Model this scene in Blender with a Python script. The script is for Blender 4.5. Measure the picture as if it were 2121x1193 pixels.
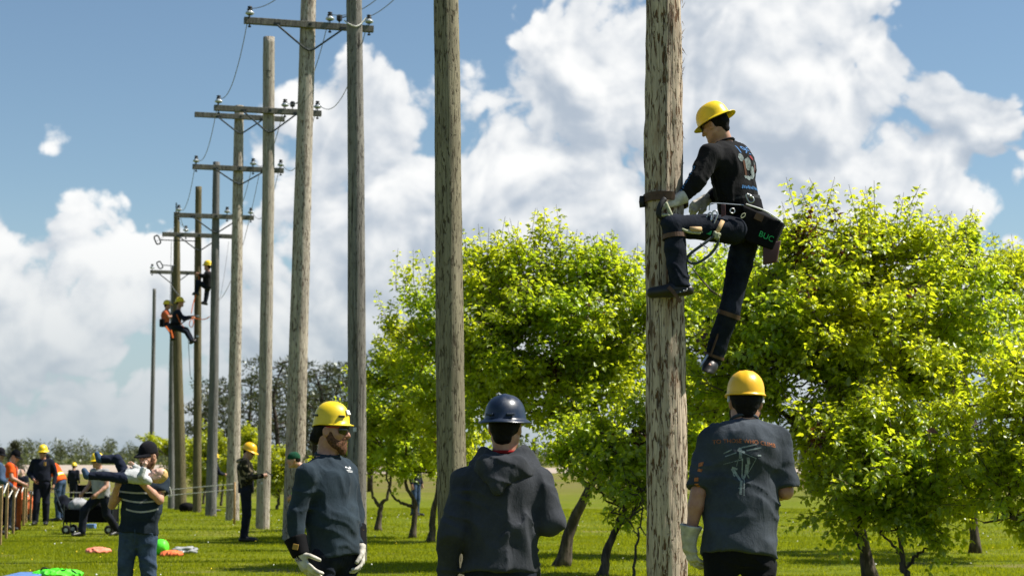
import bpy, bmesh, math, random
import numpy as np
from mathutils import Vector, Matrix
from mathutils.bvhtree import BVHTree

scene = bpy.context.scene
for o in list(bpy.data.objects):
    bpy.data.objects.remove(o, do_unlink=True)
COL = scene.collection
R = math.radians
rng = np.random.default_rng(7)
random.seed(7)

# ------------------------------------------------------------------ camera
FPX, CX, CY, CAMH = 3600.0, 1060.5, 596.5, 1.5
PITCH = math.atan((950.0 - CY) / FPX)
cam_data = bpy.data.cameras.new('camera')
cam = bpy.data.objects.new('camera', cam_data)
COL.objects.link(cam)
cam.location = (0, 0, CAMH)
cam.rotation_euler = (math.pi / 2 + PITCH, 0, 0)
cam_data.sensor_width = 36.0
cam_data.lens = FPX * 36.0 / 2121.0
cam_data.clip_start = 0.1
cam_data.clip_end = 5000
cam_data.dof.use_dof = True
cam_data.dof.focus_distance = 11.5
cam_data.dof.aperture_fstop = 4.5
scene.camera = cam

# ------------------------------------------------------------------ light
SUN_AZ, SUN_EL = R(83), R(54)          # azimuth from +Y towards +X
SUN_DIR = Vector((math.sin(SUN_AZ) * math.cos(SUN_EL), math.cos(SUN_AZ) * math.cos(SUN_EL), math.sin(SUN_EL)))
sl = bpy.data.lights.new('sun', 'SUN')
sl.energy = 5.0
sl.angle = R(0.53)
sl.color = (1.0, 0.95, 0.86)
sun = bpy.data.objects.new('sun', sl)
COL.objects.link(sun)
sun.rotation_euler = SUN_DIR.to_track_quat('Z', 'Y').to_euler()
sun.location = (20, 10, 30)

scene.view_settings.view_transform = 'Standard'
scene.view_settings.look = 'None'
scene.view_settings.exposure = 0.78
scene.view_settings.gamma = 1.0
scene.view_settings.use_curve_mapping = False
scene.render.engine = 'CYCLES'
scene.cycles.use_denoising = True
scene.cycles.max_bounces = 8
scene.cycles.transparent_max_bounces = 8
scene.cycles.caustics_reflective = False
scene.cycles.caustics_refractive = False

def at(px, py, Y):
    """the point at world depth Y that the photograph shows at that pixel"""
    u = (px - CX) / FPX
    v = (CY - py) / FPX
    c, s = math.cos(PITCH), math.sin(PITCH)
    d = Vector((u, c - v * s, s + v * c))
    k = Y / d.y
    return Vector((d.x * k, Y, CAMH + d.z * k))

def gz(x, y):
    """ground height: flat lawn with a shallow dip beyond 40 m"""
    def ss(a, b, t):
        t = np.clip((t - a) / (b - a), 0, 1)
        return t * t * (3 - 2 * t)
    return -0.42 * ss(42, 78, y) * (1 - ss(95, 170, y)) + 0.0 * x

def ground(px, Y):
    x = (px - CX) / FPX * Y * 1.0
    return Vector((x, Y, float(gz(x, Y))))

# ------------------------------------------------------------------ world: sky with cumulus
world = bpy.data.worlds.new('World')
scene.world = world
world.use_nodes = True

class NT:
    """small helper for node trees"""
    def __init__(self, tree):
        self.t = tree
    def n(self, typ, **kw):
        nd = self.t.nodes.new(typ)
        for k, v in kw.items():
            setattr(nd, k, v)
        return nd
    def link(self, a, b):
        self.t.links.new(a, b)
    def put(self, sock, val):
        if hasattr(val, 'default_value') or hasattr(val, 'is_linked'):
            self.link(val, sock)
        else:
            sock.default_value = val
    def math(self, op, a, b=None, c=None, clamp=False):
        nd = self.n('ShaderNodeMath', operation=op, use_clamp=clamp)
        self.put(nd.inputs[0], a)
        if b is not None: self.put(nd.inputs[1], b)
        if c is not None: self.put(nd.inputs[2], c)
        return nd.outputs[0]
    def vmath(self, op, a, b=None, out=0):
        nd = self.n('ShaderNodeVectorMath', operation=op)
        self.put(nd.inputs[0], a)
        if b is not None: self.put(nd.inputs[1], b)
        return nd.outputs[out]
    def mapr(self, x, a, b, c=0.0, d=1.0, interp='SMOOTHSTEP'):
        nd = self.n('ShaderNodeMapRange', interpolation_type=interp)
        self.put(nd.inputs['Value'], x)
        self.put(nd.inputs['From Min'], a); self.put(nd.inputs['From Max'], b)
        self.put(nd.inputs['To Min'], c); self.put(nd.inputs['To Max'], d)
        return nd.outputs[0]
    def mix(self, f, a, b, blend='MIX'):
        nd = self.n('ShaderNodeMix', data_type='RGBA', blend_type=blend)
        self.put(nd.inputs[0], f); self.put(nd.inputs[6], a); self.put(nd.inputs[7], b)
        return nd.outputs[2]
    def noise(self, vec, scale, detail=4, rough=0.55, dist=0.0, out='Fac'):
        nd = self.n('ShaderNodeTexNoise')
        if vec is not None: self.link(vec, nd.inputs['Vector'])
        nd.inputs['Scale'].default_value = scale
        nd.inputs['Detail'].default_value = detail
        nd.inputs['Roughness'].default_value = rough
        nd.inputs['Distortion'].default_value = dist
        return nd.outputs[out]
    def mapping(self, vec, scale=(1, 1, 1), loc=(0, 0, 0), rot=(0, 0, 0)):
        nd = self.n('ShaderNodeMapping')
        self.link(vec, nd.inputs['Vector'])
        nd.inputs['Scale'].default_value = scale
        nd.inputs['Location'].default_value = loc
        nd.inputs['Rotation'].default_value = rot
        return nd.outputs[0]

def sky_dir(px, py):
    return (at(px, py, 100.0) - Vector((0, 0, CAMH))).normalized()

# cloud banks: where the cumulus stand and where the blue shows (pixel, pixel, radius in pixels, weight)
CLOUDS = [(1060, 760, 1350, .27),                                   # the broken deck towards the horizon
          (40, 470, 230, .12), (330, 430, 230, .16), (550, 230, 130, .20), (690, 300, 210, .20), (940, 230, 250, .22), (1180, 330, 300, .24), (1080, 420, 160, .1),
          (1290, 130, 270, .22), (1560, 190, 330, .26), (1830, 320, 300, .26), (1430, 0, 230, .20), (1700, 0, 190, .20), (1990, 360, 230, .20), (1500, 480, 480, .16),
          (700, 520, 350, .10), (140, 225, 110, .27), (2100, 90, 80, .14), (1060, 520, 260, .06), (150, 700, 400, .08),
          (230, 90, 420, -.35), (720, -40, 300, -.34), (1030, 10, 120, -.22), (330, 215, 180, -.16), (1950, 95, 150, -.42), (2110, 200, 130, -.22),
          (1000, 430, 70, -.10), (1440, 130, 210, .40), (1610, 30, 160, .30), (1250, 60, 150, .15), (1300, 130, 150, .38), (1570, 145, 150, .40), (1900, 330, 200, .22), (2010, 420, 160, .15), (1000, 400, 120, .1)]
def cloud_group(name, kind):
    grp = bpy.data.node_groups.new(name, 'ShaderNodeTree')
    grp.interface.new_socket('Vector', in_out='INPUT', socket_type='NodeSocketVector')
    grp.interface.new_socket('Density', in_out='OUTPUT', socket_type='NodeSocketFloat')
    g = NT(grp)
    gi = g.n('NodeGroupInput'); go = g.n('NodeGroupOutput')
    v = gi.outputs[0]
    if kind != 'bank':
        vm = g.mapping(v, (1, 1, 1.1), (6.1, 6.4, 1.2))
        n1 = g.noise(vm, 6.0, 9 if kind == 'fine' else 2, 0.60, 0.0)
        dens = g.math('MULTIPLY', g.math('SUBTRACT', n1, 0.5), 0.95)
        if kind == 'fine':
            vo = g.n('ShaderNodeTexVoronoi', feature='F1')
            warp = g.noise(vm, 16, 1, 0.5, 0, 'Color')
            vw = g.vmath('ADD', vm, g.vmath('MULTIPLY', warp, (0.07, 0.07, 0.07)))
            g.link(vw, vo.inputs['Vector'])
            vo.inputs['Scale'].default_value = 15
            vo.inputs['Detail'].default_value = 3
            vo.inputs['Roughness'].default_value = 0.55
            dens = g.math('ADD', dens, g.math('MULTIPLY', g.math('SUBTRACT', 0.42, vo.outputs['Distance']), 0.34))
    else:
        dens = 0.02
        for (px, py, rad, w) in CLOUDS:
            d = sky_dir(px, py)
            dot = g.vmath('DOT_PRODUCT', v, tuple(d), out=1)
            a = rad / FPX
            m = g.mapr(dot, math.cos(a * 1.25), math.cos(a * 0.25), 0.0, w)
            dens = g.math('ADD', dens, m)
    if kind == 'bank':
        dens = g.math('SMOOTH_MIN', dens, 0.36, 0.25)
    g.link(dens, go.inputs[0])
    return grp
GRP_FINE = cloud_group('cloud_detail', 'fine')
GRP_SOFT = cloud_group('cloud_soft', 'soft')
GRP_BANK = cloud_group('cloud_bank', 'bank')

w_ = NT(world.node_tree)
world.node_tree.nodes.clear()
tc = w_.n('ShaderNodeTexCoord')
sky = w_.n('ShaderNodeTexSky', sky_type='NISHITA')
sky.sun_disc = False
sky.sun_elevation = SUN_EL
sky.sun_rotation = SUN_AZ
sky.altitude = 300
sky.air_density = 1.0
sky.dust_density = 0.4
sky.ozone_density = 1.0
V = w_.vmath('NORMALIZE', tc.outputs['Generated'])
def dens_at(vec, grp):
    nd = w_.n('ShaderNodeGroup'); nd.node_tree = grp
    w_.link(vec, nd.inputs[0])
    return nd.outputs[0]
N0 = dens_at(V, GRP_FINE)
B0 = dens_at(V, GRP_BANK)
N1 = dens_at(w_.vmath('ADD', V, (0.007, 0, 0.013)), GRP_FINE)
UP = w_.vmath('ADD', V, (0.016, 0, 0.034))
d2 = w_.math('ADD', dens_at(UP, GRP_SOFT), dens_at(UP, GRP_BANK))
d0 = w_.math('ADD', N0, B0)
cover = w_.mapr(d0, 0.0, 0.07)
# how much cloud stands above and sunward of this point: billows (fine) and banks (broad)
relief = w_.math('MULTIPLY', w_.math('SUBTRACT', N1, N0), 3.0)
broad = w_.mapr(d2, 0.0, 0.52, -0.12, 0.62)
shade = w_.mapr(w_.math('ADD', relief, broad), -0.22, 1.10)
sep = w_.n('ShaderNodeSeparateXYZ'); w_.link(V, sep.inputs[0])
lit = w_.mix(shade, (8.9, 8.9, 8.8, 1), (4.0, 4.6, 5.4, 1))
# distant cloud near the horizon goes greyer and bluer
hz = w_.mapr(sep.outputs[2], -0.01, 0.15)
lit = w_.mix(w_.math('MULTIPLY', w_.math('SUBTRACT', 1.0, hz), 0.8), lit, (3.5, 4.15, 4.6, 1))
skyc = w_.mix(1.0, sky.outputs[0], (0.88, 0.95, 0.95, 1), 'MULTIPLY')
skyc = w_.mix(w_.mapr(sep.outputs[2], 0.16, -0.02, 0.0, 0.9), skyc, (3.6, 4.6, 5.4, 1))
colr = w_.mix(w_.math('MULTIPLY', cover, 0.97), skyc, lit)
bg = w_.n('ShaderNodeBackground')
w_.link(colr, bg.inputs[0])
bg.inputs[1].default_value = 0.068
wo = w_.n('ShaderNodeOutputWorld')
w_.link(bg.outputs[0], wo.inputs[0])
world.cycles.sampling_method = 'MANUAL'
world.cycles.sample_map_resolution = 512

# ------------------------------------------------------------------ helpers: objects
def tag(o, label=None, cat=None, group=None, kind=None):
    if label: o['label'] = label
    if cat: o['category'] = cat
    if group: o['group'] = group
    if kind: o['kind'] = kind
    return o

def empty(name, loc, label=None, cat=None, group=None):
    o = bpy.data.objects.new(name, None)
    o.empty_display_size = 0.2
    o.location = loc
    COL.objects.link(o)
    return tag(o, label, cat, group)

def mesh_obj(name, verts, faces, mats, parent=None, smooth=True, origin=None, mat_idx=None):
    """verts in world coordinates; origin (or the parent's location) becomes the object's origin"""
    me = bpy.data.meshes.new(name)
    verts = np.asarray(verts, dtype=np.float64).reshape(-1, 3)
    if parent is not None:
        base = np.array(world_loc(parent))
    else:
        base = np.array(origin if origin is not None else (0, 0, 0), dtype=float)
    verts = verts - base
    if isinstance(faces, np.ndarray):
        nf, k = faces.shape
        me.vertices.add(len(verts)); me.vertices.foreach_set('co', verts.ravel())
        me.loops.add(nf * k); me.loops.foreach_set('vertex_index', faces.astype(np.int32).ravel())
        me.polygons.add(nf); me.polygons.foreach_set('loop_start', np.arange(0, nf * k, k, dtype=np.int32))
        me.update(calc_edges=True)
    else:
        me.from_pydata([tuple(p) for p in verts], [], faces)
        me.update()
    if not isinstance(mats, (list, tuple)): mats = [mats]
    for m in mats: me.materials.append(m)
    if smooth and len(me.polygons):
        me.polygons.foreach_set('use_smooth', np.ones(len(me.polygons), dtype=bool))
    if mat_idx is not None:
        me.polygons.foreach_set('material_index', np.asarray(mat_idx, dtype=np.int32))
    o = bpy.data.objects.new(name, me)
    COL.objects.link(o)
    if parent is not None:
        o.parent = parent
    else:
        o.location = base
    return o

def world_loc(o):
    v = Vector(o.location)
    p = o.parent
    while p is not None:
        v = v + Vector(p.location); p = p.parent
    return v

def attr(o, name, data):
    a = o.data.attributes.new(name, 'FLOAT', 'POINT')
    a.data.foreach_set('value', np.asarray(data, dtype=np.float32))

class MB:
    """collects simple shapes for one mesh"""
    def __init__(self):
        self.v = []; self.f = []; self.m = []
    def add(self, verts, faces, mi=0):
        b = len(self.v)
        self.v += [tuple(p) for p in verts]
        self.f += [tuple(i + b for i in f) for f in faces]
        self.m += [mi] * len(faces)
    def box(self, c, size, ax=None, mi=0, bevel=0.0):
        c = Vector(c); x, y, z = ax if ax else (Vector((1, 0, 0)), Vector((0, 1, 0)), Vector((0, 0, 1)))
        hx, hy, hz = size[0] / 2, size[1] / 2, size[2] / 2
        if bevel <= 0:
            vs = [c + x * (sx * hx) + y * (sy * hy) + z * (sz * hz) for sx in (-1, 1) for sy in (-1, 1) for sz in (-1, 1)]
            fs = [(0, 1, 3, 2), (4, 6, 7, 5), (0, 4, 5, 1), (2, 3, 7, 6), (0, 2, 6, 4), (1, 5, 7, 3)]
            self.add(vs, fs, mi)
        else:
            bm = bmesh.new()
            bmesh.ops.create_cube(bm, size=1)
            for w in bm.verts: w.co = Vector((w.co.x * size[0], w.co.y * size[1], w.co.z * size[2]))
            bmesh.ops.bevel(bm, geom=bm.edges[:], offset=bevel, segments=2, affect='EDGES', profile=0.5)
            bm.verts.index_update()
            self.add([c + x * w.co.x + y * w.co.y + z * w.co.z for w in bm.verts], [[w.index for w in f.verts] for f in bm.faces], mi)
            bm.free()
    def tube(self, pts, rad, seg=8, mi=0, caps=True, flat=None):
        pts = [Vector(p) for p in pts]
        n = len(pts)
        rads = rad if isinstance(rad, (list, tuple, np.ndarray)) else [rad] * n
        t0 = (pts[1] - pts[0]).normalized()
        ref = Vector((0, 0, 1)) if abs(t0.z) < 0.9 else Vector((1, 0, 0))
        u = t0.cross(ref).normalized()
        vs = []
        for i, p in enumerate(pts):
            if i == 0: t = t0
            elif i == n - 1: t = (pts[-1] - pts[-2]).normalized()
            else: t = ((pts[i + 1] - p).normalized() + (p - pts[i - 1]).normalized()).normalized()
            u = (u - t * u.dot(t)).normalized()
            w = t.cross(u)
            for k in range(seg):
                a = 2 * math.pi * k / seg
                vs.append(p + (u * math.cos(a) + w * math.sin(a) * (flat or 1.0)) * rads[i])
        fs = []
        for i in range(n - 1):
            for k in range(seg):
                a = i * seg + k; b = i * seg + (k + 1) % seg
                fs.append((a, b, b + seg, a + seg))
        if caps:
            fs.append(tuple(range(seg))[::-1]); fs.append(tuple((n - 1) * seg + k for k in range(seg)))
        self.add(vs, fs, mi)
    def strap(self, pts, normals, width, thick, mi=0):
        """flat band along pts; normals point out of the band"""
        n = len(pts); vs = []
        for i in range(n):
            p = Vector(pts[i]); nn = Vector(normals[i]).normalized()
            t = (Vector(pts[min(i + 1, n - 1)]) - Vector(pts[max(i - 1, 0)])).normalized()
            w = t.cross(nn).normalized()
            for (a, b) in ((-1, -1), (1, -1), (1, 1), (-1, 1)):
                vs.append(p + w * (a * width / 2) + nn * (b * thick / 2))
        fs = []
        for i in range(n - 1):
            for k in range(4):
                a = i * 4 + k; b = i * 4 + (k + 1) % 4
                fs.append((a, b, b + 4, a + 4))
        fs.append((3, 2, 1, 0)); fs.append(tuple((n - 1) * 4 + k for k in range(4)))
        self.add(vs, fs, mi)
    def lathe(self, c, prof, seg=16, axis=(0, 0, 1), mi=0, mis=None):
        c = Vector(c); z = Vector(axis).normalized()
        x = z.orthogonal().normalized(); y = z.cross(x)
        vs = []
        for (r, h) in prof:
            for k in range(seg):
                a = 2 * math.pi * k / seg
                vs.append(c + z * h + (x * math.cos(a) + y * math.sin(a)) * r)
        b = len(self.v)
        self.v += [tuple(p) for p in vs]
        for i in range(len(prof) - 1):
            for k in range(seg):
                a = b + i * seg + k; d = b + i * seg + (k + 1) % seg
                self.f.append((a, d, d + seg, a + seg)); self.m.append(mis[i] if mis else mi)
        self.f.append(tuple(b + k for k in range(seg))[::-1]); self.m.append(mis[0] if mis else mi)
        self.f.append(tuple(b + (len(prof) - 1) * seg + k for k in range(seg))); self.m.append(mis[-1] if mis else mi)
    def build(self, name, mats, parent=None, smooth=False, origin=None):
        o = mesh_obj(name, self.v, self.f, mats, parent, smooth, origin, self.m)
        return o

def curve_pts(ctrl, n=24):
    """Catmull-Rom through the control points"""
    P = [Vector(p) for p in ctrl]
    P = [P[0] * 2 - P[1]] + P + [P[-1] * 2 - P[-2]]
    out = []; m = len(P) - 3
    for s in range(m):
        a, b, c, d = P[s:s + 4]
        k = max(2, n // m)
        for i in range(k):
            t = i / k
            out.append(0.5 * ((2 * b) + (c - a) * t + (2 * a - 5 * b + 4 * c - d) * t * t + (3 * b - a - 3 * c + d) * t ** 3))
    out.append(P[-2])
    return out

# ------------------------------------------------------------------ helpers: numpy value noise
_tab = np.random.default_rng(3).random((32, 32, 32)).astype(np.float32)
def vnoise(p):
    """p (n,3) -> value noise 0..1"""
    i = np.floor(p).astype(np.int64); f = (p - i).astype(np.float32)
    f = f * f * (3 - 2 * f)
    x0, y0, z0 = (i & 31).T; x1, y1, z1 = ((i + 1) & 31).T
    fx, fy, fz = f.T
    def L(a, b, t): return a + (b - a) * t
    return L(L(L(_tab[x0, y0, z0], _tab[x1, y0, z0], fx), L(_tab[x0, y1, z0], _tab[x1, y1, z0], fx), fy),
             L(L(_tab[x0, y0, z1], _tab[x1, y0, z1], fx), L(_tab[x0, y1, z1], _tab[x1, y1, z1], fx), fy), fz)

# ------------------------------------------------------------------ materials
MATS = {}
def mat(name, rough=0.6, spec=0.4):
    m = bpy.data.materials.new(name)
    m.use_nodes = True
    t = NT(m.node_tree)
    b = m.node_tree.nodes['Principled BSDF']
    b.inputs['Roughness'].default_value = rough
    b.inputs['Specular IOR Level'].default_value = spec
    MATS[name] = m
    return m, t, b

def bump(t, b, h, strength=0.3, dist=0.01):
    nd = t.n('ShaderNodeBump')
    nd.inputs['Strength'].default_value = strength
    nd.inputs['Distance'].default_value = dist
    t.link(h, nd.inputs['Height'])
    t.link(nd.outputs[0], b.inputs['Normal'])

def objco(t):
    return t.n('ShaderNodeTexCoord').outputs['Object']

def m_simple(name, col, rough=0.6, spec=0.4, var=0.15, scale=12, bmp=0.0, metal=0.0, bscale=60):
    m, t, b = mat(name, rough, spec)
    co = objco(t)
    n = t.noise(co, scale, 4, 0.6)
    c1 = tuple(c * (1 - var) for c in col) + (1,); c2 = tuple(min(1, c * (1 + var)) for c in col) + (1,)
    t.link(t.mix(t.mapr(n, 0.3, 0.7), c1, c2), b.inputs['Base Color'])
    b.inputs['Metallic'].default_value = metal
    if bmp: bump(t, b, t.noise(co, bscale, 3, 0.6), bmp, 0.004)
    return m

def m_fabric(name, col, fade=0.25, rough=0.95, weave=420, sheen=0.03, wr=0.25):
    m, t, b = mat(name, rough, 0.12)
    co = objco(t)
    n = t.noise(co, 5, 5, 0.6)
    n2 = t.noise(co, 55, 3, 0.7)
    c1 = tuple(c * (1 - fade) for c in col) + (1,); c2 = tuple(min(1, c * (1 + fade)) for c in col) + (1,)
    cc = t.mix(t.mapr(n, 0.32, 0.68), c1, c2)
    cc = t.mix(t.math('MULTIPLY', t.mapr(n2, 0.45, 0.75), 0.25), cc, tuple(min(1, c * 1.6 + 0.004) for c in col) + (1,))
    t.link(cc, b.inputs['Base Color'])
    b.inputs['Sheen Weight'].default_value = sheen
    b.inputs['Sheen Roughness'].default_value = 0.5
    fold = t.noise(t.mapping(co, (1, 1, 0.45)), 16, 4, 0.55, 1.2)
    w = t.noise(co, weave, 2, 0.5)
    cr = t.noise(t.mapping(co, (1, 1, 0.6), (2, 3, 1), (0.5, 0.4, 0.3)), 26, 3, 0.5, 1.6)
    cr = t.mapr(t.math('ABSOLUTE', t.math('SUBTRACT', cr, 0.5)), 0.10, 0.0)
    h = t.math('ADD', t.math('MULTIPLY', fold, wr * 1.3), t.math('ADD', t.math('MULTIPLY', cr, 0.02), t.math('MULTIPLY', w, 0.06)))
    bump(t, b, h, 0.5, 0.035)
    return m

def m_denim(name, col, seam=0.3):
    m, t, b = mat(name, 0.9, 0.12)
    co = objco(t)
    n = t.noise(co, 6, 5, 0.65)
    st = t.noise(t.mapping(co, (240, 240, 30)), 1.0, 2, 0.5)
    c1 = tuple(c * 0.6 for c in col) + (1,); c2 = tuple(min(1, c * 1.5 + 0.01) for c in col) + (1,)
    cc = t.mix(t.mapr(n, 0.3, 0.75), c1, c2)
    cc = t.mix(t.math('MULTIPLY', st, 0.3), cc, c2)
    t.link(cc, b.inputs['Base Color'])
    fold = t.noise(t.mapping(co, (1, 1, 0.6)), 18, 4, 0.55, 1.0)
    bump(t, b, t.math('ADD', fold, t.math('MULTIPLY', st, 0.1)), 0.45, 0.02)
    return m

def m_skin(name, col):
    m, t, b = mat(name, 0.5, 0.4)
    co = objco(t)
    n = t.noise(co, 18, 4, 0.6)
    c1 = (col[0] * 0.85, col[1] * 0.72, col[2] * 0.68, 1); c2 = (min(1, col[0] * 1.1), col[1] * 1.08, col[2] * 1.05, 1)
    t.link(t.mix(t.mapr(n, 0.3, 0.7), c1, c2), b.inputs['Base Color'])
    b.inputs['Subsurface Weight'].default_value = 0.12
    b.inputs['Subsurface Radius'].default_value = (0.012, 0.004, 0.002)
    b.inputs['Subsurface Scale'].default_value = 1.0
    bump(t, b, t.noise(co, 160, 3, 0.6), 0.15, 0.003)
    return m

def m_pole(name, base, dark, fleck, fleck_amt=0.5, crack=0.4, patch=0.0):
    """weathered wood: vertical grain, checks, bark flecks"""
    m, t, b = mat(name, 0.85, 0.2)
    co = t.vmath('ADD', objco(t), t.vmath('MULTIPLY', t.n('ShaderNodeObjectInfo').outputs['Location'], (3.7, 1.9, 0.0)))
    big = t.noise(t.mapping(co, (1, 1, 0.35)), 3.0, 4, 0.6)
    grain = t.noise(t.mapping(co, (26, 26, 1.3)), 1.0, 6, 0.65)
    fl = t.noise(t.mapping(co, (52, 52, 10), (5, 1, 2)), 1.0, 3, 0.6, 0.5)
    fl2 = t.noise(t.mapping(co, (14, 14, 3.0), (9, 2, 7)), 1.0, 4, 0.6)
    ck = t.noise(t.mapping(co, (20, 20, 0.42), (3, 8, 1)), 1.0, 2, 0.5, 0.15)
    c = t.mix(t.mapr(grain, 0.3, 0.7), tuple(x * 0.72 for x in base) + (1,), tuple(min(1, x * 1.18) for x in base) + (1,))
    c = t.mix(t.math('MULTIPLY', t.mapr(big, 0.45, 0.7), 0.55), c, tuple(x * 0.6 for x in base) + (1,))
    fm = t.math('MULTIPLY', t.mapr(fl, 0.60 - 0.08 * fleck_amt, 0.66 - 0.06 * fleck_amt), t.mapr(fl2, 0.36, 0.5))
    c = t.mix(t.math('MULTIPLY', fm, min(1.0, 0.35 + fleck_amt)), c, tuple(fleck) + (1,))
    cm = t.mapr(t.math('ABSOLUTE', t.math('SUBTRACT', ck, 0.5)), 0.016, 0.0)
    c = t.mix(t.math('MULTIPLY', cm, crack), c, tuple(dark) + (1,))
    kv = t.n('ShaderNodeTexVoronoi', feature='F1'); t.link(t.mapping(co, (5.5, 5.5, 1.5), (2, 2, 5)), kv.inputs['Vector']); kv.inputs['Scale'].default_value = 1.0
    kn = t.mapr(kv.outputs['Distance'], 0.10, 0.05)
    c = t.mix(t.math('MULTIPLY', kn, 0.75), c, tuple(dark) + (1,))
    if patch:
        pm = t.mapr(t.noise(t.mapping(co, (7, 7, 2.2), (1, 5, 3)), 1.0, 5, 0.65), 0.56, 0.62)
        c = t.mix(t.math('MULTIPLY', pm, patch), c, (fleck[0] * 1.6, fleck[1] * 1.3, fleck[2] * 1.1, 1))
    t.link(c, b.inputs['Base Color'])
    h = t.math('SUBTRACT', t.math('MULTIPLY', grain, 0.5), t.math('ADD', t.math('MULTIPLY', cm, 0.9 * crack), t.math('MULTIPLY', fm, 0.5)))
    bump(t, b, h, 0.9, 0.02)
    return m

def m_leaf(name, c_lo, c_hi, c_trans, red=0.0, gloss=0.05, tlo=None):
    m = bpy.data.materials.new(name)
    m.use_nodes = True
    t = NT(m.node_tree)
    m.node_tree.nodes.clear()
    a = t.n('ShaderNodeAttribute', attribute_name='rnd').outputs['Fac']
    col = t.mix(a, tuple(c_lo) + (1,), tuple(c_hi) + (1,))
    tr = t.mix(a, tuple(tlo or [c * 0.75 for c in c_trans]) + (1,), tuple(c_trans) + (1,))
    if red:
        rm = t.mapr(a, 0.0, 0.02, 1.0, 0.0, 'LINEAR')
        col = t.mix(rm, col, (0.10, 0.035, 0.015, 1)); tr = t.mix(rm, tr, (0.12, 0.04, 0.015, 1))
    d = t.n('ShaderNodeBsdfDiffuse'); t.link(col, d.inputs[0])
    x = t.n('ShaderNodeBsdfTranslucent'); t.link(tr, x.inputs[0])
    gl = t.n('ShaderNodeBsdfGlossy'); gl.inputs['Roughness'].default_value = 0.38
    gl.inputs[0].default_value = (0.8, 0.85, 0.8, 1)
    m1 = t.n('ShaderNodeMixShader'); m1.inputs[0].default_value = 0.60
    t.link(d.outputs[0], m1.inputs[1]); t.link(x.outputs[0], m1.inputs[2])
    m2 = t.n('ShaderNodeMixShader'); m2.inputs[0].default_value = gloss
    t.link(m1.outputs[0], m2.inputs[1]); t.link(gl.outputs[0], m2.inputs[2])
    out = t.n('ShaderNodeOutputMaterial'); t.link(m2.outputs[0], out.inputs[0])
    MATS[name] = m
    return m

def m_bark(name, col):
    m, t, b = mat(name, 0.9, 0.15)
    co = objco(t)
    n = t.noise(t.mapping(co, (16, 16, 4)), 1.0, 5, 0.65)
    t.link(t.mix(t.mapr(n, 0.35, 0.7), tuple(c * 0.45 for c in col) + (1,), tuple(c * 1.3 for c in col) + (1,)), b.inputs['Base Color'])
    bump(t, b, n, 0.8, 0.02)
    return m

# ================================================================== SETTING
# ------------------------------------------------------------------ lawn
m, t, b = mat('lawn_ground', 0.95, 0.1)
co = t.n('ShaderNodeTexCoord').outputs['Object']
n_big = t.noise(t.mapping(co, (0.35, 0.5, 1)), 1.0, 4, 0.6)
n_mid = t.noise(t.mapping(co, (1.2, 2.2, 1)), 1.0, 5, 0.65)
n_fin = t.noise(co, 22, 4, 0.7)
c = t.mix(t.mapr(n_mid, 0.3, 0.7), (0.0989, 0.1333, 0.0034, 1), (0.1634, 0.1935, 0.0052, 1))
c = t.mix(t.math('MULTIPLY', t.mapr(n_big, 0.5, 0.75), 0.7), c, (0.2322, 0.2236, 0.0172, 1))
c = t.mix(t.math('MULTIPLY', t.mapr(n_fin, 0.4, 0.7), 0.5), c, (0.0774, 0.0989, 0.0034, 1))
# mown strips of pale dry clippings
st = t.noise(t.mapping(co, (0.10, 1.1, 1), (3, 4, 0)), 1.0, 3, 0.6)
c = t.mix(t.math('MULTIPLY', t.mapr(st, 0.58, 0.68), 0.45), c, (0.2752, 0.2580, 0.0602, 1))
# worn patches where feet and kit have been
wp = t.math('MULTIPLY', t.mapr(t.noise(t.mapping(co, (0.45, 0.7, 1), (7, 2, 0)), 1.0, 5, 0.65), 0.56, 0.68), 0.75)
c = t.mix(wp, c, (0.20, 0.165, 0.07, 1))
# beyond the mown lawn: rough dry grass
sepn = t.n('ShaderNodeSeparateXYZ'); t.link(co, sepn.inputs[0])
far = t.mapr(sepn.outputs[1], 74, 110)
c = t.mix(t.math('MULTIPLY', far, t.mapr(t.noise(t.mapping(co, (0.03, 0.12, 1)), 1.0, 4, 0.6), 0.35, 0.6, 0.25, 0.9)), c, (0.15, 0.125, 0.045, 1))
t.link(c, b.inputs['Base Color'])
bump(t, b, t.math('ADD', n_fin, n_mid), 0.9, 0.05)

ys = np.concatenate([np.linspace(-30, 10, 9), np.linspace(12, 60, 60), np.linspace(62, 200, 70), np.linspace(210, 2500, 40)])
xs = np.concatenate([np.linspace(-1500, -60, 14), np.linspace(-55, 55, 90), np.linspace(60, 1500, 14)])
X, Yg = np.meshgrid(xs, ys)
und = (vnoise(np.stack([X.ravel() * 0.25, Yg.ravel() * 0.25, X.ravel() * 0], 1)) - 0.5).reshape(X.shape) * 0.05
Z = gz(X, Yg) + und * np.clip((Yg - 20) / 20, 0, 1) * (Yg < 200)
def height(x, y):
    u = (float(vnoise(np.array([[x * 0.25, y * 0.25, 0.0]]))[0]) - 0.5) * 0.05 * min(1, max(0, (y - 20) / 20)) * (y < 200)
    return float(gz(x, y)) + u
nx = len(xs); ny = len(ys)
idx = np.arange(nx * ny).reshape(ny, nx)
F = np.stack([idx[:-1, :-1], idx[:-1, 1:], idx[1:, 1:], idx[1:, :-1]], -1).reshape(-1, 4)
lawn = mesh_obj('lawn', np.stack([X, Yg, Z], -1).reshape(-1, 3), F, MATS['lawn_ground'])
tag(lawn, kind='structure')

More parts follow.
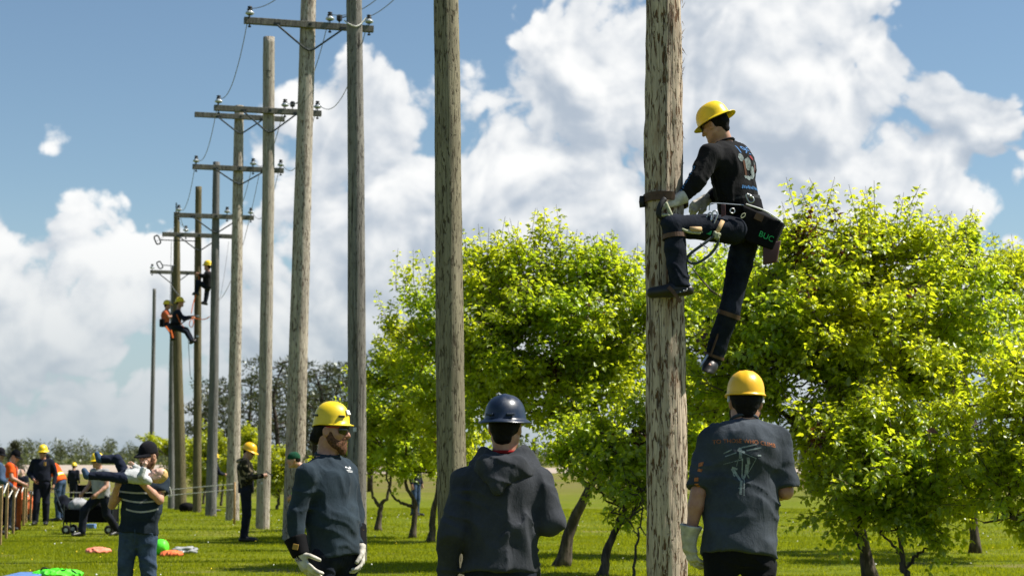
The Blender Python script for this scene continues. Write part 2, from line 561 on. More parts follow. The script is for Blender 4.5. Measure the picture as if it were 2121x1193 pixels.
# gravel road / pale yard across the back
m, t, b = mat('gravel', 0.95, 0.1)
co = objco(t)
c = t.mix(t.mapr(t.noise(t.mapping(co, (0.05, 0.4, 1)), 1.0, 5, 0.65), 0.3, 0.7), (0.30, 0.245, 0.195, 1), (0.42, 0.35, 0.295, 1))
t.link(c, b.inputs['Base Color'])
mb = MB()
road_pts = [(-140, 178, 330), (-60, 176, 330), (-40, 176, 310), (-25, 178, 240), (0, 184, 225), (40, 186, 222), (120, 186, 226), (300, 190, 240)]
vs = []; fs = []
for (x, y0, y1) in road_pts:
    vs += [(x, y0, 0.0), (x, y0 + 1.5, 0.34), (x, y1, 0.36), (x, y1 + 2, 0.0)]
for i in range(len(road_pts) - 1):
    for k in range(3):
        a = i * 4 + k
        fs.append((a, a + 4, a + 5, a + 1))
road = mesh_obj('gravel_road', vs, fs, MATS['gravel'], smooth=False)
tag(road, kind='structure')

# ------------------------------------------------------------------ grass blades on the near lawn
m_leaf('grass_blade', (0.1319, 0.1782, 0.0041), (0.2436, 0.2697, 0.0083), (0.4059, 0.4431, 0.0083), gloss=0.015)
def grass(name, y0, y1, n, hgt, wid, seed, lean=0.5):
    r = np.random.default_rng(seed)
    y = np.sqrt(r.random(n) * (y1 ** 2 - y0 ** 2) + y0 ** 2)
    x = (r.random(n) * 2 - 1) * (y * 0.31 + 0.6)
    cl = vnoise(np.stack([x * 1.4, y * 1.4, x * 0], 1)) * 0.6 + vnoise(np.stack([x * 5, y * 5, x * 0 + 4], 1)) * 0.4
    wear = vnoise(np.stack([x * 0.5 + 3, y * 0.8, x * 0 + 9], 1)) * 0.65 + vnoise(np.stack([x * 1.7, y * 2.3, x * 0 + 5], 1)) * 0.35
    keep = r.random(n) < (0.25 + cl * 1.1) * np.clip((0.72 - wear) * 6, 0.25, 1)
    x, y, cl = x[keep], y[keep], cl[keep]; n = len(x)
    z = gz(x, y) + ((vnoise(np.stack([x * 0.25, y * 0.25, x * 0], 1)) - 0.5) * 0.05) * np.clip((y - 20) / 20, 0, 1) - 0.008
    a = r.random(n) * 2 * np.pi
    h = hgt * (0.4 + 0.9 * r.random(n)) * (0.6 + 0.8 * cl)
    w = wid * (0.6 + 0.8 * r.random(n)) * 0.5
    la = r.random(n) * 2 * np.pi; ll = h * lean * (0.2 + r.random(n))
    b0 = np.stack([x - np.cos(a) * w, y - np.sin(a) * w, z], 1)
    b1 = np.stack([x + np.cos(a) * w, y + np.sin(a) * w, z], 1)
    tp = np.stack([x + np.cos(la) * ll, y + np.sin(la) * ll, z + h], 1)
    V = np.stack([b0, b1, tp], 1).reshape(-1, 3)
    F = np.arange(3 * n).reshape(-1, 3)
    o = mesh_obj(name, V, F, MATS['grass_blade'], smooth=False)
    attr(o, 'rnd', np.repeat(np.clip(r.random(n) * 0.7 + (cl - 0.4) * 0.6, 0, 1), 3))
    tag(o, 'mown green grass blades covering the near lawn', 'grass', kind='stuff')
    return o
GV = []
grass('grass', 19.5, 34, 330000, 0.042, 0.012, 1)
grass('grass_far', 33, 60, 190000, 0.05, 0.020, 2)
# dandelion clocks and small flowers
m_simple('dandelion_white', (0.75, 0.75, 0.68), 0.9)
m_simple('dandelion_yellow', (0.75, 0.55, 0.02), 0.9)
r = np.random.default_rng(5); mb = MB()
for i in range(260):
    y = math.sqrt(r.random() * (48 ** 2 - 20 ** 2) + 400); x = (r.random() * 2 - 1) * y * 0.3
    h = 0.06 + r.random() * 0.07; s = 0.008 + r.random() * 0.010
    c = Vector((x, y, height(x, y) + h))
    vs = [c + Vector(d) * s for d in ((1, 0, 0), (-1, 0, 0), (0, 1, 0), (0, -1, 0), (0, 0, 1), (0, 0, -1))]
    mb.add(vs, [(0, 2, 4), (2, 1, 4), (1, 3, 4), (3, 0, 4), (2, 0, 5), (1, 2, 5), (3, 1, 5), (0, 3, 5)], 0 if r.random() < 0.6 else 1)
o = mb.build('dandelion_flowers', [MATS['dandelion_white'], MATS['dandelion_yellow']])
tag(o, 'tiny white and yellow dandelion heads dotted over the lawn', 'flowers', kind='stuff')

# ------------------------------------------------------------------ far wood along the horizon
m_leaf('far_leaf', (0.07, 0.082, 0.036), (0.14, 0.15, 0.055), (0.13, 0.15, 0.05))
m_bark('far_bark', (0.10, 0.085, 0.07))
def far_wood():
    r = np.random.default_rng(11)
    V = []; F = []; RN = []; nb = 0
    TV = MB()
    for i in range(330):
        y = 360 + r.random() * 90
        x = (r.random() * 2 - 1) * y * 0.36
        H = (3.4 + 3.4 * r.random() ** 1.5) * (0.8 + 0.5 * vnoise(np.array([[x * 0.03, 1.5, 2.2]]))[0])
        sp = r.random() < 0.12
        tone = r.random()
        n = 260
        if sp:
            h = r.random(n) ** 0.8; rad = (1 - h) * H * 0.22 * np.sqrt(r.random(n)); hh = 0.5 + h * (H - 0.5)
            sz = 0.25
        else:
            u = r.random(n); ph = np.arccos(1 - 2 * u); rr = r.random(n) ** 0.4
            rad = np.sin(ph) * rr * H * (0.26 + 0.1 * r.random()); hh = H * 0.56 + np.cos(ph) * rr * H * 0.46
            sz = 0.20
        an = r.random(n) * 2 * np.pi
        c = np.stack([x + np.cos(an) * rad, y + np.sin(an) * rad, hh], 1)
        tri = c[:, None, :] + r.normal(0, sz, (n, 3, 3))
        V.append(tri.reshape(-1, 3)); RN.append(np.repeat(np.clip((0.05 if sp else 0.2 + 0.6 * tone) + r.normal(0, 0.15, n), 0, 1), 3))
        TV.tube([(x, y, -0.2), (x + r.normal(0, .2), y, H * 0.45), (x + r.normal(0, .4), y, H * 0.93)], [0.14, 0.09, 0.02], 4)
        for k in range(3):
            a = r.random() * 6.28
            TV.tube([(x, y, H * (0.3 + 0.15 * k)), (x + math.cos(a) * H * .22, y + math.sin(a) * H * .22, H * (0.6 + 0.14 * k))], [0.06, 0.015], 3)
    # undergrowth
    n = 14000
    y = 345 + r.random(n) * 60; x = (r.random(n) * 2 - 1) * y * 0.36
    hh = r.random(n) ** 1.6 * 2.6
    c = np.stack([x, y, hh], 1)
    tri = c[:, None, :] + r.normal(0, 0.36, (n, 3, 3))
    V.append(tri.reshape(-1, 3)); RN.append(np.repeat(np.clip(0.3 + 0.5 * vnoise(np.stack([x * .06, y * .06, y * 0], 1)) + r.normal(0, .12, n), 0, 1), 3))
    V = np.concatenate(V); RN = np.concatenate(RN)
    o = mesh_obj('far_wood', V, np.arange(len(V)).reshape(-1, 3), MATS['far_leaf'], smooth=False)
    attr(o, 'rnd', RN)
    tag(o, 'distant belt of small trees along the horizon behind the pale road', 'wood', kind='stuff')
    b_ = TV.build('trunks', MATS['far_bark'], o)
    tag(b_, kind='stuff')
far_wood()

# ------------------------------------------------------------------ utility poles
m_pole('pole_bark', (0.52, 0.42, 0.315), (0.05, 0.035, 0.025), (0.115, 0.062, 0.030), 1.0, 0.85, 0.30)
m_pole('pole_green', (0.245, 0.215, 0.145), (0.04, 0.035, 0.02), (0.075, 0.058, 0.034), 0.7, 0.35)
m_pole('pole_dark', (0.22, 0.205, 0.18), (0.02, 0.017, 0.014), (0.055, 0.045, 0.035), 0.4, 1.0)
m_pole('pole_grey', (0.44, 0.385, 0.31), (0.06, 0.045, 0.035), (0.11, 0.075, 0.05), 0.8, 0.4)
m_pole('pole_tan', (0.39, 0.345, 0.28), (0.06, 0.045, 0.03), (0.12, 0.075, 0.045), 0.45, 0.6)
m_pole('pole_olive', (0.15, 0.125, 0.065), (0.03, 0.025, 0.015), (0.06, 0.045, 0.025), 0.4, 0.4)
m_pole('pole_slate', (0.17, 0.165, 0.155), (0.03, 0.03, 0.03), (0.07, 0.06, 0.05), 0.3, 0.4)
m_pole('arm_wood', (0.16, 0.15, 0.125), (0.03, 0.025, 0.02), (0.08, 0.065, 0.05), 0.3, 0.6)
m_simple('steel_dark', (0.014, 0.022, 0.023), 0.7, 0.25)
m_simple('porcelain', (0.42, 0.45, 0.47), 0.15, 0.6, var=0.05)
m_simple('cap_black', (0.012, 0.012, 0.013), 0.5)
m_simple('galvanised', (0.45, 0.46, 0.47), 0.4, 0.5, metal=0.8)
m_simple('wire_grey', (0.16, 0.165, 0.17), 0.5, 0.4, metal=0.3)
m_simple('rope_white', (0.62, 0.60, 0.54), 0.9, bmp=0.4)

def pole_line(Y, lo, hi):
    """axis of a pole from two pixels; returns the ground point and the unit axis"""
    a = at(lo[0], lo[1], Y); b_ = at(hi[0], hi[1], Y)
    ax = (b_ - a).normalized()
    g0 = a - ax * ((a.z - height(a.x, Y)) / ax.z)
    return g0, ax

def pole_shaft(root, g0, ax, H, r0, r1, material, seed, rough=0.004, seg=40, name='shaft'):
    r = np.random.default_rng(seed)
    nz = max(30, int(H / 0.05)) if rough > 0.006 else max(40, int(H / 0.14))
    h = np.linspace(-0.3, H, nz)
    th = np.linspace(0, 2 * np.pi, seg, endpoint=False)
    HH, TT = np.meshgrid(h, th, indexing='ij')
    rr = r0 + (r1 - r0) * np.clip(HH / H, 0, 1)
    P = np.stack([np.cos(TT) * 3 + seed, np.sin(TT) * 3, HH * 0.8], -1).reshape(-1, 3)
    P2 = np.stack([np.cos(TT) * 9 + seed, np.sin(TT) * 9, HH * 3.5], -1).reshape(-1, 3)
    P3 = np.stack([np.cos(TT) * 16 + seed, np.sin(TT) * 16, HH * 9], -1).reshape(-1, 3)
    d = (vnoise(P) - 0.5) * 2.2 + (vnoise(P2) - 0.5) * 1.2 + (vnoise(P3) - 0.5) * 0.9
    rr = rr + d.reshape(rr.shape) * rough
    bend = (vnoise(np.stack([h * 0.22 + seed * 3.3, h * 0, h * 0], 1)) - 0.5) * 0.05
    u = ax.cross(Vector((0, 1, 0))).normalized(); w = ax.cross(u).normalized()
    V = (np.array(g0)[None, None] + np.array(ax)[None, None] * HH[..., None] + np.array(u)[None, None] * (np.cos(TT) * rr + bend[:, None])[..., None]
         + np.array(w)[None, None] * (np.sin(TT) * rr)[..., None]).reshape(-1, 3)
    i = np.arange(nz * seg).reshape(nz, seg)
    F = np.stack([i[:-1], np.roll(i, -1, 1)[:-1], np.roll(i, -1, 1)[1:], i[1:]], -1).reshape(-1, 4)
    V = np.concatenate([V, [np.array(g0 + ax * (H + 0.012))]])
    tip = len(V) - 1
    faces = [tuple(f) for f in F] + [(i[-1, k], i[-1, (k + 1) % seg], tip) for k in range(seg)]
    return mesh_obj(name, V, faces, material, root)

POLES = {}
def make_pole(key, Y, lo, hi, w0, w1, top, material, label, seed, rough=0.004, H=None):
    g0, ax = pole_line(Y, lo, hi)
    s = FPX / Y
    if H is None:
        tp = at(top[0], top[1], Y); H = (tp - g0).length
    root = empty('utility_pole', g0, label, 'utility pole', 'wooden utility poles in the row')
    pole_shaft(root, g0, ax, H, w0 / s / 2, w1 / s / 2, MATS[material], seed, rough)
    POLES[key] = dict(root=root, g=g0, ax=ax, H=H, Y=Y, s=s, r0=w0 / s / 2, r1=w1 / s / 2)
    return root

make_pole(1, 12.6, (1381, 1193), (1378, 0), 82, 70, None, 'pole_bark', 'thick pale pole flecked with brown bark that the nearest climber clings to', 1, 0.0105, 11.3)
make_pole(2, 16.7, (938, 1000), (921, 0), 61, 46, None, 'pole_green', 'olive-grey wooden pole rising behind the man in the hooded sweatshirt', 2, 0.004, 11.5)
make_pole(3, 26.0, (737, 1060), (734, 0), 40, 31, None, 'pole_dark', 'dark split wooden pole behind the bearded man in the yellow helmet', 3, 0.004, 11.0)
make_pole(4, 32.7, (613, 930), (640, 0), 43, 30, None, 'pole_grey', 'pale speckled pole with the highest crossarm, carrying three insulators', 4, 0.005, 11.6)
make_pole(5, 37.8, (543, 1093), (559, 78), 28, 24, (559, 78), 'pole_tan', 'tan pole with a flat cut top and one crossarm, just behind the camouflage jacket', 5, 0.004)
make_pole(6, 43.2, (482, 1075), (497, 220), 28, 20, (497, 220), 'pole_grey', 'speckled pole carrying two crossarms one above the other', 6, 0.005)
make_pole(7, 47.4, (437, 1064), (448, 336), 23, 14, (448, 336), 'pole_slate', 'slate-grey pole with three insulators beside the black-clad climber', 7, 0.003)
make_pole(8, 51.4, (409, 1055), (412, 387), 18, 13, (412, 387), 'pole_olive', 'olive-brown pole that two distant climbers work on', 8, 0.003)
make_pole(9, 57.0, (373, 1044), (365, 440), 25, 12, (365, 440), 'pole_olive', 'brownish pole with a thin pin on its top, behind the navy climber', 9, 0.003)
make_pole(10, 62.0, (354, 1036), (359, 548), 14, 9, (359, 552), 'pole_slate', 'thin grey pole with a low crossarm, behind the orange-shirted climber', 10, 0.003)
make_pole(11, 80.0, (313, 1012), (320, 598), 10, 7, (320, 598), 'pole_slate', 'farthest bare pole standing alone at the left end of the row', 11, 0.002)

def on_pole(k, py):
    """axis point of pole k at the height of that pixel row"""
    p = POLES[k]
    z = at(CX, py, p['Y']).z
    return p['g'] + p['ax'] * ((z - p['g'].z) / p['ax'].z)
def pole_r(k, pt):
    p = POLES[k]; f = (pt - p['g']).length / p['H']
    return p['r0'] + (p['r1'] - p['r0']) * f

ARM_AZ = R(16)
ARM_AX = Vector((math.cos(ARM_AZ), math.sin(ARM_AZ), 0))
ARM_N = Vector((math.sin(ARM_AZ), -math.cos(ARM_AZ), 0))
TOPS = {}
def crossarm(k, py, left_px, right_px, insul, brace=None, clamp=None, key=None):
    p = POLES[k]; root = p['root']; s = p['s']
    c = on_pole(k, py); pr = pole_r(k, c)
    c = c + ARM_N * (pr + 0.035)
    scr = s * math.cos(ARM_AZ)
    l = (c - Vector((at(left_px, py, p['Y']).x, c.y, c.z))).x / math.cos(ARM_AZ)
    rgt = (at(right_px, py, p['Y']).x - c.x) / math.cos(ARM_AZ)
    Z = Vector((0, 0, 1))
    mb = MB()
    mb.box(c + ARM_AX * ((rgt - l) / 2), (l + rgt, 0.095, 0.125), (ARM_AX, ARM_N, Z), bevel=0.008)
    arm = mb.build('crossarm', MATS['arm_wood'], root)
    mb = MB(); mb.lathe(c + ARM_N * 0.05, [(0.03, -0.01), (0.03, 0.02), (0.014, 0.02), (0.014, 0.045)], 8, ARM_N)
    mb.build('bolt', MATS['steel_dark'], arm)
    for q, ip in enumerate(insul):
        u = (at(ip, py, p['Y']).x - c.x) / math.cos(ARM_AZ)
        b0 = c + ARM_AX * u + Z * 0.0625
        mb = MB()
        mb.lathe(b0, [(0.012, -0.19), (0.03, -0.185), (0.03, -0.16), (0.012, -0.155), (0.012, 0.055), (0.05, 0.05), (0.082, 0.070), (0.086, 0.085), (0.066, 0.115), (0.045, 0.13), (0.032, 0.135),
                      (0.05, 0.143), (0.052, 0.165), (0.03, 0.17), (0.032, 0.187), (0.046, 0.192), (0.042, 0.212), (0.01, 0.217)], 16,
                 mis=[1, 1, 1, 1, 1, 0, 0, 0, 0, 0, 1, 1, 1, 1, 1, 1, 1, 1])
        mb.build('insulator', [MATS['porcelain'], MATS['cap_black']], arm, smooth=True)
        TOPS[(k, key or 0, q)] = b0 + Z * 0.178
    if brace:
        drop, half = brace
        for sg in (-1, 1):
            mb = MB()
            a0 = c + ARM_AX * (sg * half) - Z * 0.055 + ARM_N * 0.052
            a1 = c + ARM_AX * (sg * 0.09) - Z * (drop - 0.035) + ARM_N * 0.01
            a2 = c - Z * drop - ARM_N * 0.0 + ARM_AX * (sg * 0.004) + ARM_N * 0.012
            mb.tube([a0, a0 * 0.5 + a1 * 0.5, a1, a2], 0.019, 6)
            mb.box(a0 + Z * 0.02, (0.12, 0.014, 0.05), (ARM_AX, ARM_N, Z))
            mb.build('brace', MATS['steel_dark'], arm)
    if clamp:
        u = (at(clamp, py, p['Y']).x - c.x) / math.cos(ARM_AZ)
        mb = MB(); q = c + ARM_AX * u + Z * 0.18
        mb.lathe(q, [(0.03, -0.07), (0.055, -0.05), (0.055, 0.04), (0.03, 0.06)], 10)
        mb.tube([q + ARM_AX * 0.02, q + ARM_AX * 0.16 + Z * 0.04, q + ARM_AX * 0.30 + Z * 0.03], 0.012, 6)
        mb.tube([q - Z * 0.06, q - Z * 0.12], 0.012, 6)
        mb.build('line_clamp', MATS['cap_black'], arm)
    return arm

crossarm(4, 57, 514, 772, (525, 684, 763), (0.50, 0.63), 703)
crossarm(5, 233, 451, 664, (460, 591, 656), (0.48, 0.58), 606)
crossarm(6, 245, 410, 588, (), (0.42, 0.55), None, 'upper')
crossarm(6, 352, 406, 586, (413, 525, 580), (0.40, 0.60))
crossarm(7, 450, 368, 524, (376, 471, 518), (0.45, 0.62))
crossarm(8, 489, 342, 481, (388,), (0.45, 0.60))
crossarm(10, 565, 315, 404, (319,), (0.42, 0.52))

# small fittings on the far poles
p9 = on_pole(9, 436)
mb = MB(); mb.tube([p9 - Vector((0, 0, .05)), p9 + Vector((0, 0, 0.25))], 0.022, 6)
mb.build('top_pin', MATS['steel_dark'], POLES[9]['root'])
def hoop(k, py, px, w, h, tilt):
    """open rectangular training hoop on a short rod"""
    c = at(px, py, POLES[k]['Y'] - 0.3); e = on_pole(k, py)
    mb = MB(); pts = []
    for i in range(17):
        a = 2 * math.pi * i / 16
        x = math.copysign(abs(math.cos(a)) ** 0.5, math.cos(a)) * w; z = math.copysign(abs(math.sin(a)) ** 0.5, math.sin(a)) * h
        pts.append(c + Vector((x * math.cos(tilt) + z * math.sin(tilt), 0, z * math.cos(tilt) - x * math.sin(tilt))))
    mb.tube(pts, 0.022, 6, caps=False)
    mb.tube([c + Vector((w, 0, 0)), Vector((e.x, c.y + 0.15, c.z - 0.02))], 0.016, 6)
    mb.build('wire_hoop', MATS['steel_dark'], POLES[k]['root'])
hoop(8, 497, 326, 0.07, 0.13, -0.4)
hoop(9, 549, 331, 0.07, 0.12, -0.5)
# numerals branded on the tan pole and small plates
def plate(k, py, w, h, m):
    c = on_pole(k, py); r_ = pole_r(k, c)
    mb = MB(); mb.box(c + Vector((0, -r_ - 0.004, 0)), (w, 0.008, h), bevel=0.002)
    return mb.build('plate', MATS[m], POLES[k]['root'])
plate(3, 890, 0.05, 0.06, 'galvanised'); plate(5, 1000, 0.04, 0.05, 'galvanised'); plate(8, 655, 0.09, 0.05, 'galvanised'); plate(8, 697, 0.08, 0.05, 'galvanised')
for i, (dy, w_h, hh) in enumerate([(150, (0.10, 0.012), 0), (163, (0.08, 0.012), 0), (157, (0.012, 0.10), -0.03)]):
    c = on_pole(5, dy); r_ = pole_r(5, c)
    mb = MB(); mb.box(c + Vector((hh, -r_ + 0.001, 0)), (w_h[0], 0.012, w_h[1]))
    mb.build('brand_mark', MATS['cap_black'], POLES[5]['root'])
# step bolts down the dark pole's right edge
for i, py in enumerate((310, 345, 412, 448, 520, 590, 640, 700, 760, 840)):
    c = on_pole(3, py); r_ = pole_r(3, c)
    mb = MB(); mb.tube([c + Vector((r_ - 0.01, -0.02, 0)), c + Vector((r_ + 0.022, -0.03, 0))], 0.010, 6)
    mb.build('bolt', MATS['galvanised'], POLES[3]['root'])
# loose rope loop on the dark pole at the top
c = on_pole(3, 52); r_ = pole_r(3, c)
mb = MB()
mb.tube(curve_pts([c + Vector((-r_ - .03, -.02, .06)), c + Vector((-r_ * .6, -r_ - .02, -.02)), c + Vector((0.02, -r_ - .02, -.06)), c + Vector((r_ * .8, -r_ * .8, -.02)), c + Vector((r_ + .06, -.02, .10))], 20), 0.012, 6)
mb.build('tie_wire', MATS['rope_white'], POLES[3]['root'])

# splinters of bark standing off the thick pole
r = np.random.default_rng(21); mb = MB(); p = POLES[1]
for i in range(120):
    h = 0.3 + r.random() * 5.6; a = r.random() * 6.283
    if r.random() < 0.5: a = r.normal(0, 0.25) + (math.pi if r.random() < 0.2 else 0)
    rad = p['r0'] + (p['r1'] - p['r0']) * h / p['H']
    o_ = Vector((math.cos(a), -abs(math.sin(a)) if r.random() < .8 else math.sin(a), 0))
    c = p['g'] + p['ax'] * h + o_ * (rad - 0.007)
    L = 0.015 + 0.05 * r.random() ** 2; up = Vector((0, 0, 1)) * (1 if r.random() < .5 else -1)
    tt = (up * (0.9) + o_ * (0.12 + 0.45 * r.random() ** 2)).normalized()
    w = Vector((-o_.y, o_.x, 0)) * (0.002 + 0.004 * r.random())
    q = c + tt * L
    mb.add([c - w, c + w, q + o_ * 0.002, c - o_ * 0.006], [(0, 1, 2), (1, 3, 2), (3, 0, 2), (0, 3, 1)])
o = mb.build('splinters', MATS['pole_bark'], POLES[1]['root']); tag(o, kind='stuff')

# ------------------------------------------------------------------ line wires
def wire(a, b_, sag, label, rad=0.007, n=20):
    a = Vector(a); b_ = Vector(b_); pts = []
    for i in range(n + 1):
        f = i / n
        pts.append(a.lerp(b_, f) - Vector((0, 0, 4 * sag * f * (1 - f))))
    mb = MB(); mb.tube(pts, rad, 5)
    o = mb.build('line_wire', MATS['wire_grey'], origin=a, smooth=True)
    tag(o, label, 'wire', 'line wires strung between the poles')
    return o
names = ['left', 'middle', 'right']
seq = [(4, 'the highest crossarm'), (5, 'the tan pole crossarm'), (6, 'the lower arm of the two-armed pole'), (7, 'the slate-grey pole crossarm')]
for (ka, na), (kb, nb) in zip(seq[:-1], seq[1:]):
    for q in range(3):
        wire(TOPS[(ka, 0, q)], TOPS[(kb, 0, q)], 0.55 + 0.1 * q, f'{names[q]} wire from {na} to {nb}', 0.008)
for q, (x, y) in enumerate(((552, -12), (720, 8), (806, -14))):
    e = TOPS[(4, 0, q)]
    far_e = at(x, y, 30.5) ; far_e = e + (far_e - e) * 3.5
    wire(e, far_e, 0.25, f'{names[q]} wire rising from the highest crossarm out of the picture', 0.008)
wire(TOPS[(7, 0, 0)], TOPS[(8, 0, 0)] , 0.2, 'short wire from the slate-grey pole down to the olive pole insulator', 0.007)
wire(TOPS[(8, 0, 0)], on_pole(9, 445), 0.1, 'short wire from the olive pole insulator to the pole with a top pin', 0.007)
wire(at(537, 360, 42.9), at(458, 618, 47.1), 0.5, 'slack rope wire hanging down beside the speckled two-armed pole', 0.007)
wire(at(474, 500, 51.0), at(455, 622, 47.0), 0.12, 'loose wire dangling from the right end of the olive pole crossarm', 0.007)
wire(at(362, 470, 56.6), at(323, 500, 51.0), 0.05, 'thin wire between the upper hoop and the pole with a top pin', 0.007)
wire(at(355, 500, 56.7), at(352, 640, 56.7), -0.02, 'slack hand line hanging beside the brownish pole', 0.009)
wire(at(356, 592, 56.6), at(372, 612, 56.3), 0.03, 'pale rope from the low crossarm to the navy climber', 0.012)

# ================================================================== TREES
m_leaf('maple_leaf', (0.125, 0.195, 0.010), (0.31, 0.345, 0.014), (0.88, 0.90, 0.025), red=1.0, tlo=(0.54, 0.74, 0.025))
m_leaf('maple_leaf_far', (0.1260, 0.1620, 0.0072), (0.2520, 0.2880, 0.0126), (0.6480, 0.6840, 0.0180))
m_leaf('pine_needle', (0.035, 0.045, 0.018), (0.085, 0.090, 0.032), (0.06, 0.07, 0.02))
m_bark('maple_bark', (0.105, 0.085, 0.065))
m_bark('pine_bark', (0.07, 0.055, 0.045))

def unit(a):
    return a / np.maximum(1e-9, np.linalg.norm(a, axis=-1, keepdims=True))

def leaflets(pos, d, nrm, L, W):
    """folded diamond leaflets: pos base (n,3), d direction, nrm surface normal"""
    s = unit(np.cross(d, nrm)); n2 = np.cross(s, d)
    L = L[:, None]; W = W[:, None]
    base = pos; tip = pos + d * L - n2 * L * 0.14
    mid = pos + d * L * 0.42
    l = mid + s * W * 0.5 + n2 * W * 0.16; r_ = mid - s * W * 0.5 + n2 * W * 0.16
    V = np.stack([base, r_, tip, l], 1).reshape(-1, 3)
    k = np.arange(len(pos))[:, None] * 4
    F = np.concatenate([k + np.array([[0, 1, 2]]), k + np.array([[0, 2, 3]])], 0)
    return V, F

def make_crown(root, lobes, seed, leaf=0.085, shoot_len=0.42, matname='maple_leaf', dens=1.0, tops=()):
    """lobes: (centre, (rx, ry, rz), number of shoots). Leafy shoots grow out of each lobe; returns the shoot feet"""
    r = np.random.default_rng(seed)
    bases, dirs, lens, tone = [], [], [], []
    for (c, rad, n) in lobes:
        n = int(n * dens * 0.86)
        # boughs first, then the shoots of each bough: leaves gather in sprays with gaps between them
        nb = max(3, n // 9)
        ub = unit(r.normal(size=(nb, 3)))
        rb = 0.42 + 0.58 * r.random((nb, 1)) ** 0.5
        c = np.array(c); rad = np.array(rad)
        sw = 0.62 + 0.76 * vnoise(ub * 2.6 + seed * 7.1)[:, None]      # uneven outline
        pb = c + ub * rb * rad * sw * 0.90
        k_ = r.integers(0, nb, n)
        u = unit(ub[k_] + r.normal(0, 0.25, (n, 3)))
        p = pb[k_] + r.normal(0, 1.0, (n, 3)) * np.array([0.15, 0.15, 0.10]) * (0.7 + 0.6 * r.random((nb, 1)))[k_]
        out = unit(u + np.array([0, 0, 0.65]) + r.normal(0, 0.30, (n, 3)))
        bases.append(p); dirs.append(out); lens.append(shoot_len * (0.55 + 0.8 * r.random(n)))
        tone.append(np.clip(0.5 + 0.5 * (vnoise(p * 1.3) - 0.5) * 2 + r.normal(0, 0.12, n), 0, 1))
    for (c, n, ln) in tops:   # long whips standing out of the outline
        c = np.array(c)
        p = c + r.normal(0, 0.16, (n, 3)); out = unit(np.array([0, 0, 1.0]) + r.normal(0, 0.28, (n, 3)))
        bases.append(p); dirs.append(out); lens.append(ln * (0.6 + 0.7 * r.random(n))); tone.append(0.6 + 0.3 * r.random(n))
    B = np.concatenate(bases); D = np.concatenate(dirs); Ln = np.concatenate(lens); T = np.concatenate(tone)
    tw = MB()
    pos, dr, nr, LL, tn = [], [], [], [], []
    nodes = 7
    for k in range(nodes):
        f = (k + 0.6) / nodes
        sag = np.array([0, 0, -1.0]) * (f * f * 0.10)
        P = B + D * (Ln * f)[:, None] + sag + r.normal(0, 0.012, B.shape)
        x = unit(np.cross(D, np.array([0.3, 0.2, 1.0])) + 1e-6)
        y = np.cross(D, x)
        ang = k * 1.57 + r.random(len(B)) * 0.8
        side = x * np.cos(ang)[:, None] + y * np.sin(ang)[:, None]
        for sg in (-1, 1):
            ld = unit(side * sg + D * 0.45 + np.array([0, 0, -0.35]) + r.normal(0, 0.25, B.shape))
            q = P + ld * 0.035
            nn = unit(np.array([0, 0, 1.0]) + r.normal(0, 0.45, B.shape))
            for lk, (off, sc) in enumerate(((0, 1.0), (0.8, 0.75), (-0.8, 0.75))):
                sv = unit(np.cross(ld, nn))
                l2 = unit(ld * math.cos(off) + sv * math.sin(off) + np.array([0, 0, -0.12 - 0.1 * lk]))
                pos.append(q); dr.append(l2); nr.append(unit(nn + r.normal(0, 0.2, B.shape)))
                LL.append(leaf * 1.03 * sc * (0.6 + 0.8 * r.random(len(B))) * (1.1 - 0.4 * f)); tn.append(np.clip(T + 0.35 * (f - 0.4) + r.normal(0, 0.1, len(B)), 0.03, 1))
    pos = np.concatenate(pos); dr = np.concatenate(dr); nr = np.concatenate(nr); LL = np.concatenate(LL); tn = np.concatenate(tn)
    # a few hanging bunches of reddish keys
    redm = vnoise(pos * 1.7 + 31.0) > 0.86
    tn = np.where(redm & (r.random(len(tn)) < 0.5), 0.0, tn)
    V, F = leaflets(pos, dr, nr, LL, LL * 0.58)
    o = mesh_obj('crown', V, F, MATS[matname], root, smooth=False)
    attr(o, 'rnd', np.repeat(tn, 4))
    tag(o, kind='stuff')
    return B, D, Ln

def make_branches(root, B, D, Ln, limbs, seed, matname='maple_bark', every=1, thin=0.006):
    """twigs: one stem for each shoot and a few boughs from the limbs into the crown"""
    r = np.random.default_rng(seed)
    LP = np.array([p for l in limbs for p in l])
    mb = MB()
    n = len(B)
    for i in range(0, n, every):
        mb.tube([B[i] - D[i] * 0.05, B[i] + D[i] * Ln[i] * 0.9], [thin, thin * 0.4], 3, caps=False)
    # boughs
    sel = r.choice(n, min(n, max(20, n // 7)), replace=False)
    for i in sel:
        dd = np.linalg.norm(LP - B[i], axis=1) + np.maximum(0, LP[:, 2] - B[i][2]) * 1.5
        a = LP[int(np.argmin(dd))]
        mid = a * 0.5 + B[i] * 0.5 + r.normal(0, 0.10, 3) + np.array([0, 0, -0.05])
        L = float(np.linalg.norm(B[i] - a))
        mb.tube([a, mid, B[i]], [min(0.03, 0.010 + 0.012 * L), 0.010 + 0.004 * L, thin], 4, caps=False)
    o = mb.build('branches', MATS[matname], root, smooth=True)
    tag(o, kind='stuff')

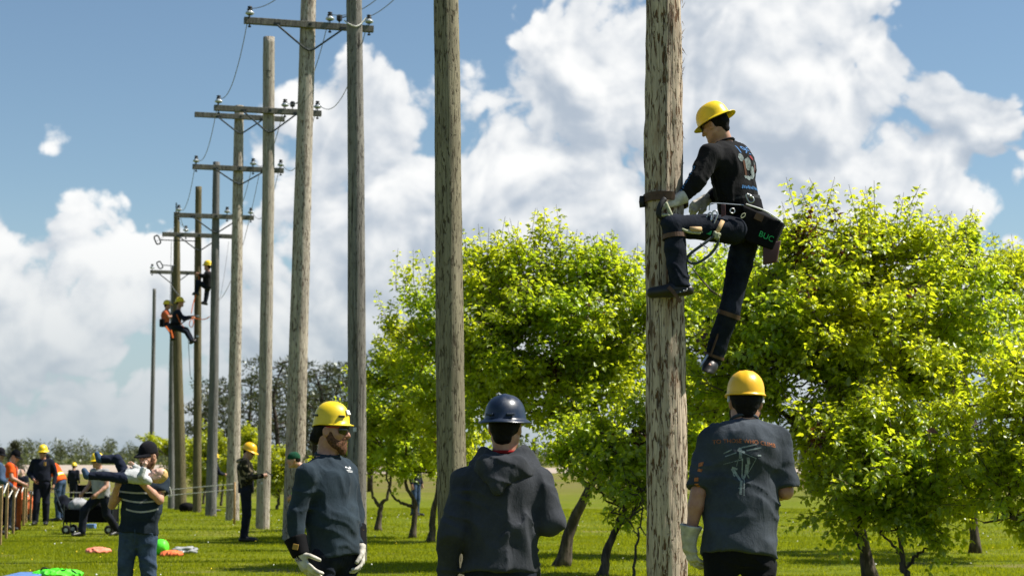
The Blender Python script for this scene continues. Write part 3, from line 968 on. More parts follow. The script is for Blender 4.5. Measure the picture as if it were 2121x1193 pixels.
def make_trunk(root, limbs, matname='maple_bark', seed=0):
    """limbs: list of (points, r0, r1): one joined trunk with its main limbs"""
    r = np.random.default_rng(seed + 50)
    mb = MB(); out = []
    for (pts, r0, r1) in limbs:
        c = curve_pts(pts, 22)
        n = len(c)
        c = [p + Vector(r.normal(0, 0.012, 3)) * (0 if i == 0 else 1) for i, p in enumerate(c)]
        rad = [(r0 + (r1 - r0) * (i / (n - 1)) ** 0.8) * (1 + r.normal(0, 0.04)) for i in range(n)]
        if r0 > 0.06: rad[0] *= 1.45; rad[1] *= 1.15
        mb.tube(c, rad, 10)
        out.append([np.array(p) for p in c])
    mb.build('trunk', MATS[matname], root, smooth=True)
    return out

def lobe(px, py, Y, rx, ry, n, rz=None, dy=0.0):
    s = FPX / Y
    c = at(px, py, Y + dy)
    return (c, (rx / s, (rz if rz else rx) / s, ry / s), n)

def tree(label, Y, base_px, limbs_px, lobes, seed, leaf=0.085, tops=(), trunk_r=0.08, matname='maple_leaf', shoot=0.42, dens=1.0, group='leafy maples on the lawn', name='maple_tree', every=1):
    g = ground(base_px, Y); g.z = height(g.x, Y) - 0.03
    root = empty(name, g, label, 'tree', group)
    limbs = []
    for (pts, r0, r1) in limbs_px:
        limbs.append(([at(px, py, Y + dy) if py is not None else g for (px, py, dy) in pts], r0, r1))
    ls = make_trunk(root, limbs, seed=seed)
    B, D, Ln = make_crown(root, lobes, seed, leaf, shoot, matname, dens, [(at(px, py, Y), n, ln) for (px, py, n, ln) in tops])
    make_branches(root, B, D, Ln, [l[len(l) // 3:] for l in ls], seed, every=every)
    return root

G = None
# right-hand group
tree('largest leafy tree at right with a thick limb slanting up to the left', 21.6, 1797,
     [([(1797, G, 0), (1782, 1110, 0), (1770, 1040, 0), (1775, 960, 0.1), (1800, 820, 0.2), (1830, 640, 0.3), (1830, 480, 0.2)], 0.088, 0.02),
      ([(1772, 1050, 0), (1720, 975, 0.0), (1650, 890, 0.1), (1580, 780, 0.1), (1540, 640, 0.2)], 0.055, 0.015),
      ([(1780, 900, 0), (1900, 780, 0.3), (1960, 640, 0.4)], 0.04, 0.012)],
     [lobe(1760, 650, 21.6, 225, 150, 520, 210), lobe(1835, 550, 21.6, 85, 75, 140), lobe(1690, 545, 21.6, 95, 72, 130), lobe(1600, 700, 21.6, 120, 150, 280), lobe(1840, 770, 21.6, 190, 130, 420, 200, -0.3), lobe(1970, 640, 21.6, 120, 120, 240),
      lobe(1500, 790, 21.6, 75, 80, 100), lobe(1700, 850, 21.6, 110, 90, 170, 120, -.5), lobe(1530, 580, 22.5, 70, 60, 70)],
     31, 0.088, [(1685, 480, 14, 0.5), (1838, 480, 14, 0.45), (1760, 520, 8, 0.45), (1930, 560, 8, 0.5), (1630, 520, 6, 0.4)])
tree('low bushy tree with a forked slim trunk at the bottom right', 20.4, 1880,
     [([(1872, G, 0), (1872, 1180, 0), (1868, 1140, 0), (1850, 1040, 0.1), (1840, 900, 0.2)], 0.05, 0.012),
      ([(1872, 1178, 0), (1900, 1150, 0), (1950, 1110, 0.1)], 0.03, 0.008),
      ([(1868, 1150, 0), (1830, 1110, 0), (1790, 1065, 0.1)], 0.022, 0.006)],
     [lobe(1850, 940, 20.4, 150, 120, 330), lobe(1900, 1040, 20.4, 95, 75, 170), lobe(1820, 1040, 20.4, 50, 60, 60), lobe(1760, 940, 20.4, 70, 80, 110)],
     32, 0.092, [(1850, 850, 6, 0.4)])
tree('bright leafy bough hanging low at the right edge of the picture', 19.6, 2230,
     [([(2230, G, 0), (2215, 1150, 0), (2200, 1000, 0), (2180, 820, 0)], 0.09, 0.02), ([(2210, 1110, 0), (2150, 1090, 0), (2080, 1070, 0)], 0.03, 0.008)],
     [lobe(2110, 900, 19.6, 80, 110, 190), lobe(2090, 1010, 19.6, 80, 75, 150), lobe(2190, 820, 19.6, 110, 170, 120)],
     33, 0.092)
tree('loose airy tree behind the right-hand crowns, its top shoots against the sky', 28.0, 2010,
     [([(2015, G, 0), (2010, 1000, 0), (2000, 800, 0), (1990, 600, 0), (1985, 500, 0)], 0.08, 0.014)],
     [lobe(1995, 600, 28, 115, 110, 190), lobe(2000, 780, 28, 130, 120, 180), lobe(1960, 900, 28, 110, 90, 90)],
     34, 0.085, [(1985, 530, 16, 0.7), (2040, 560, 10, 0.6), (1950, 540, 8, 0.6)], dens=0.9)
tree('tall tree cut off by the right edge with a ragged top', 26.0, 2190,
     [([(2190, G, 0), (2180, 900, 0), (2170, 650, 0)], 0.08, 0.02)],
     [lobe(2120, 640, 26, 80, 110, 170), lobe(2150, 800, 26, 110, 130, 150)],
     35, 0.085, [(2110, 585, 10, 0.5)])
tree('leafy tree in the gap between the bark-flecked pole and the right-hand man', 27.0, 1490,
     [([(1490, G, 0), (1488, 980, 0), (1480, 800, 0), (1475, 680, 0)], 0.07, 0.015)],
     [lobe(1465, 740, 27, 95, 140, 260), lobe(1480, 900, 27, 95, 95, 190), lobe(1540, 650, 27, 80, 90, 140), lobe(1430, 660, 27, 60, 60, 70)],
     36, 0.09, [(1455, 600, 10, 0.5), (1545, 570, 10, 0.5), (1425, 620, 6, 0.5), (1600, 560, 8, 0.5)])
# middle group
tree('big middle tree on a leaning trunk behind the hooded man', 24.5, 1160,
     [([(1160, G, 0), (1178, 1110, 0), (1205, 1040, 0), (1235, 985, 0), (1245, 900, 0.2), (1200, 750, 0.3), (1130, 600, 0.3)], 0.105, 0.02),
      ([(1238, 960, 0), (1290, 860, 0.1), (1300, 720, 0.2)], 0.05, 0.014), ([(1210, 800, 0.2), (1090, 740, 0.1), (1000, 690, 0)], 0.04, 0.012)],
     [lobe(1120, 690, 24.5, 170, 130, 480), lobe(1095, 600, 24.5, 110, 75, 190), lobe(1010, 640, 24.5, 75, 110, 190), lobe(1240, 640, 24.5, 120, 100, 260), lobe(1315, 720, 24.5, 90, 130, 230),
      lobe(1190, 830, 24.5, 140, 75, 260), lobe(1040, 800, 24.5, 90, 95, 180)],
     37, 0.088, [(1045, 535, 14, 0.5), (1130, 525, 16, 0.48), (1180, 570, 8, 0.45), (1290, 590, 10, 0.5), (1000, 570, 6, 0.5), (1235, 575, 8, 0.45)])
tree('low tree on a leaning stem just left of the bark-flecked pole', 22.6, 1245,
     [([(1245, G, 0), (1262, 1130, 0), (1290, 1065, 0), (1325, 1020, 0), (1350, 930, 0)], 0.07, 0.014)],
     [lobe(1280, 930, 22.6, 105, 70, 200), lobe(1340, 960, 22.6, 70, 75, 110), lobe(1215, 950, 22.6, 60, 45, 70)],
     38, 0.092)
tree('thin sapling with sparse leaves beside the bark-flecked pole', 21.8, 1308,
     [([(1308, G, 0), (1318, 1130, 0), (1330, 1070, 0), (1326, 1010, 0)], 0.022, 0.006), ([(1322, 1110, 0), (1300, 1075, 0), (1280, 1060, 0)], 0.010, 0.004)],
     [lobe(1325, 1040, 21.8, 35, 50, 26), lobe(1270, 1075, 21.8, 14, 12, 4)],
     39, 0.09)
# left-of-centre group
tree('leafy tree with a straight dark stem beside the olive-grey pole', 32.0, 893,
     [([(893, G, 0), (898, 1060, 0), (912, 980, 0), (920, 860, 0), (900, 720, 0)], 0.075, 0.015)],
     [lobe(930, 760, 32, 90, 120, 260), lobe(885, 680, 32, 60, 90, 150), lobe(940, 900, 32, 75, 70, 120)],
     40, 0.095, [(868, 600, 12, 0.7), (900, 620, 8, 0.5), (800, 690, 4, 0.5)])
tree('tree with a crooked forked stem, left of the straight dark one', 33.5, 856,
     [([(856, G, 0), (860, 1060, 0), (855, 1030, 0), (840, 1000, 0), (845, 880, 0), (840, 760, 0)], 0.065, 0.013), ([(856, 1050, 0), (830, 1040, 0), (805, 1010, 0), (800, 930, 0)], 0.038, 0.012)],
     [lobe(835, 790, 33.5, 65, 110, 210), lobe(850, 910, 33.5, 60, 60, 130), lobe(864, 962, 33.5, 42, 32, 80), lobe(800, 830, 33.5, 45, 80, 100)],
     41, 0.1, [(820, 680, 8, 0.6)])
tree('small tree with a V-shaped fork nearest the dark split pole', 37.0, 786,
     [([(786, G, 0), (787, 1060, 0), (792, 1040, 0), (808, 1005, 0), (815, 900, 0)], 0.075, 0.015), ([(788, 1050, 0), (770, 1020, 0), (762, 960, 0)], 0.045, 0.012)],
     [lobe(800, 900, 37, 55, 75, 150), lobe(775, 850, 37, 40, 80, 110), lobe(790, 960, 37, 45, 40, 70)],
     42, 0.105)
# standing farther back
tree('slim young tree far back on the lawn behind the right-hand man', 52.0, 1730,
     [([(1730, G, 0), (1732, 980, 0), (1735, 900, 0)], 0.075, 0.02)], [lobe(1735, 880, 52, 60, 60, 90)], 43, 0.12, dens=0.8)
tree('slim trunk far back on the lawn near the right edge', 52.0, 2030,
     [([(2030, G, 0), (2030, 980, 0), (2030, 900, 0)], 0.075, 0.02)], [lobe(2030, 860, 52, 70, 70, 90)], 44, 0.12, dens=0.8)
for i, (px, Y, top, w, lab) in enumerate([(355, 78, 905, 48, 'yellow-green young tree behind the father and the far poles'), (462, 70, 900, 55, 'yellow-green young tree behind the slate-grey and speckled poles'),
                                          (510, 66, 905, 42, 'yellow-green young tree behind the camouflage jacket'), (578, 58, 952, 34, 'low yellow-green bush right of the tan pole'), (425, 74, 900, 40, 'yellow-green young tree behind the olive-brown pole')]):
    cy = (top + 990) / 2
    tree(lab, Y, px, [([(px, G, 0), (px + 2, 985, 0), (px, cy, 0)], 0.06, 0.02)],
         [lobe(px, cy, Y, w, (1000 - top) / 2 + 6, 150), lobe(px - w * .4, cy + 15, Y, w * .6, 35, 60), lobe(px + w * .45, cy + 12, Y, w * .6, 36, 60)],
         60 + i, 0.13, matname='maple_leaf_far', shoot=0.5, group='young trees at the back of the lawn', name='young_tree', every=4)

# ------------------------------------------------------------------ pines
def pine(label, px, Y, top, seed, spread=1.0, low=0.25, name='pine_tree', spruce=False, kind_group='pines behind the poles'):
    r = np.random.default_rng(seed)
    g = ground(px, Y); g.z = height(g.x, Y) - 0.05
    H = at(px, top, Y).z - g.z
    root = empty(name, g, label, 'tree', kind_group)
    mb = MB()
    tip = g + Vector((r.normal(0, .15), r.normal(0, .15), H * 0.97))
    mb.tube(curve_pts([g, g + Vector((r.normal(0, .1), 0, H * .4)), g + Vector((r.normal(0, .15), 0, H * .75)), tip], 12), [0.16 * (1 - i / 13) + 0.02 for i in range(13)][:13], 7)
    C = []; S = []
    nb = 30 if not spruce else 34
    for i in range(nb):
        f = low + (1 - low) * (i + r.random()) / nb
        a = r.random() * 6.283
        if spruce: L = H * 0.24 * (1.02 - f) + 0.15
        else: L = spread * H * (0.10 + 0.17 * math.sin(math.pi * min(1, (1.05 - f) / (1.05 - low)))) * (0.55 + 0.8 * r.random())
        b0 = g + Vector((0, 0, H * f)); e = b0 + Vector((math.cos(a) * L, math.sin(a) * L, (0.25 if not spruce else -0.12) * L + r.normal(0, 0.1)))
        mb.tube([b0, b0.lerp(e, 0.5) - Vector((0, 0, 0.05 * L)), e], [0.035, 0.025, 0.01], 4, caps=False)
        k = 3 if not spruce else 5
        for q in range(k):
            t_ = 0.45 + 0.55 * (q + r.random()) / k
            C.append(np.array(b0.lerp(e, t_)) + r.normal(0, 0.12, 3) + (0, 0, 0.08)); S.append(0.22 + 0.30 * r.random())
    C.append(np.array(tip)); S.append(0.25)
    mb.build('trunk', MATS['pine_bark'], root, smooth=True)
    C = np.array(C); S = np.array(S)
    m_ = 26
    cc = np.repeat(C, m_, 0); ss = np.repeat(S, m_)
    u = unit(r.normal(size=(len(cc), 3)))
    p = cc + u * (ss * r.random(len(cc)) ** 0.5)[:, None] * np.array([1.25, 1.25, 0.7])
    d = unit(u + np.array([0, 0, 0.5]) + r.normal(0, .4, u.shape))
    s = unit(np.cross(d, r.normal(size=d.shape)))
    L = 0.16 + 0.12 * r.random(len(cc)); W = 0.028 + 0.03 * r.random(len(cc))
    V = np.stack([p - s * W[:, None], p + s * W[:, None], p + d * L[:, None]], 1).reshape(-1, 3)
    o = mesh_obj('crown', V, np.arange(len(V)).reshape(-1, 3), MATS['pine_needle'], root, smooth=False)
    attr(o, 'rnd', np.repeat(np.clip(r.random(len(cc)) * 0.6 + np.repeat(r.random(len(C)), m_) * 0.4, 0, 1), 3))
    tag(o, kind='stuff')
PINES = [(452, 100, 805, 'sparse pine glimpsed between the slate-grey and speckled poles'), (517, 96, 782, 'pine between the speckled pole and the tan pole'),
         (573, 92, 752, 'tallest pine, its pointed top right of the tan pole'), (598, 104, 800, 'dark pine low behind the tallest pine'), (662, 98, 765, 'broad pine above the bearded man\'s helmet'),
         (700, 106, 765, 'pine left of the dark split pole'), (768, 102, 745, 'pine top showing right of the dark split pole'), (428, 112, 830, 'small pine right of the olive-brown pole'), (636, 110, 790, 'pine partly behind the pole with the highest crossarm'),
         (720, 98, 830, 'low pine behind the dark split pole')]
for i, (px, Y, top, lab) in enumerate(PINES):
    pine(lab, px, Y, top, 80 + i, 1.25, 0.16)
pine('small dark spruce alone on the far lawn behind the right-hand man', 1694, 90, 958, 99, 1, 0.2, 'spruce_tree', True, 'small spruces')
pine('small dark spruce on the horizon behind the men in caps', 36, 200, 918, 98, 1, 0.1, 'spruce_tree', True, 'small spruces')

# ================================================================== PEOPLE: implicit-surface figures
class Field:
    """signed distance on a rectilinear grid, meshed with surface nets"""
    def __init__(self, lo, hi, h, fine=()):
        self.ax = []
        for a in range(3):
            edges = [(lo[a], hi[a], h)]
            xs = []; x = lo[a]
            while x < hi[a]:
                st = h
                for (c, rad, hf) in fine:
                    if abs(x - c[a]) < rad: st = min(st, hf)
                xs.append(x); x += st
            xs.append(hi[a])
            self.ax.append(np.array(xs, dtype=np.float32))
        self.f = np.full([len(a) for a in self.ax], 0.25, dtype=np.float32)
        self.h = h
    def sub(self, lo, hi):
        sl = []
        for a in range(3):
            i0 = max(0, np.searchsorted(self.ax[a], lo[a]) - 1); i1 = min(len(self.ax[a]), np.searchsorted(self.ax[a], hi[a]) + 1)
            if i1 <= i0: return None, None
            sl.append(slice(i0, i1))
        g = np.meshgrid(self.ax[0][sl[0]], self.ax[1][sl[1]], self.ax[2][sl[2]], indexing='ij', sparse=True)
        return tuple(sl), g
    def blend(self, sl, d, k, op):
        a = self.f[sl]
        if op == 'add':
            if k > 0:
                h = np.clip(0.5 + 0.5 * (a - d) / k, 0, 1)
                self.f[sl] = a + (d - a) * h - k * h * (1 - h)
            else: self.f[sl] = np.minimum(a, d)
        elif op == 'cut':
            d = -d
            if k > 0:
                h = np.clip(0.5 - 0.5 * (a - d) / k, 0, 1)
                self.f[sl] = a + (d - a) * h + k * h * (1 - h)
            else: self.f[sl] = np.maximum(a, d)
    def cone(self, a, b, ra, rb, k=0.02, flat=None, op='add', clips=()):
        """rounded cone from a to b; flat=(axis, factor) widens it along axis; clips=(point, normal) cut it off"""
        a = np.array(a, float); b = np.array(b, float)
        R_ = max(ra, rb) * (max(1.0, flat[1]) if flat else 1.0) + k + 0.03
        sl, g = self.sub(np.minimum(a, b) - R_, np.maximum(a, b) + R_)
        if sl is None: return
        ba = b - a; L2 = max(1e-9, float(ba @ ba))
        q = [g[i] - a[i] for i in range(3)]
        t = np.clip((q[0] * ba[0] + q[1] * ba[1] + q[2] * ba[2]) / L2, 0, 1).astype(np.float32)
        q = [q[i] - t * ba[i] for i in range(3)]
        if flat:
            w = np.array(flat[0], float); w /= np.linalg.norm(w)
            c = q[0] * w[0] + q[1] * w[1] + q[2] * w[2]
            c = c * (1 - 1 / flat[1])
            q = [q[i] - c * w[i] for i in range(3)]
        d = np.sqrt(q[0] ** 2 + q[1] ** 2 + q[2] ** 2) - (ra + (rb - ra) * t)
        for (p, n) in clips:
            n = np.array(n, float); n /= np.linalg.norm(n)
            d = np.maximum(d, (g[0] - p[0]) * n[0] + (g[1] - p[1]) * n[1] + (g[2] - p[2]) * n[2])
        self.blend(sl, d.astype(np.float32), k, op)
    def ell(self, c, r, M=None, k=0.02, op='add', clips=()):
        """ellipsoid; M rows are its axes"""
        c = np.array(c, float); r = np.array(r, float)
        R_ = float(max(r)) + k + 0.03
        sl, g = self.sub(c - R_, c + R_)
        if sl is None: return
        q = [g[i] - c[i] for i in range(3)]
        M = np.eye(3) if M is None else np.array(M, float)
        u = [(q[0] * M[i][0] + q[1] * M[i][1] + q[2] * M[i][2]) for i in range(3)]
        k0 = np.sqrt((u[0] / r[0]) ** 2 + (u[1] / r[1]) ** 2 + (u[2] / r[2]) ** 2)
        k1 = np.sqrt((u[0] / r[0] ** 2) ** 2 + (u[1] / r[1] ** 2) ** 2 + (u[2] / r[2] ** 2) ** 2)
        d = k0 * (k0 - 1) / np.maximum(k1, 1e-6)
        for (p, n) in clips:
            n = np.array(n, float); n /= np.linalg.norm(n)
            d = np.maximum(d, (g[0] - p[0]) * n[0] + (g[1] - p[1]) * n[1] + (g[2] - p[2]) * n[2])
        self.blend(sl, d.astype(np.float32), k, op)
    def plane(self, p, n, near=None, rad=None):
        """cut everything on the +n side (within rad of near)"""
        n = np.array(n, float); n /= np.linalg.norm(n)
        g = np.meshgrid(*self.ax, indexing='ij', sparse=True)
        d = (g[0] - p[0]) * n[0] + (g[1] - p[1]) * n[1] + (g[2] - p[2]) * n[2]
        if near is not None:
            dist = np.sqrt((g[0] - near[0]) ** 2 + (g[1] - near[1]) ** 2 + (g[2] - near[2]) ** 2)
            d = np.where(dist < rad, d, -1.0)
        self.f = np.maximum(self.f, d.astype(np.float32))
    def displace(self, fn, band=0.05):
        i = np.nonzero(np.abs(self.f) < band)
        if len(i[0]) == 0: return
        P = np.stack([self.ax[0][i[0]], self.ax[1][i[1]], self.ax[2][i[2]]], 1)
        self.f[i] += fn(P).astype(np.float32)
    def mesh(self):
        f = self.f; nx, ny, nz = f.shape
        ins = f < 0
        cx, cy, cz = nx - 1, ny - 1, nz - 1
        cells, pts, quads = [], [], []
        A = self.ax
        for a in range(3):
            s0 = [slice(None)] * 3; s1 = [slice(None)] * 3
            s0[a] = slice(0, -1); s1[a] = slice(1, None)
            x = ins[tuple(s0)] != ins[tuple(s1)]
            # keep away from the border
            i = np.nonzero(x)
            ok = np.ones(len(i[0]), bool)
            for b in range(3):
                if b != a: ok &= (i[b] > 0) & (i[b] < f.shape[b] - 1)
            i = tuple(q[ok] for q in i)
            j = list(i); j[a] = i[a] + 1; j = tuple(j)
            f0 = f[i]; f1 = f[j]
            t = f0 / (f0 - f1)
            P = np.stack([A[b][i[b]] for b in range(3)], 1).astype(np.float64)
            P[:, a] += t * (A[a][j[a]] - A[a][i[a]])
            b, c = (a + 1) % 3, (a + 2) % 3
            four = []
            for (db, dc) in ((-1, -1), (0, -1), (0, 0), (-1, 0)):
                q = [None] * 3; q[a] = i[a]; q[b] = i[b] + db; q[c] = i[c] + dc
                cid = (q[0] * cy + q[1]) * cz + q[2]
                four.append(cid); cells.append(cid); pts.append(P)
            Q = np.stack(four, 1)
            flip = f0 > 0
            Q[flip] = Q[flip][:, ::-1]
            quads.append(Q)
        cells = np.concatenate(cells); pts = np.concatenate(pts); quads = np.concatenate(quads)
        u, inv = np.unique(cells, return_inverse=True)
        n = np.bincount(inv, minlength=len(u)).astype(float)
        V = np.stack([np.bincount(inv, pts[:, k], minlength=len(u)) / n for k in range(3)], 1)
        F = np.searchsorted(u, quads)
        return V, F

def relax(V, F, it=1, lam=0.4):
    e = np.concatenate([F[:, [0, 1]], F[:, [1, 2]], F[:, [2, 3]], F[:, [3, 0]]])
    for _ in range(it):
        acc = np.zeros_like(V); cnt = np.zeros(len(V))
        for k in range(3):
            acc[:, k] = np.bincount(e[:, 0], V[e[:, 1], k], minlength=len(V)) + np.bincount(e[:, 1], V[e[:, 0], k], minlength=len(V))
        cnt = np.bincount(e[:, 0], minlength=len(V)) + np.bincount(e[:, 1], minlength=len(V))
        V = V + lam * (acc / np.maximum(1, cnt)[:, None] - V)
    return V

def field_obj(fd, name, m, parent, it=1):
    V, F = fd.mesh()
    if len(V) == 0: return None
    V = relax(V, F, it)
    return mesh_obj(name, V, F, m, parent)

def nrm(v):
    v = np.array(v, float); return v / max(1e-9, np.linalg.norm(v))

# ------------------------------------------------------------------ materials for people
m_skin('skin', (0.46, 0.27, 0.19)); m_skin('skin_tan', (0.40, 0.215, 0.145)); m_skin('skin_pale', (0.62, 0.42, 0.34))
m_fabric('shirt_navy', (0.024, 0.036, 0.048)); m_fabric('shirt_black', (0.009, 0.009, 0.010)); m_fabric('hood_charcoal', (0.034, 0.037, 0.043), sheen=0.05)
m_fabric('tee_slate', (0.042, 0.050, 0.060)); m_fabric('trouser_black', (0.006, 0.0065, 0.008)); m_fabric('coverall_navy', (0.011, 0.013, 0.022))
m_fabric('hi_orange', (0.75, 0.10, 0.015), 0.15); m_fabric('hi_green', (0.50, 0.85, 0.02), 0.12); m_fabric('tee_grey', (0.30, 0.30, 0.31)); m_fabric('baby_grey', (0.42, 0.43, 0.43)); m_fabric('baby_navy', (0.012, 0.016, 0.032))
m_fabric('polo_dark', (0.014, 0.022, 0.032)); m_fabric('hood_red', (0.25, 0.015, 0.015)); m_fabric('tee_blue', (0.045, 0.075, 0.13)); m_fabric('beanie_green', (0.01, 0.06, 0.03)); m_fabric('tee_orange', (0.48, 0.115, 0.05))
m_denim('denim_dark', (0.0045, 0.0075, 0.015)); m_denim('denim_mid', (0.034, 0.054, 0.092)); m_denim('denim_blue', (0.035, 0.06, 0.11))
m_simple('boot_black', (0.012, 0.011, 0.011), 0.45, 0.4, bmp=0.3); m_simple('boot_brown', (0.05, 0.028, 0.016), 0.55, 0.35, bmp=0.3)
m_simple('glove_leather', (0.48, 0.45, 0.39), 0.75, 0.25, 0.25, 22, 0.5, bscale=45); m_simple('cuff_black', (0.005, 0.005, 0.006), 0.8, 0.12)
m_simple('hair_dark', (0.005, 0.004, 0.0035), 0.75, 0.15, 0.4, 60, 0.8, bscale=130); m_simple('hair_brown', (0.02, 0.011, 0.007), 0.75, 0.15, 0.4, 60, 0.8, bscale=130)
m_simple('hair_blond', (0.55, 0.36, 0.14), 0.6, 0.3, 0.3, 60, 0.8, bscale=130); m_simple('beard_red', (0.10, 0.045, 0.022), 0.8, 0.2, 0.5, 90, 0.9, bscale=170); m_simple('beard_dark', (0.03, 0.018, 0.012), 0.8, 0.2, 0.5, 90, 0.9, bscale=170)
m_simple('lens_black', (0.008, 0.008, 0.009), 0.08, 0.6, 0.02); m_simple('frame_red', (0.35, 0.02, 0.01), 0.3)
m_simple('eye_dark', (0.02, 0.012, 0.008), 0.2); m_simple('lip', (0.34, 0.13, 0.10), 0.5)
m_simple('leather_brown', (0.085, 0.045, 0.025), 0.6, 0.3, 0.3, 20, 0.4); m_simple('leather_red', (0.05, 0.012, 0.012), 0.55); m_simple('canvas_black', (0.005, 0.005, 0.006), 0.85, 0.1, 0.2, 20, 0.4)
m_simple('strap_black', (0.010, 0.010, 0.011), 0.7); m_simple('rope_olive', (0.34, 0.35, 0.24), 0.9, 0.2, 0.35, 90, 0.5); m_simple('rope_dark', (0.05, 0.06, 0.06), 0.8); m_simple('wood_tan', (0.50, 0.33, 0.16), 0.7)
m_simple('orange_rope', (0.65, 0.13, 0.02), 0.8); m_simple('print_orange', (0.36, 0.12, 0.035), 0.9, var=0.5, scale=70); m_simple('print_grey', (0.20, 0.235, 0.235), 0.9, 0.2, 0.35, 60); m_simple('print_white', (0.62, 0.63, 0.63), 0.9); m_simple('print_blue', (0.035, 0.15, 0.36), 0.8)
m_simple('print_red', (0.22, 0.02, 0.025), 0.9); m_simple('print_brown', (0.10, 0.04, 0.02), 0.9); m_simple('print_green', (0.02, 0.33, 0.10), 0.8); m_simple('tab_gold', (0.45, 0.25, 0.05), 0.7); m_simple('stripe_grey', (0.36, 0.35, 0.32), 0.9); m_simple('silver_tape', (0.55, 0.56, 0.56), 0.5)
def m_shell(name, col, scuff):
    m, t, b = mat(name, 0.32, 0.5)
    co = objco(t)
    n = t.noise(co, 14, 6, 0.7); n2 = t.noise(t.mapping(co, (60, 60, 12)), 1.0, 4, 0.7)
    c = t.mix(t.math('MULTIPLY', t.mapr(n, 0.55, 0.75), 0.55), tuple(col) + (1,), tuple(scuff) + (1,))
    c = t.mix(t.math('MULTIPLY', t.mapr(n2, 0.62, 0.72), 0.5), c, tuple(scuff) + (1,))
    t.link(c, b.inputs['Base Color'])
    t.link(t.mapr(n, 0.3, 0.7, 0.25, 0.5), b.inputs['Roughness'])
    bump(t, b, n, 0.08, 0.004)
    return m
m_shell('shell_yellow', (0.78, 0.55, 0.010), (0.50, 0.36, 0.03)); m_shell('shell_amber', (0.82, 0.45, 0.010), (0.60, 0.30, 0.02)); m_shell('shell_navy', (0.006, 0.014, 0.034), (0.035, 0.055, 0.085))
m, t, b = mat('camo', 0.9, 0.1)
co = objco(t)
ca = t.noise(co, 9, 2, 0.5); cb = t.noise(t.mapping(co, (1, 1, 1), (4, 7, 1)), 11, 2, 0.5)
c = t.mix(t.mapr(ca, 0.49, 0.51), (0.03, 0.028, 0.018, 1), (0.012, 0.011, 0.009, 1))
c = t.mix(t.mapr(cb, 0.55, 0.57), c, (0.21, 0.17, 0.11, 1))
t.link(c, b.inputs['Base Color'])

# ------------------------------------------------------------------ figure pieces
def head_axes(f, up=(0, 0, 1)):
    f = nrm(f); r_ = nrm(np.cross(f, up)); u = np.cross(r_, f)
    return r_, f, u

def add_head(fd, hc, f, up, S, neck, female=False):
    r_, f, u = head_axes(f, up); M = [r_, f, u]
    H = lambda a, b, c: np.array(hc) + (r_ * a + f * b + u * c) * S
    E = lambda p, rad, k=0.012, op='add': fd.ell(H(*p), np.array(rad) * S, M, k * S, op)
    E((0, -0.012, 0.028), (0.077, 0.098, 0.092))
    E((0, 0.022, -0.045), (0.063, 0.072, 0.085), 0.03)
    E((0, 0.062, -0.098), (0.034, 0.028, 0.022), 0.03)
    for s in (-1, 1):
        fd.cone(H(s * 0.055, 0.0, -0.06), H(s * 0.018, 0.07, -0.105), 0.018 * S, 0.016 * S, 0.03 * S)
        E((s * 0.044, 0.066, -0.022), (0.022, 0.020, 0.020), 0.025)
    E((0, 0.078, 0.026), (0.056, 0.016, 0.013), 0.02)
    for s in (-1, 1):
        E((s * 0.032, 0.098, 0.004), (0.020, 0.016, 0.014), 0.015, 'cut')
        E((s * 0.032, 0.078, 0.004), (0.014, 0.013, 0.012), 0.004)
    fd.cone(H(0, 0.088, 0.016), H(0, 0.113, -0.030), 0.009 * S, 0.0135 * S, 0.012 * S)
    for s in (-1, 1): E((s * 0.013, 0.100, -0.034), (0.009, 0.011, 0.009), 0.008)
    E((0, 0.088, -0.058), (0.025, 0.012, 0.006), 0.006); E((0, 0.087, -0.070), (0.022, 0.012, 0.007), 0.006)
    for s in (-1, 1):
        E((s * 0.080, -0.008, -0.008), (0.011, 0.024, 0.034), 0.010)
        E((s * 0.090, 0.000, -0.006), (0.007, 0.012, 0.018), 0.006, 'cut')
    fd.cone(H(0, -0.030, -0.055), neck, 0.056 * S, 0.062 * S, 0.035 * S)
    return H, M

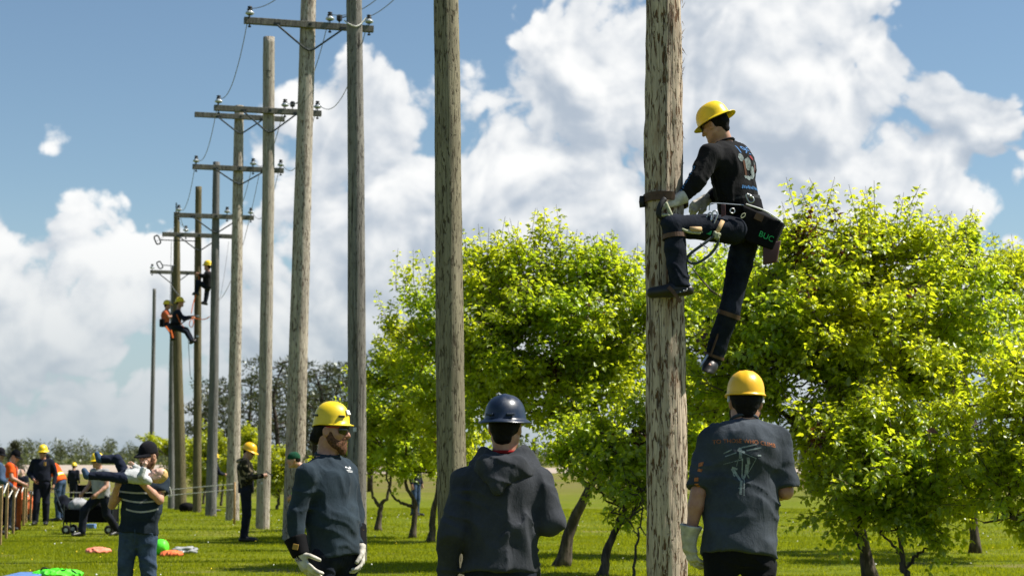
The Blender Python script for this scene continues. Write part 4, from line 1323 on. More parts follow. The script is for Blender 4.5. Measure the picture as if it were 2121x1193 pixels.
def add_hand(fd, wrist, d, palm, S=1.0, side=1, curl=0.35, grow=0.0, thumb=0.6, fist=1.0):
    """palm and five fingers; d points along the hand, palm is the direction the palm faces, side +1 puts the thumb on d x palm"""
    d = nrm(d); p = nrm(np.array(palm) - d * (np.array(palm) @ d)); w = np.cross(d, p) * side
    W = np.array(wrist, float)
    fd.cone(W, W + d * 0.085 * S, (0.020 + grow) * S, (0.017 + grow) * S, 0.015 * S, flat=(w, 1.95))
    spec = [(0.034, 0.088, 0.072, 0.0085, 0.10), (0.012, 0.094, 0.080, 0.009, 0.03), (-0.010, 0.091, 0.074, 0.0085, -0.04), (-0.031, 0.082, 0.058, 0.0075, -0.12)]
    for i, (o, l0, L, rr, sp) in enumerate(spec):
        b = W + (w * o + d * l0 * 0.92) * S
        a = 0.15 + curl * (0.85 + 0.1 * i); dirv = nrm(d + w * sp)
        for j, fr in enumerate((0.45, 0.32, 0.23)):
            dv = nrm(dirv * math.cos(a) + p * math.sin(a))
            e = b + dv * (L * fr + 0.006) * S
            rad = (rr + grow) * S
            fd.cone(b, e, rad * (1 - 0.06 * j), rad * (0.93 - 0.07 * j), 0.003 * S)
            b = e; a += curl * 1.15 * fist
    b = W + (w * 0.026 + d * 0.018) * S
    e = b + nrm(w * 0.75 + d * 0.75 + p * thumb * 0.5) * 0.045 * S
    fd.cone(b, e, (0.014 + grow) * S, (0.0115 + grow) * S, 0.010 * S)
    e2 = e + nrm(w * 0.25 + d * 1.0 + p * thumb) * 0.033 * S
    fd.cone(e, e2, (0.0112 + grow) * S, (0.0098 + grow) * S, 0.003 * S)
    e3 = e2 + nrm(d * 1.0 + p * (thumb + 0.2)) * 0.025 * S
    fd.cone(e2, e3, (0.0098 + grow) * S, (0.0085 + grow) * S, 0.003 * S)

def default_joints(H=1.75):
    """person-local frame: x right, y forward, z up"""
    k = H / 1.75
    J = dict(head=(0, 0.015, 1.63), neck=(0, -0.02, 1.465), shL=(-0.19, -0.01, 1.405), shR=(0.19, -0.01, 1.405), elL=(-0.245, -0.03, 1.12), elR=(0.245, -0.03, 1.12),
             wrL=(-0.25, 0.04, 0.87), wrR=(0.25, 0.04, 0.87), pelvis=(0, 0, 0.95), hipL=(-0.09, 0, 0.90), hipR=(0.09, 0, 0.90), knL=(-0.10, 0.02, 0.49), knR=(0.10, 0.02, 0.49),
             anL=(-0.10, -0.02, 0.085), anR=(0.10, -0.02, 0.085), toL=(-0.12, 0.16, 0.035), toR=(0.12, 0.16, 0.035))
    return {a: np.array(b, float) * k for a, b in J.items()}

def place(J, base, facing):
    """facing: angle of the forward direction from +Y towards +X"""
    f = np.array([math.sin(facing), math.cos(facing), 0.0]); r_ = np.array([math.cos(facing), -math.sin(facing), 0.0])
    return {a: np.array(base) + r_ * v[0] + f * v[1] + np.array([0, 0, v[2]]) for a, v in J.items()}

def wrinkle(seed, amp, drape=1.0, bunch=0.6, S=1.0):
    def fn(P):
        P = P / S
        w = vnoise(P * 4.0 + seed) - 0.5; w2 = vnoise(P * 7.0 + seed * 2.1) - 0.5
        q = P + np.stack([w, w2, w - w2], 1) * 0.13
        a = vnoise(q * np.array([12.0, 12.0, 2.4]) + seed * 1.7)
        a = (1 - np.abs(2 * a - 1)) ** 4
        b = vnoise((q + np.stack([P[:, 2], P[:, 2], P[:, 0]], 1) * 0.35) * np.array([4.0, 4.0, 17.0]) + seed * 2.9)
        b = (1 - np.abs(2 * b - 1)) ** 4
        c = vnoise(P * 5.5 + seed * 0.3) - 0.5
        m_ = np.clip(vnoise(P * 3.0 + seed * 5.0) * 2.2 - 0.6, 0, 1)
        return -(amp * S) * (1.5 * drape * a * (0.35 + 0.65 * m_) + 1.4 * bunch * b * (1.1 - m_) + 0.8 * c - 0.4)
    return fn

def build_person(name, J, spec, label, base, group=None, res=0.012, seed=1):
    """J: joints in world space; spec: what the person wears"""
    sp = dict(S=1.0, skin='skin', shirt='shirt_navy', sleeve='long', sleeve_r=0.058, trousers='denim_dark', boots='boot_black', loose=0.018, hem=0.06, belly=0.0, face=(0, -1, 0), up=(0, 0, 1),
              hands=True, gloves=None, curlL=0.35, curlR=0.35, palmL=None, palmR=None, leg=0.0, wr=0.011, collar=True, fine=None, dirL=None, dirR=None, hdS=1.0, trouser_cut=0.0, hood=False, thumbs=(1, -1), waist=0.155, chestw=1.38, hump=0.0)
    sp.update(spec)
    S = sp['S']
    J = {k: np.array(v, float) for k, v in J.items()}
    root = empty(name, base, label, 'person', group)
    SH = nrm(J['shR'] - J['shL']); HP = nrm(J['hipR'] - J['hipL'])
    head = J['head']; pel = J['pelvis']; neck = J['neck']
    up_t = nrm(neck - pel); fwd = np.cross(up_t, SH)
    pts = np.array(list(J.values()))
    lo = pts.min(0) - 0.28 * S; hi = pts.max(0) + 0.28 * S
    fine = [(head, 0.15 * S, sp['fine'])] if sp['fine'] else []
    for sd in 'LR':
        d = sp['dir' + sd]
        sp['dir' + sd] = nrm(J['wr' + sd] - J['el' + sd]) if d is None else nrm(d)
        if sp['palm' + sd] is None: sp['palm' + sd] = nrm(-SH if sd == 'R' else SH)
    if sp['fine'] and sp['hands'] and not sp['gloves']:
        for sd in 'LR': fine.append((J['wr' + sd] + sp['dir' + sd] * 0.08 * S, 0.13 * S, sp['fine']))
    # ---- body: one continuous skin surface
    fd = Field(lo, hi, max(res * 1.45, 0.013), fine)
    Hf, M = add_head(fd, head, sp['face'], sp['up'], S * sp['hdS'], neck)
    chest = neck + (pel - neck) * 0.26 + fwd * 0.0
    waist = neck + (pel - neck) * 0.72
    fd.cone(chest, waist, 0.112 * S, 0.098 * S, 0.05 * S, flat=(SH, 1.35))
    fd.ell(neck - up_t * 0.17 * S - fwd * 0.035 * S, np.array((0.155, 0.085, 0.12)) * S, [SH, fwd, up_t], 0.04 * S)
    fd.cone(waist, pel, 0.100 * S, 0.108 * S, 0.05 * S, flat=(HP, 1.35))
    for sd in 'LR':
        sh, el, wr = J['sh' + sd], J['el' + sd], J['wr' + sd]
        fd.cone(neck - up_t * 0.03 * S, sh, 0.050 * S, 0.050 * S, 0.04 * S)
        mid = sh * 0.62 + el * 0.38
        fd.cone(sh, mid, 0.052 * S, 0.050 * S, 0.03 * S); fd.cone(mid, el, 0.050 * S, 0.038 * S, 0.02 * S)
        fm = el * 0.68 + wr * 0.32
        fd.cone(el, fm, 0.040 * S, 0.041 * S, 0.02 * S); fd.cone(fm, wr, 0.041 * S, 0.027 * S, 0.02 * S)
        if sp['hands'] and not sp['gloves']:
            add_hand(fd, wr, sp['dir' + sd], sp['palm' + sd], S, sp['thumbs'][0 if sd == 'L' else 1], sp['curl' + sd])
        hp, kn, an, to = J['hip' + sd], J['kn' + sd], J['an' + sd], J['to' + sd]
        fd.cone(hp, kn, 0.082 * S, 0.052 * S, 0.03 * S)
        cf = kn * 0.66 + an * 0.34
        fd.cone(kn, cf, 0.052 * S, 0.054 * S, 0.02 * S); fd.cone(cf, an, 0.054 * S, 0.036 * S, 0.02 * S)
        sh0 = nrm(kn - an); so0 = nrm(to - an - sh0 * ((to - an) @ sh0))
        fd.cone(an, an + (so0 * 0.10 - sh0 * 0.03) * S, 0.034 * S, 0.022 * S, 0.02 * S)
    body = field_obj(fd, 'body', MATS[sp['skin']], root)
    # ---- shirt
    if sp['shirt']:
        L = sp['loose'] * S
        fd = Field(lo, hi, res)
        hemp = pel - up_t * sp['hem'] * S
        bel = neck + (pel - neck) * 0.66 + fwd * sp['belly'] * S
        fd.cone(chest - up_t * 0.02 * S, bel, 0.118 * S + L, 0.108 * S + L + sp['belly'] * 0.3 * S, 0.05 * S, flat=(SH, sp['chestw']))
        fd.cone(bel, hemp - up_t * 0.12 * S, 0.108 * S + L + sp['belly'] * 0.3 * S, 0.118 * S + L, 0.05 * S, flat=(HP, 1.36), clips=[(hemp, -up_t)])
        fd.ell(neck - up_t * 0.17 * S - fwd * (0.042 + sp['hump']) * S, (np.array((0.165, 0.092, 0.135)) * S + L * 0.7), [SH, fwd, up_t], 0.05 * S)
        if sp['belly'] > 0: fd.ell(neck - up_t * 0.17 * S + fwd * 0.035 * S, (np.array((0.165, 0.095, 0.125)) * S + L * 0.7), [SH, fwd, up_t], 0.05 * S)
        for q, sd in enumerate('LR'):
            sh, el, wr = J['sh' + sd], J['el' + sd], J['wr' + sd]
            fd.cone(neck - up_t * 0.045 * S, sh + (neck - sh) * 0.05, 0.056 * S + L * 0.4, 0.058 * S + L * 0.5, 0.05 * S)
            sr = sp['sleeve_r'] * S
            sl = sp['sleeve'] if isinstance(sp['sleeve'], str) else sp['sleeve'][q]
            if sl == 'long':
                fd.cone(sh, el, sr * 1.12, sr * 0.95, 0.035 * S); e = wr + (wr - el) * 0.02
                fd.cone(el, e, sr * 0.95, sr * 0.68, 0.02 * S, clips=[(e, wr - el)])
            elif sl == 'none':
                fd.cone(sh, sh * 0.8 + el * 0.2, sr * 1.1, sr, 0.03 * S, clips=[(sh * 0.92 + el * 0.08, el - sh)])
            else:
                fr = {'short': 0.62, 'elbow': 0.93}[sl]
                e = sh + (el - sh) * fr
                fd.cone(sh, e + (el - sh) * 0.1, sr * 1.12, sr * (1.08 if sl == 'short' else 1.0), 0.035 * S, clips=[(e, el - sh)])
        fd.displace(wrinkle(seed, sp['wr'], S=S))
        fd.cone(neck + up_t * 0.055 * S, neck - up_t * 0.005 * S, 0.078 * S, 0.058 * S, 0.012 * S, op='cut')
        shirt = field_obj(fd, 'shirt' if not sp['hood'] else 'sweatshirt', MATS[sp['shirt']], root, 3)
        if sp['collar'] and res < 0.02:
            mb = MB(); c = neck + up_t * 0.004 * S
            r1 = 0.072 * S; x = SH; y = np.cross(up_t, x)
            mb.tube([Vector(c + (x * math.cos(a) + y * math.sin(a) * 1.02) * r1 - fwd * 0 + up_t * (-0.014 * S * math.sin(a))) for a in np.linspace(0, 2 * math.pi, 25)], 0.009 * S, 6, caps=False)
            mb.build('collar', MATS[sp['shirt']], root, smooth=True)
    # ---- trousers
    if sp['trousers']:
        fd = Field(lo, hi, res)
        top = pel + up_t * 0.06 * S
        fd.cone(top + up_t * 0.05 * S, pel - up_t * 0.02 * S, 0.112 * S, 0.116 * S, 0.04 * S, flat=(HP, 1.34), clips=[(top, up_t)])
        for sd in 'LR':
            hp, kn, an = J['hip' + sd], J['kn' + sd], J['an' + sd]
            g_ = sp['leg'] * S
            fd.cone(hp, kn, 0.094 * S + g_, 0.068 * S + g_, 0.035 * S)
            e = an + (an - kn) * 0.05
            fd.cone(kn, e, 0.068 * S + g_, 0.058 * S + g_, 0.02 * S, clips=[(e, an - kn)])
        fd.displace(wrinkle(seed + 9, sp['wr'] * 0.9, 0.5, 0.9, S=S))
        tr = field_obj(fd, 'trousers', MATS[sp['trousers']], root, 2)
    # ---- boots
    if sp['boots']:
        for sd in 'LR':
            kn, an, to = J['kn' + sd], J['an' + sd], J['to' + sd]
            d = nrm(to - an); sh_ = nrm(kn - an)
            lo_ = np.minimum(an, to) - 0.16 * S; hi_ = np.maximum(an, to) + 0.16 * S
            fd = Field(lo_, hi_, 0.009 if res < 0.013 else res)
            sole = nrm(to - an - sh_ * ((to - an) @ sh_))
            heel = an - sole * 0.055 * S - sh_ * 0.045 * S
            fd.cone(an + sh_ * 0.10 * S, an - sh_ * 0.02 * S, 0.054 * S, 0.052 * S, 0.02 * S, clips=[(an + sh_ * 0.09 * S, sh_)])
            fd.cone(heel, an - sh_ * 0.04 * S + sole * 0.07 * S, 0.042 * S, 0.044 * S, 0.03 * S)
            fd.cone(an - sh_ * 0.03 * S + sole * 0.05 * S, to + sole * 0.02 * S, 0.048 * S, 0.040 * S, 0.03 * S, flat=(np.cross(sole, sh_), 1.1))
            fd.plane(an - sh_ * 0.082 * S, -sh_)
            field_obj(fd, 'boot', MATS[sp['boots']], root)
    return root, Hf, M, dict(SH=SH, HP=HP, up=up_t, fwd=fwd, J=J, S=S, sp=sp)

# ------------------------------------------------------------------ head wear and other extras
def hard_hat(parent, H, M, S, shell, style='full', name='hard_hat', tilt=0.0, n=48, lift=0.0):
    """style full: brim all round; cap: peak in front; climb: rounded shell with a short peak"""
    r_, f, u = M
    ct, st = math.cos(tilt), math.sin(tilt)
    def P(a, b, c):
        b2 = b * ct - c * st; c2 = b * st + c * ct
        return H(a * S, b2 * S - 0.008, c2 * S + 0.045 + lift)
    rows = []
    prof = [(0.0, 0.128), (0.05, 0.128), (0.10, 0.1278), (0.18, 0.1268), (0.36, 0.1225), (0.53, 0.1135), (0.68, 0.100), (0.81, 0.081), (0.91, 0.057), (0.97, 0.030), (1.0, -0.006)]
    if style == 'climb': prof = [(0.0, 0.125), (0.05, 0.125), (0.1, 0.1245), (0.2, 0.1235), (0.4, 0.118), (0.58, 0.107), (0.75, 0.088), (0.88, 0.062), (0.96, 0.028), (1.0, -0.022)]
    wx, wy = (0.118, 0.142) if style != 'climb' else (0.108, 0.130)
    verts = []; faces = []
    for (rr, zz) in prof:
        for k in range(n):
            a = 2 * math.pi * k / n
            ca, sa = math.cos(a), math.sin(a)
            z2 = zz
            # ridges: one broad along the middle, two beside it
            ridge = math.exp(-(ca * wx * rr / 0.017) ** 2) * 0.0048 * (rr < 0.93) * (1 if style != 'cap' else 0.6) + (math.exp(-((abs(ca) * wx * rr - 0.045) / 0.009) ** 2) * 0.0035 if style == 'cap' else 0)
            verts.append(P(ca * wx * rr, sa * wy * rr, z2 + ridge))
    def ring(fn):
        for k in range(n):
            a = 2 * math.pi * k / n
            verts.append(P(*fn(a)))
    if style == 'full':
        def br(a, s):
            fr = 0.034 + 0.012 * max(0, math.sin(a)) ** 2 + 0.016 * max(0, -math.sin(a)) ** 2
            return (math.cos(a) * (wx + fr * s), math.sin(a) * (wy + fr * s), -0.010 - 0.020 * s - 0.004 * math.sin(2 * a) ** 2)
        ring(lambda a: br(a, 0.10)); ring(lambda a: br(a, 0.55)); ring(lambda a: br(a, 1.0)); ring(lambda a: (lambda q: (q[0], q[1], q[2] - 0.005))(br(a, 1.0))); ring(lambda a: (lambda q: (q[0], q[1], q[2] - 0.006))(br(a, 0.5)))
        nr = 5
    elif style == 'cap':
        def br(a, s):
            pk = max(0, math.sin(a)) ** 1.5
            fr = 0.009 + 0.048 * pk
            return (math.cos(a) * (wx + fr * s), math.sin(a) * (wy + fr * s), -0.014 - 0.010 * s - 0.016 * pk * s)
        ring(lambda a: br(a, 0.0)); ring(lambda a: br(a, 0.6)); ring(lambda a: br(a, 1.0)); ring(lambda a: (lambda q: (q[0], q[1], q[2] - 0.008))(br(a, 1.0))); ring(lambda a: (lambda q: (q[0], q[1], q[2] - 0.007))(br(a, 0.3)))
        nr = 5
    else:
        def br(a, s):
            pk = max(0, math.sin(a)) ** 3; bk = max(0, -math.sin(a)) ** 2
            fr = 0.004 + 0.030 * pk
            return (math.cos(a) * (wx + fr * s), math.sin(a) * (wy + fr * s), -0.026 - 0.006 * s - 0.022 * bk * s + 0.006 * pk)
        ring(lambda a: br(a, 0.3)); ring(lambda a: br(a, 0.8)); ring(lambda a: br(a, 1.0)); ring(lambda a: (lambda q: (q[0] * .99, q[1] * .99, q[2] - 0.006))(br(a, 1.0)))
        nr = 4
    # inside of the shell
    nin = 0
    for (sc, zz) in ((0.94, -0.012), (0.90, 0.05), (0.55, 0.10)):
        ring(lambda a: (math.cos(a) * wx * sc, math.sin(a) * wy * sc, zz)); nin += 1
    tot = len(prof) + nr + nin
    for i in range(tot - 1):
        for k in range(n):
            a = i * n + k; b = i * n + (k + 1) % n
            faces.append((a, a + n, b + n, b))
    o = mesh_obj(name, [tuple(v) for v in verts], faces, MATS[shell], parent)
    return o, P

m_fabric('cap_cloth', (0.008, 0.008, 0.011))
def cap(parent, H, M, m='cap_cloth', name='baseball_cap'):
    verts = []; faces = []; n = 36
    prof = [(0.0, 0.118), (0.3, 0.115), (0.55, 0.104), (0.78, 0.083), (0.93, 0.052), (1.0, 0.012), (1.0, -0.004), (0.93, -0.004), (0.9, 0.05), (0.5, 0.09)]
    P = lambda a, b, c: H(a, b - 0.008, c + 0.035)
    for (rr, zz) in prof:
        for k in range(n):
            a = 2 * math.pi * k / n
            verts.append(P(math.cos(a) * 0.088 * rr, math.sin(a) * 0.110 * rr, zz))
    for i in range(len(prof) - 1):
        for k in range(n):
            a = i * n + k; b = i * n + (k + 1) % n
            faces.append((a, a + n, b + n, b))
    crown = mesh_obj(name, [tuple(v) for v in verts], faces, MATS[m], parent)
    verts = []; faces = []; q = 13
    for lay, dz in ((0, 0.0), (1, -0.007)):
        for j in range(4):
            for i in range(q):
                a = math.pi * (0.16 + 0.68 * i / (q - 1)); s = j / 3
                x = math.cos(a) * (0.087 + 0.012 * s); y = math.sin(a) * 0.105 + s * 0.080 * math.sin(math.pi * i / (q - 1)) ** 0.5
                verts.append(P(x, y, 0.012 - 0.012 * s - 0.018 * (2 * i / (q - 1) - 1) ** 2 * s + dz))
    m4 = 4 * q
    for j in range(3):
        for i in range(q - 1):
            a = j * q + i
            faces.append((a, a + 1, a + q + 1, a + q)); faces.append((m4 + a, m4 + a + q, m4 + a + q + 1, m4 + a + 1))
    for i in range(q - 1):
        a = 3 * q + i; faces.append((a, a + 1, m4 + a + 1, m4 + a))
    mesh_obj('peak', [tuple(v) for v in verts], faces, MATS[m], crown)
    return crown

def sunglasses(parent, H, M, S, frame='lens_black'):
    mb = MB()
    # wrap-round lenses as one curved shield in two halves, with side arms
    o = None
    mbl = MB()
    for s in (-1, 1):
        vs = []; fs = []
        for lay, dd in ((0, 0.0), (1, -0.006)):
            for j, zz in enumerate((0.024, 0.002, -0.026)):
                for i in range(6):
                    x = s * (0.006 + 0.064 * i / 5); y = 0.106 - 0.028 * (i / 5) ** 2.2
                    z = zz * (1 - 0.25 * (i / 5) ** 2) + 0.004
                    vs.append(H(x, y + dd, z))
        for j in range(2):
            for i in range(5):
                a = j * 6 + i
                fs.append((a, a + 1, a + 7, a + 6)); fs.append((18 + a, 18 + a + 6, 18 + a + 7, 18 + a + 1))
        for i in range(5): fs.append((i, 18 + i, 18 + i + 1, i + 1)); fs.append((12 + i, 12 + i + 1, 30 + i + 1, 30 + i))
        fs.append((5, 23, 29, 11)); fs.append((11, 29, 35, 17)); fs.append((0, 6, 24, 18)); fs.append((6, 12, 30, 24))
        mbl.add(vs, fs, 0)
        mbl.tube([H(s * 0.070, 0.074, 0.022), H(s * 0.079, 0.03, 0.022), H(s * 0.083, -0.01, 0.020)], 0.0042 * S, 6, 1)
    return mbl.build('sunglasses', [MATS['lens_black'], MATS[frame]], parent, smooth=True)

def hair_cap(parent, H, M, S, m, hat=True, length=-0.03, extra=None, res=0.008, name='hair', front=0.045):
    hc = H(0, 0, 0)
    fd = Field(hc - 0.22 * S, hc + 0.22 * S, res * S)
    r_, f, u = M
    fd.ell(H(0, -0.018, 0.026), np.array((0.084, 0.100, 0.098)) * S, M, 0, clips=[(H(0, front, 0.03), nrm(f * 1.0 - u * 0.55))])
    fd.cone(H(0, -0.055, -0.02), H(0, -0.055, length), 0.062 * S, 0.050 * S, 0.02 * S)
    if extra: extra(fd, H)
    fd.displace(lambda P: -0.006 * (vnoise(P / S * 60) - 0.5) - 0.008 * (vnoise(P / S * 25) - 0.5), 0.03)
    return field_obj(fd, name, MATS[m], parent, 0)

def beard(parent, H, M, S, m, long=0.0, res=0.006):
    hc = H(0, 0.03, -0.06)
    fd = Field(hc - 0.14 * S, hc + 0.14 * S, res * S)
    r_, f, u = M
    for s in (-1, 1):
        fd.cone(H(s * 0.066, 0.015, -0.02), H(s * 0.060, 0.02, -0.065), 0.014 * S, 0.020 * S, 0.015 * S)
        fd.cone(H(s * 0.058, 0.02, -0.065), H(s * 0.024, 0.074, -0.105), 0.020 * S, 0.023 * S, 0.02 * S)
        fd.cone(H(s * 0.060, -0.005, -0.035), H(s * 0.046, 0.055, -0.090), 0.016 * S, 0.022 * S, 0.02 * S)
        fd.cone(H(s * 0.056, 0.030, -0.050), H(s * 0.036, 0.066, -0.080), 0.010 * S, 0.018 * S, 0.02 * S)
        fd.cone(H(s * 0.022, 0.092, -0.048), H(s * 0.033, 0.080, -0.085), 0.007 * S, 0.010 * S, 0.01 * S)
    fd.cone(H(0, 0.074, -0.095), H(0, 0.080, -0.118 - long), 0.026 * S, 0.021 * S, 0.025 * S)
    fd.cone(H(-0.018, 0.098, -0.047), H(0.018, 0.098, -0.047), 0.006 * S, 0.006 * S, 0.008 * S)
    fd.displace(lambda P: -0.005 * (vnoise(P / S * 80) - 0.5) - 0.006 * (vnoise(P / S * 35) - 0.5), 0.03)
    return field_obj(fd, 'beard', MATS[m], parent, 0)

def eyes(parent, H, S):
    for s in (-1, 1):
        mb = MB(); c = H(s * 0.032, 0.088, 0.004)
        mb.lathe(c, [(0.001, -0.005), (0.009 * S, -0.004), (0.011 * S, 0), (0.009 * S, 0.004), (0.001, 0.005)], 10, axis=(0, 0, 1))
        mb.build('eye', MATS['eye_dark'], parent, smooth=True)

def glove(parent, wrist, d, palm, S, side, curl, gauntlet=0.0, m='glove_leather', flare=1.35, res=0.006, thumb=0.6, fist=1.0, name='glove', fore=None):
    """leather work glove with a cuff"""
    d = nrm(d); W = np.array(wrist, float)
    back = nrm(fore) if fore is not None else d
    lo = W - 0.30 * S; hi = W + 0.30 * S
    fd = Field(lo, hi, res)
    add_hand(fd, W, d, palm, S * 1.06, side, curl, 0.0035, thumb, fist)
    fd.cone(W + d * 0.02, W - back * 0.03, 0.033 * S, 0.036 * S, 0.02 * S)
    if gauntlet > 0:
        e = W - back * gauntlet
        fd.cone(W - back * 0.02, e - back * 0.02, 0.038 * S, 0.040 * S * flare, 0.02 * S, clips=[(e, -back)])
        fd.displace(wrinkle(3.3, 0.005, 0.5, 0.8), 0.03)
        fd.cone(e + back * 0.05, e - back * 0.06, 0.030 * S, 0.036 * S * flare, 0.0, op='cut')
    else:
        fd.displace(wrinkle(3.3, 0.004, 0.5, 0.8), 0.03)
    return field_obj(fd, name, MATS[m], parent)

def decal(name, polys, target, origin, ex, ey, n, m, parent, off=0.0025, depth=0.4):
    """flat print laid on a garment: 2-D polygons (metres) in the frame origin+ex,ey pressed along -n onto the target mesh"""
    base = world_loc(target)
    bvh = BVHTree.FromPolygons([v.co + base for v in target.data.vertices], [list(p.vertices) for p in target.data.polygons])
    bm = bmesh.new()
    for poly in polys:
        vs = [bm.verts.new((x, y, 0)) for (x, y) in poly]
        try: bm.faces.new(vs)
        except ValueError: pass
    bmesh.ops.triangulate(bm, faces=bm.faces[:])
    for _ in range(3):
        ed = [e for e in bm.edges if e.calc_length() > 0.022]
        if not ed: break
        bmesh.ops.subdivide_edges(bm, edges=ed, cuts=1)
        bmesh.ops.triangulate(bm, faces=bm.faces[:])
    O = Vector(origin); ex = Vector(ex); ey = Vector(ey); n = Vector(n).normalized()
    bm.verts.index_update()
    V = []; miss = set()
    for v_ in bm.verts:
        p = O + ex * v_.co.x + ey * v_.co.y
        hit = bvh.ray_cast(p + n * depth, -n, depth * 2)
        if hit[0] is None: miss.add(v_.index)
        q = hit[0] if hit[0] is not None else p
        V.append(q + n * off)
    F = [[w.index for w in f.verts] for f in bm.faces if not any(w.index in miss for w in f.verts)]
    bm.free()
    return mesh_obj(name, V, F, MATS[m], parent)

def text_polys(txt, size, spacing=1.0, bend=0.0, shear=0.0):
    """letter outlines as triangles in metres, centred"""
    cu = bpy.data.curves.new('lettering', 'FONT'); cu.body = txt; cu.size = size; cu.align_x = 'CENTER'; cu.align_y = 'CENTER'; cu.space_character = spacing; cu.shear = shear
    ob = bpy.data.objects.new('lettering', cu); COL.objects.link(ob)
    dg = bpy.context.evaluated_depsgraph_get(); dg.update()
    me = bpy.data.meshes.new_from_object(ob.evaluated_get(dg))
    P = [(v_.co.x, v_.co.y - bend * v_.co.x ** 2) for v_ in me.vertices]
    out = [[P[i] for i in p.vertices] for p in me.polygons]
    bpy.data.objects.remove(ob); bpy.data.curves.remove(cu); bpy.data.meshes.remove(me)
    return out

def bar2(a, b, w):
    a = np.array(a, float); b = np.array(b, float); d = nrm(b - a); n = np.array([-d[1], d[0]]) * w / 2
    return [tuple(a - n), tuple(b - n), tuple(b + n), tuple(a + n)]
def blob2(c, r, sy=1.0, seed=0, n=10):
    q = np.random.default_rng(seed)
    return [(c[0] + r * (0.75 + 0.5 * q.random()) * math.cos(6.283 * i / n), c[1] + sy * r * (0.75 + 0.5 * q.random()) * math.sin(6.283 * i / n)) for i in range(n)]

# ================================================================== FOREGROUND PEOPLE
def JP(Y, **kw):
    return {k: np.array(at(v[0], v[1], Y + (v[2] if len(v) > 2 else 0.0))) for k, v in kw.items()}
def legs_to_ground(J, Y, stance=0.11, fwd=(0, 1), turn=0.0):
    """straight legs below the picture edge, feet on the lawn"""
    p = J['pelvis']; f = np.array([fwd[0], fwd[1], 0.0]); f /= np.linalg.norm(f)
    r_ = np.array([f[1], -f[0], 0.0])
    for sd, s in (('L', -1), ('R', 1)):
        J['hip' + sd] = p + r_ * s * 0.095 + np.array([0, 0, -0.05])
        J['an' + sd] = np.array([p[0], p[1], 0.085]) + r_ * s * stance * 1.15 - f * 0.02
        J['kn' + sd] = (J['hip' + sd] + J['an' + sd]) / 2 + f * 0.025 + np.array([0, 0, 0.02])
        J['to' + sd] = J['an' + sd] + f * 0.17 + r_ * s * 0.03 + np.array([0, 0, -0.05])
    return J
def vec(px, py, dy, Y):
    return np.array(at(px, py, Y + dy))

# ---- bearded man in the yellow helmet, looking right
Y = 10.9
J = JP(Y, head=(688, 891), neck=(678, 943, 0.0), shL=(714, 976, 0.17), shR=(636, 983, -0.18), elL=(738, 1068, 0.20), elR=(615, 1065, -0.2), wrL=(743, 1128, 0.12), wrR=(616, 1133, -0.22), pelvis=(688, 1140, 0))
legs_to_ground(J, Y, 0.12, (0.8, -0.6))
root, H, M, B = build_person('person', J, dict(face=(0.955, -0.28, -0.06), skin='skin_tan', shirt='shirt_navy', trousers='denim_dark', gloves=True, belly=0.022, loose=0.017, hem=0.03, fine=0.0055, sleeve_r=0.060, wr=0.012),
    'bearded man in yellow helmet, dark sunglasses and navy long-sleeved shirt, looking right', (J['pelvis'][0], Y, 0), res=0.009, seed=3)
LM = root
hat, P = hard_hat(root, H, M, 0.90, 'shell_yellow', 'climb', tilt=-0.02, lift=0.020)
for s in (-1, 1):
    for (a0, c0) in ((0.9, 0.030), (-0.75, 0.024)):
        ca, sa = math.cos(a0) * s, math.sin(a0)
        n_ = nrm(M[0] * ca / 0.108 + M[1] * sa / 0.130); t_ = nrm(np.cross(M[2], n_))
        mb = MB(); mb.box(P(ca * 0.1055, sa * 0.127, c0), (0.010, 0.040, 0.013), [Vector(n_), Vector(t_), Vector(M[2])], bevel=0.002)
        mb.build('vent', MATS['cap_black'], hat)
mb = MB(); mb.box(P(0.0, 0.118, 0.06), (0.05, 0.006, 0.03), [Vector(M[0]), Vector(nrm(M[1] + M[2] * 0.5)), Vector(nrm(M[2] - M[1] * 0.5))]); mb.build('sticker', MATS['print_white'], hat)
sunglasses(root, H, M, 1, 'frame_red')
def bun(fd, H):
    fd.ell(H(0, -0.105, -0.055), (0.038, 0.042, 0.040), k=0.02); fd.cone(H(0, -0.08, -0.01), H(0, -0.10, -0.05), 0.05, 0.035, 0.02)
hair_cap(root, H, M, 1, 'hair_dark', extra=bun, length=-0.045, front=0.02)
beard(root, H, M, 1, 'beard_red', 0.012)
Jm = B['J']
gl = glove(root, vec(619, 1146, -0.22, Y), vec(645, 1196, -0.25, Y) - vec(619, 1146, -0.22, Y), (0.6, 0.5, 0), 1.05, 1, 0.22, 0.02, thumb=0.9)
gl2 = glove(root, vec(746, 1136, 0.10, Y), vec(749, 1180, 0.06, Y) - vec(746, 1136, 0.10, Y), (-0.9, -0.35, 0), 1.02, -1, 0.42, 0.02)
def cuff(a, b, r0, r1, parent, m='cuff_black'):
    fd = Field(np.minimum(a, b) - 0.14, np.maximum(a, b) + 0.14, 0.007)
    d = nrm(np.array(b) - np.array(a))
    fd.cone(np.array(a) - d * 0.03, np.array(b) + d * 0.03, r0, r1, 0.0, clips=[(a, -d), (b, d)])
    fd.displace(wrinkle(1.1, 0.004, 0.7, 0.3), 0.03)
    return field_obj(fd, 'glove_cuff', MATS[m], parent, 1)
c1 = cuff(vec(611, 1112, -0.2, Y), vec(624, 1151, -0.22, Y), 0.078, 0.050, root)
c2 = cuff(vec(742, 1088, 0.18, Y), vec(746, 1142, 0.11, Y), 0.052, 0.042, root)
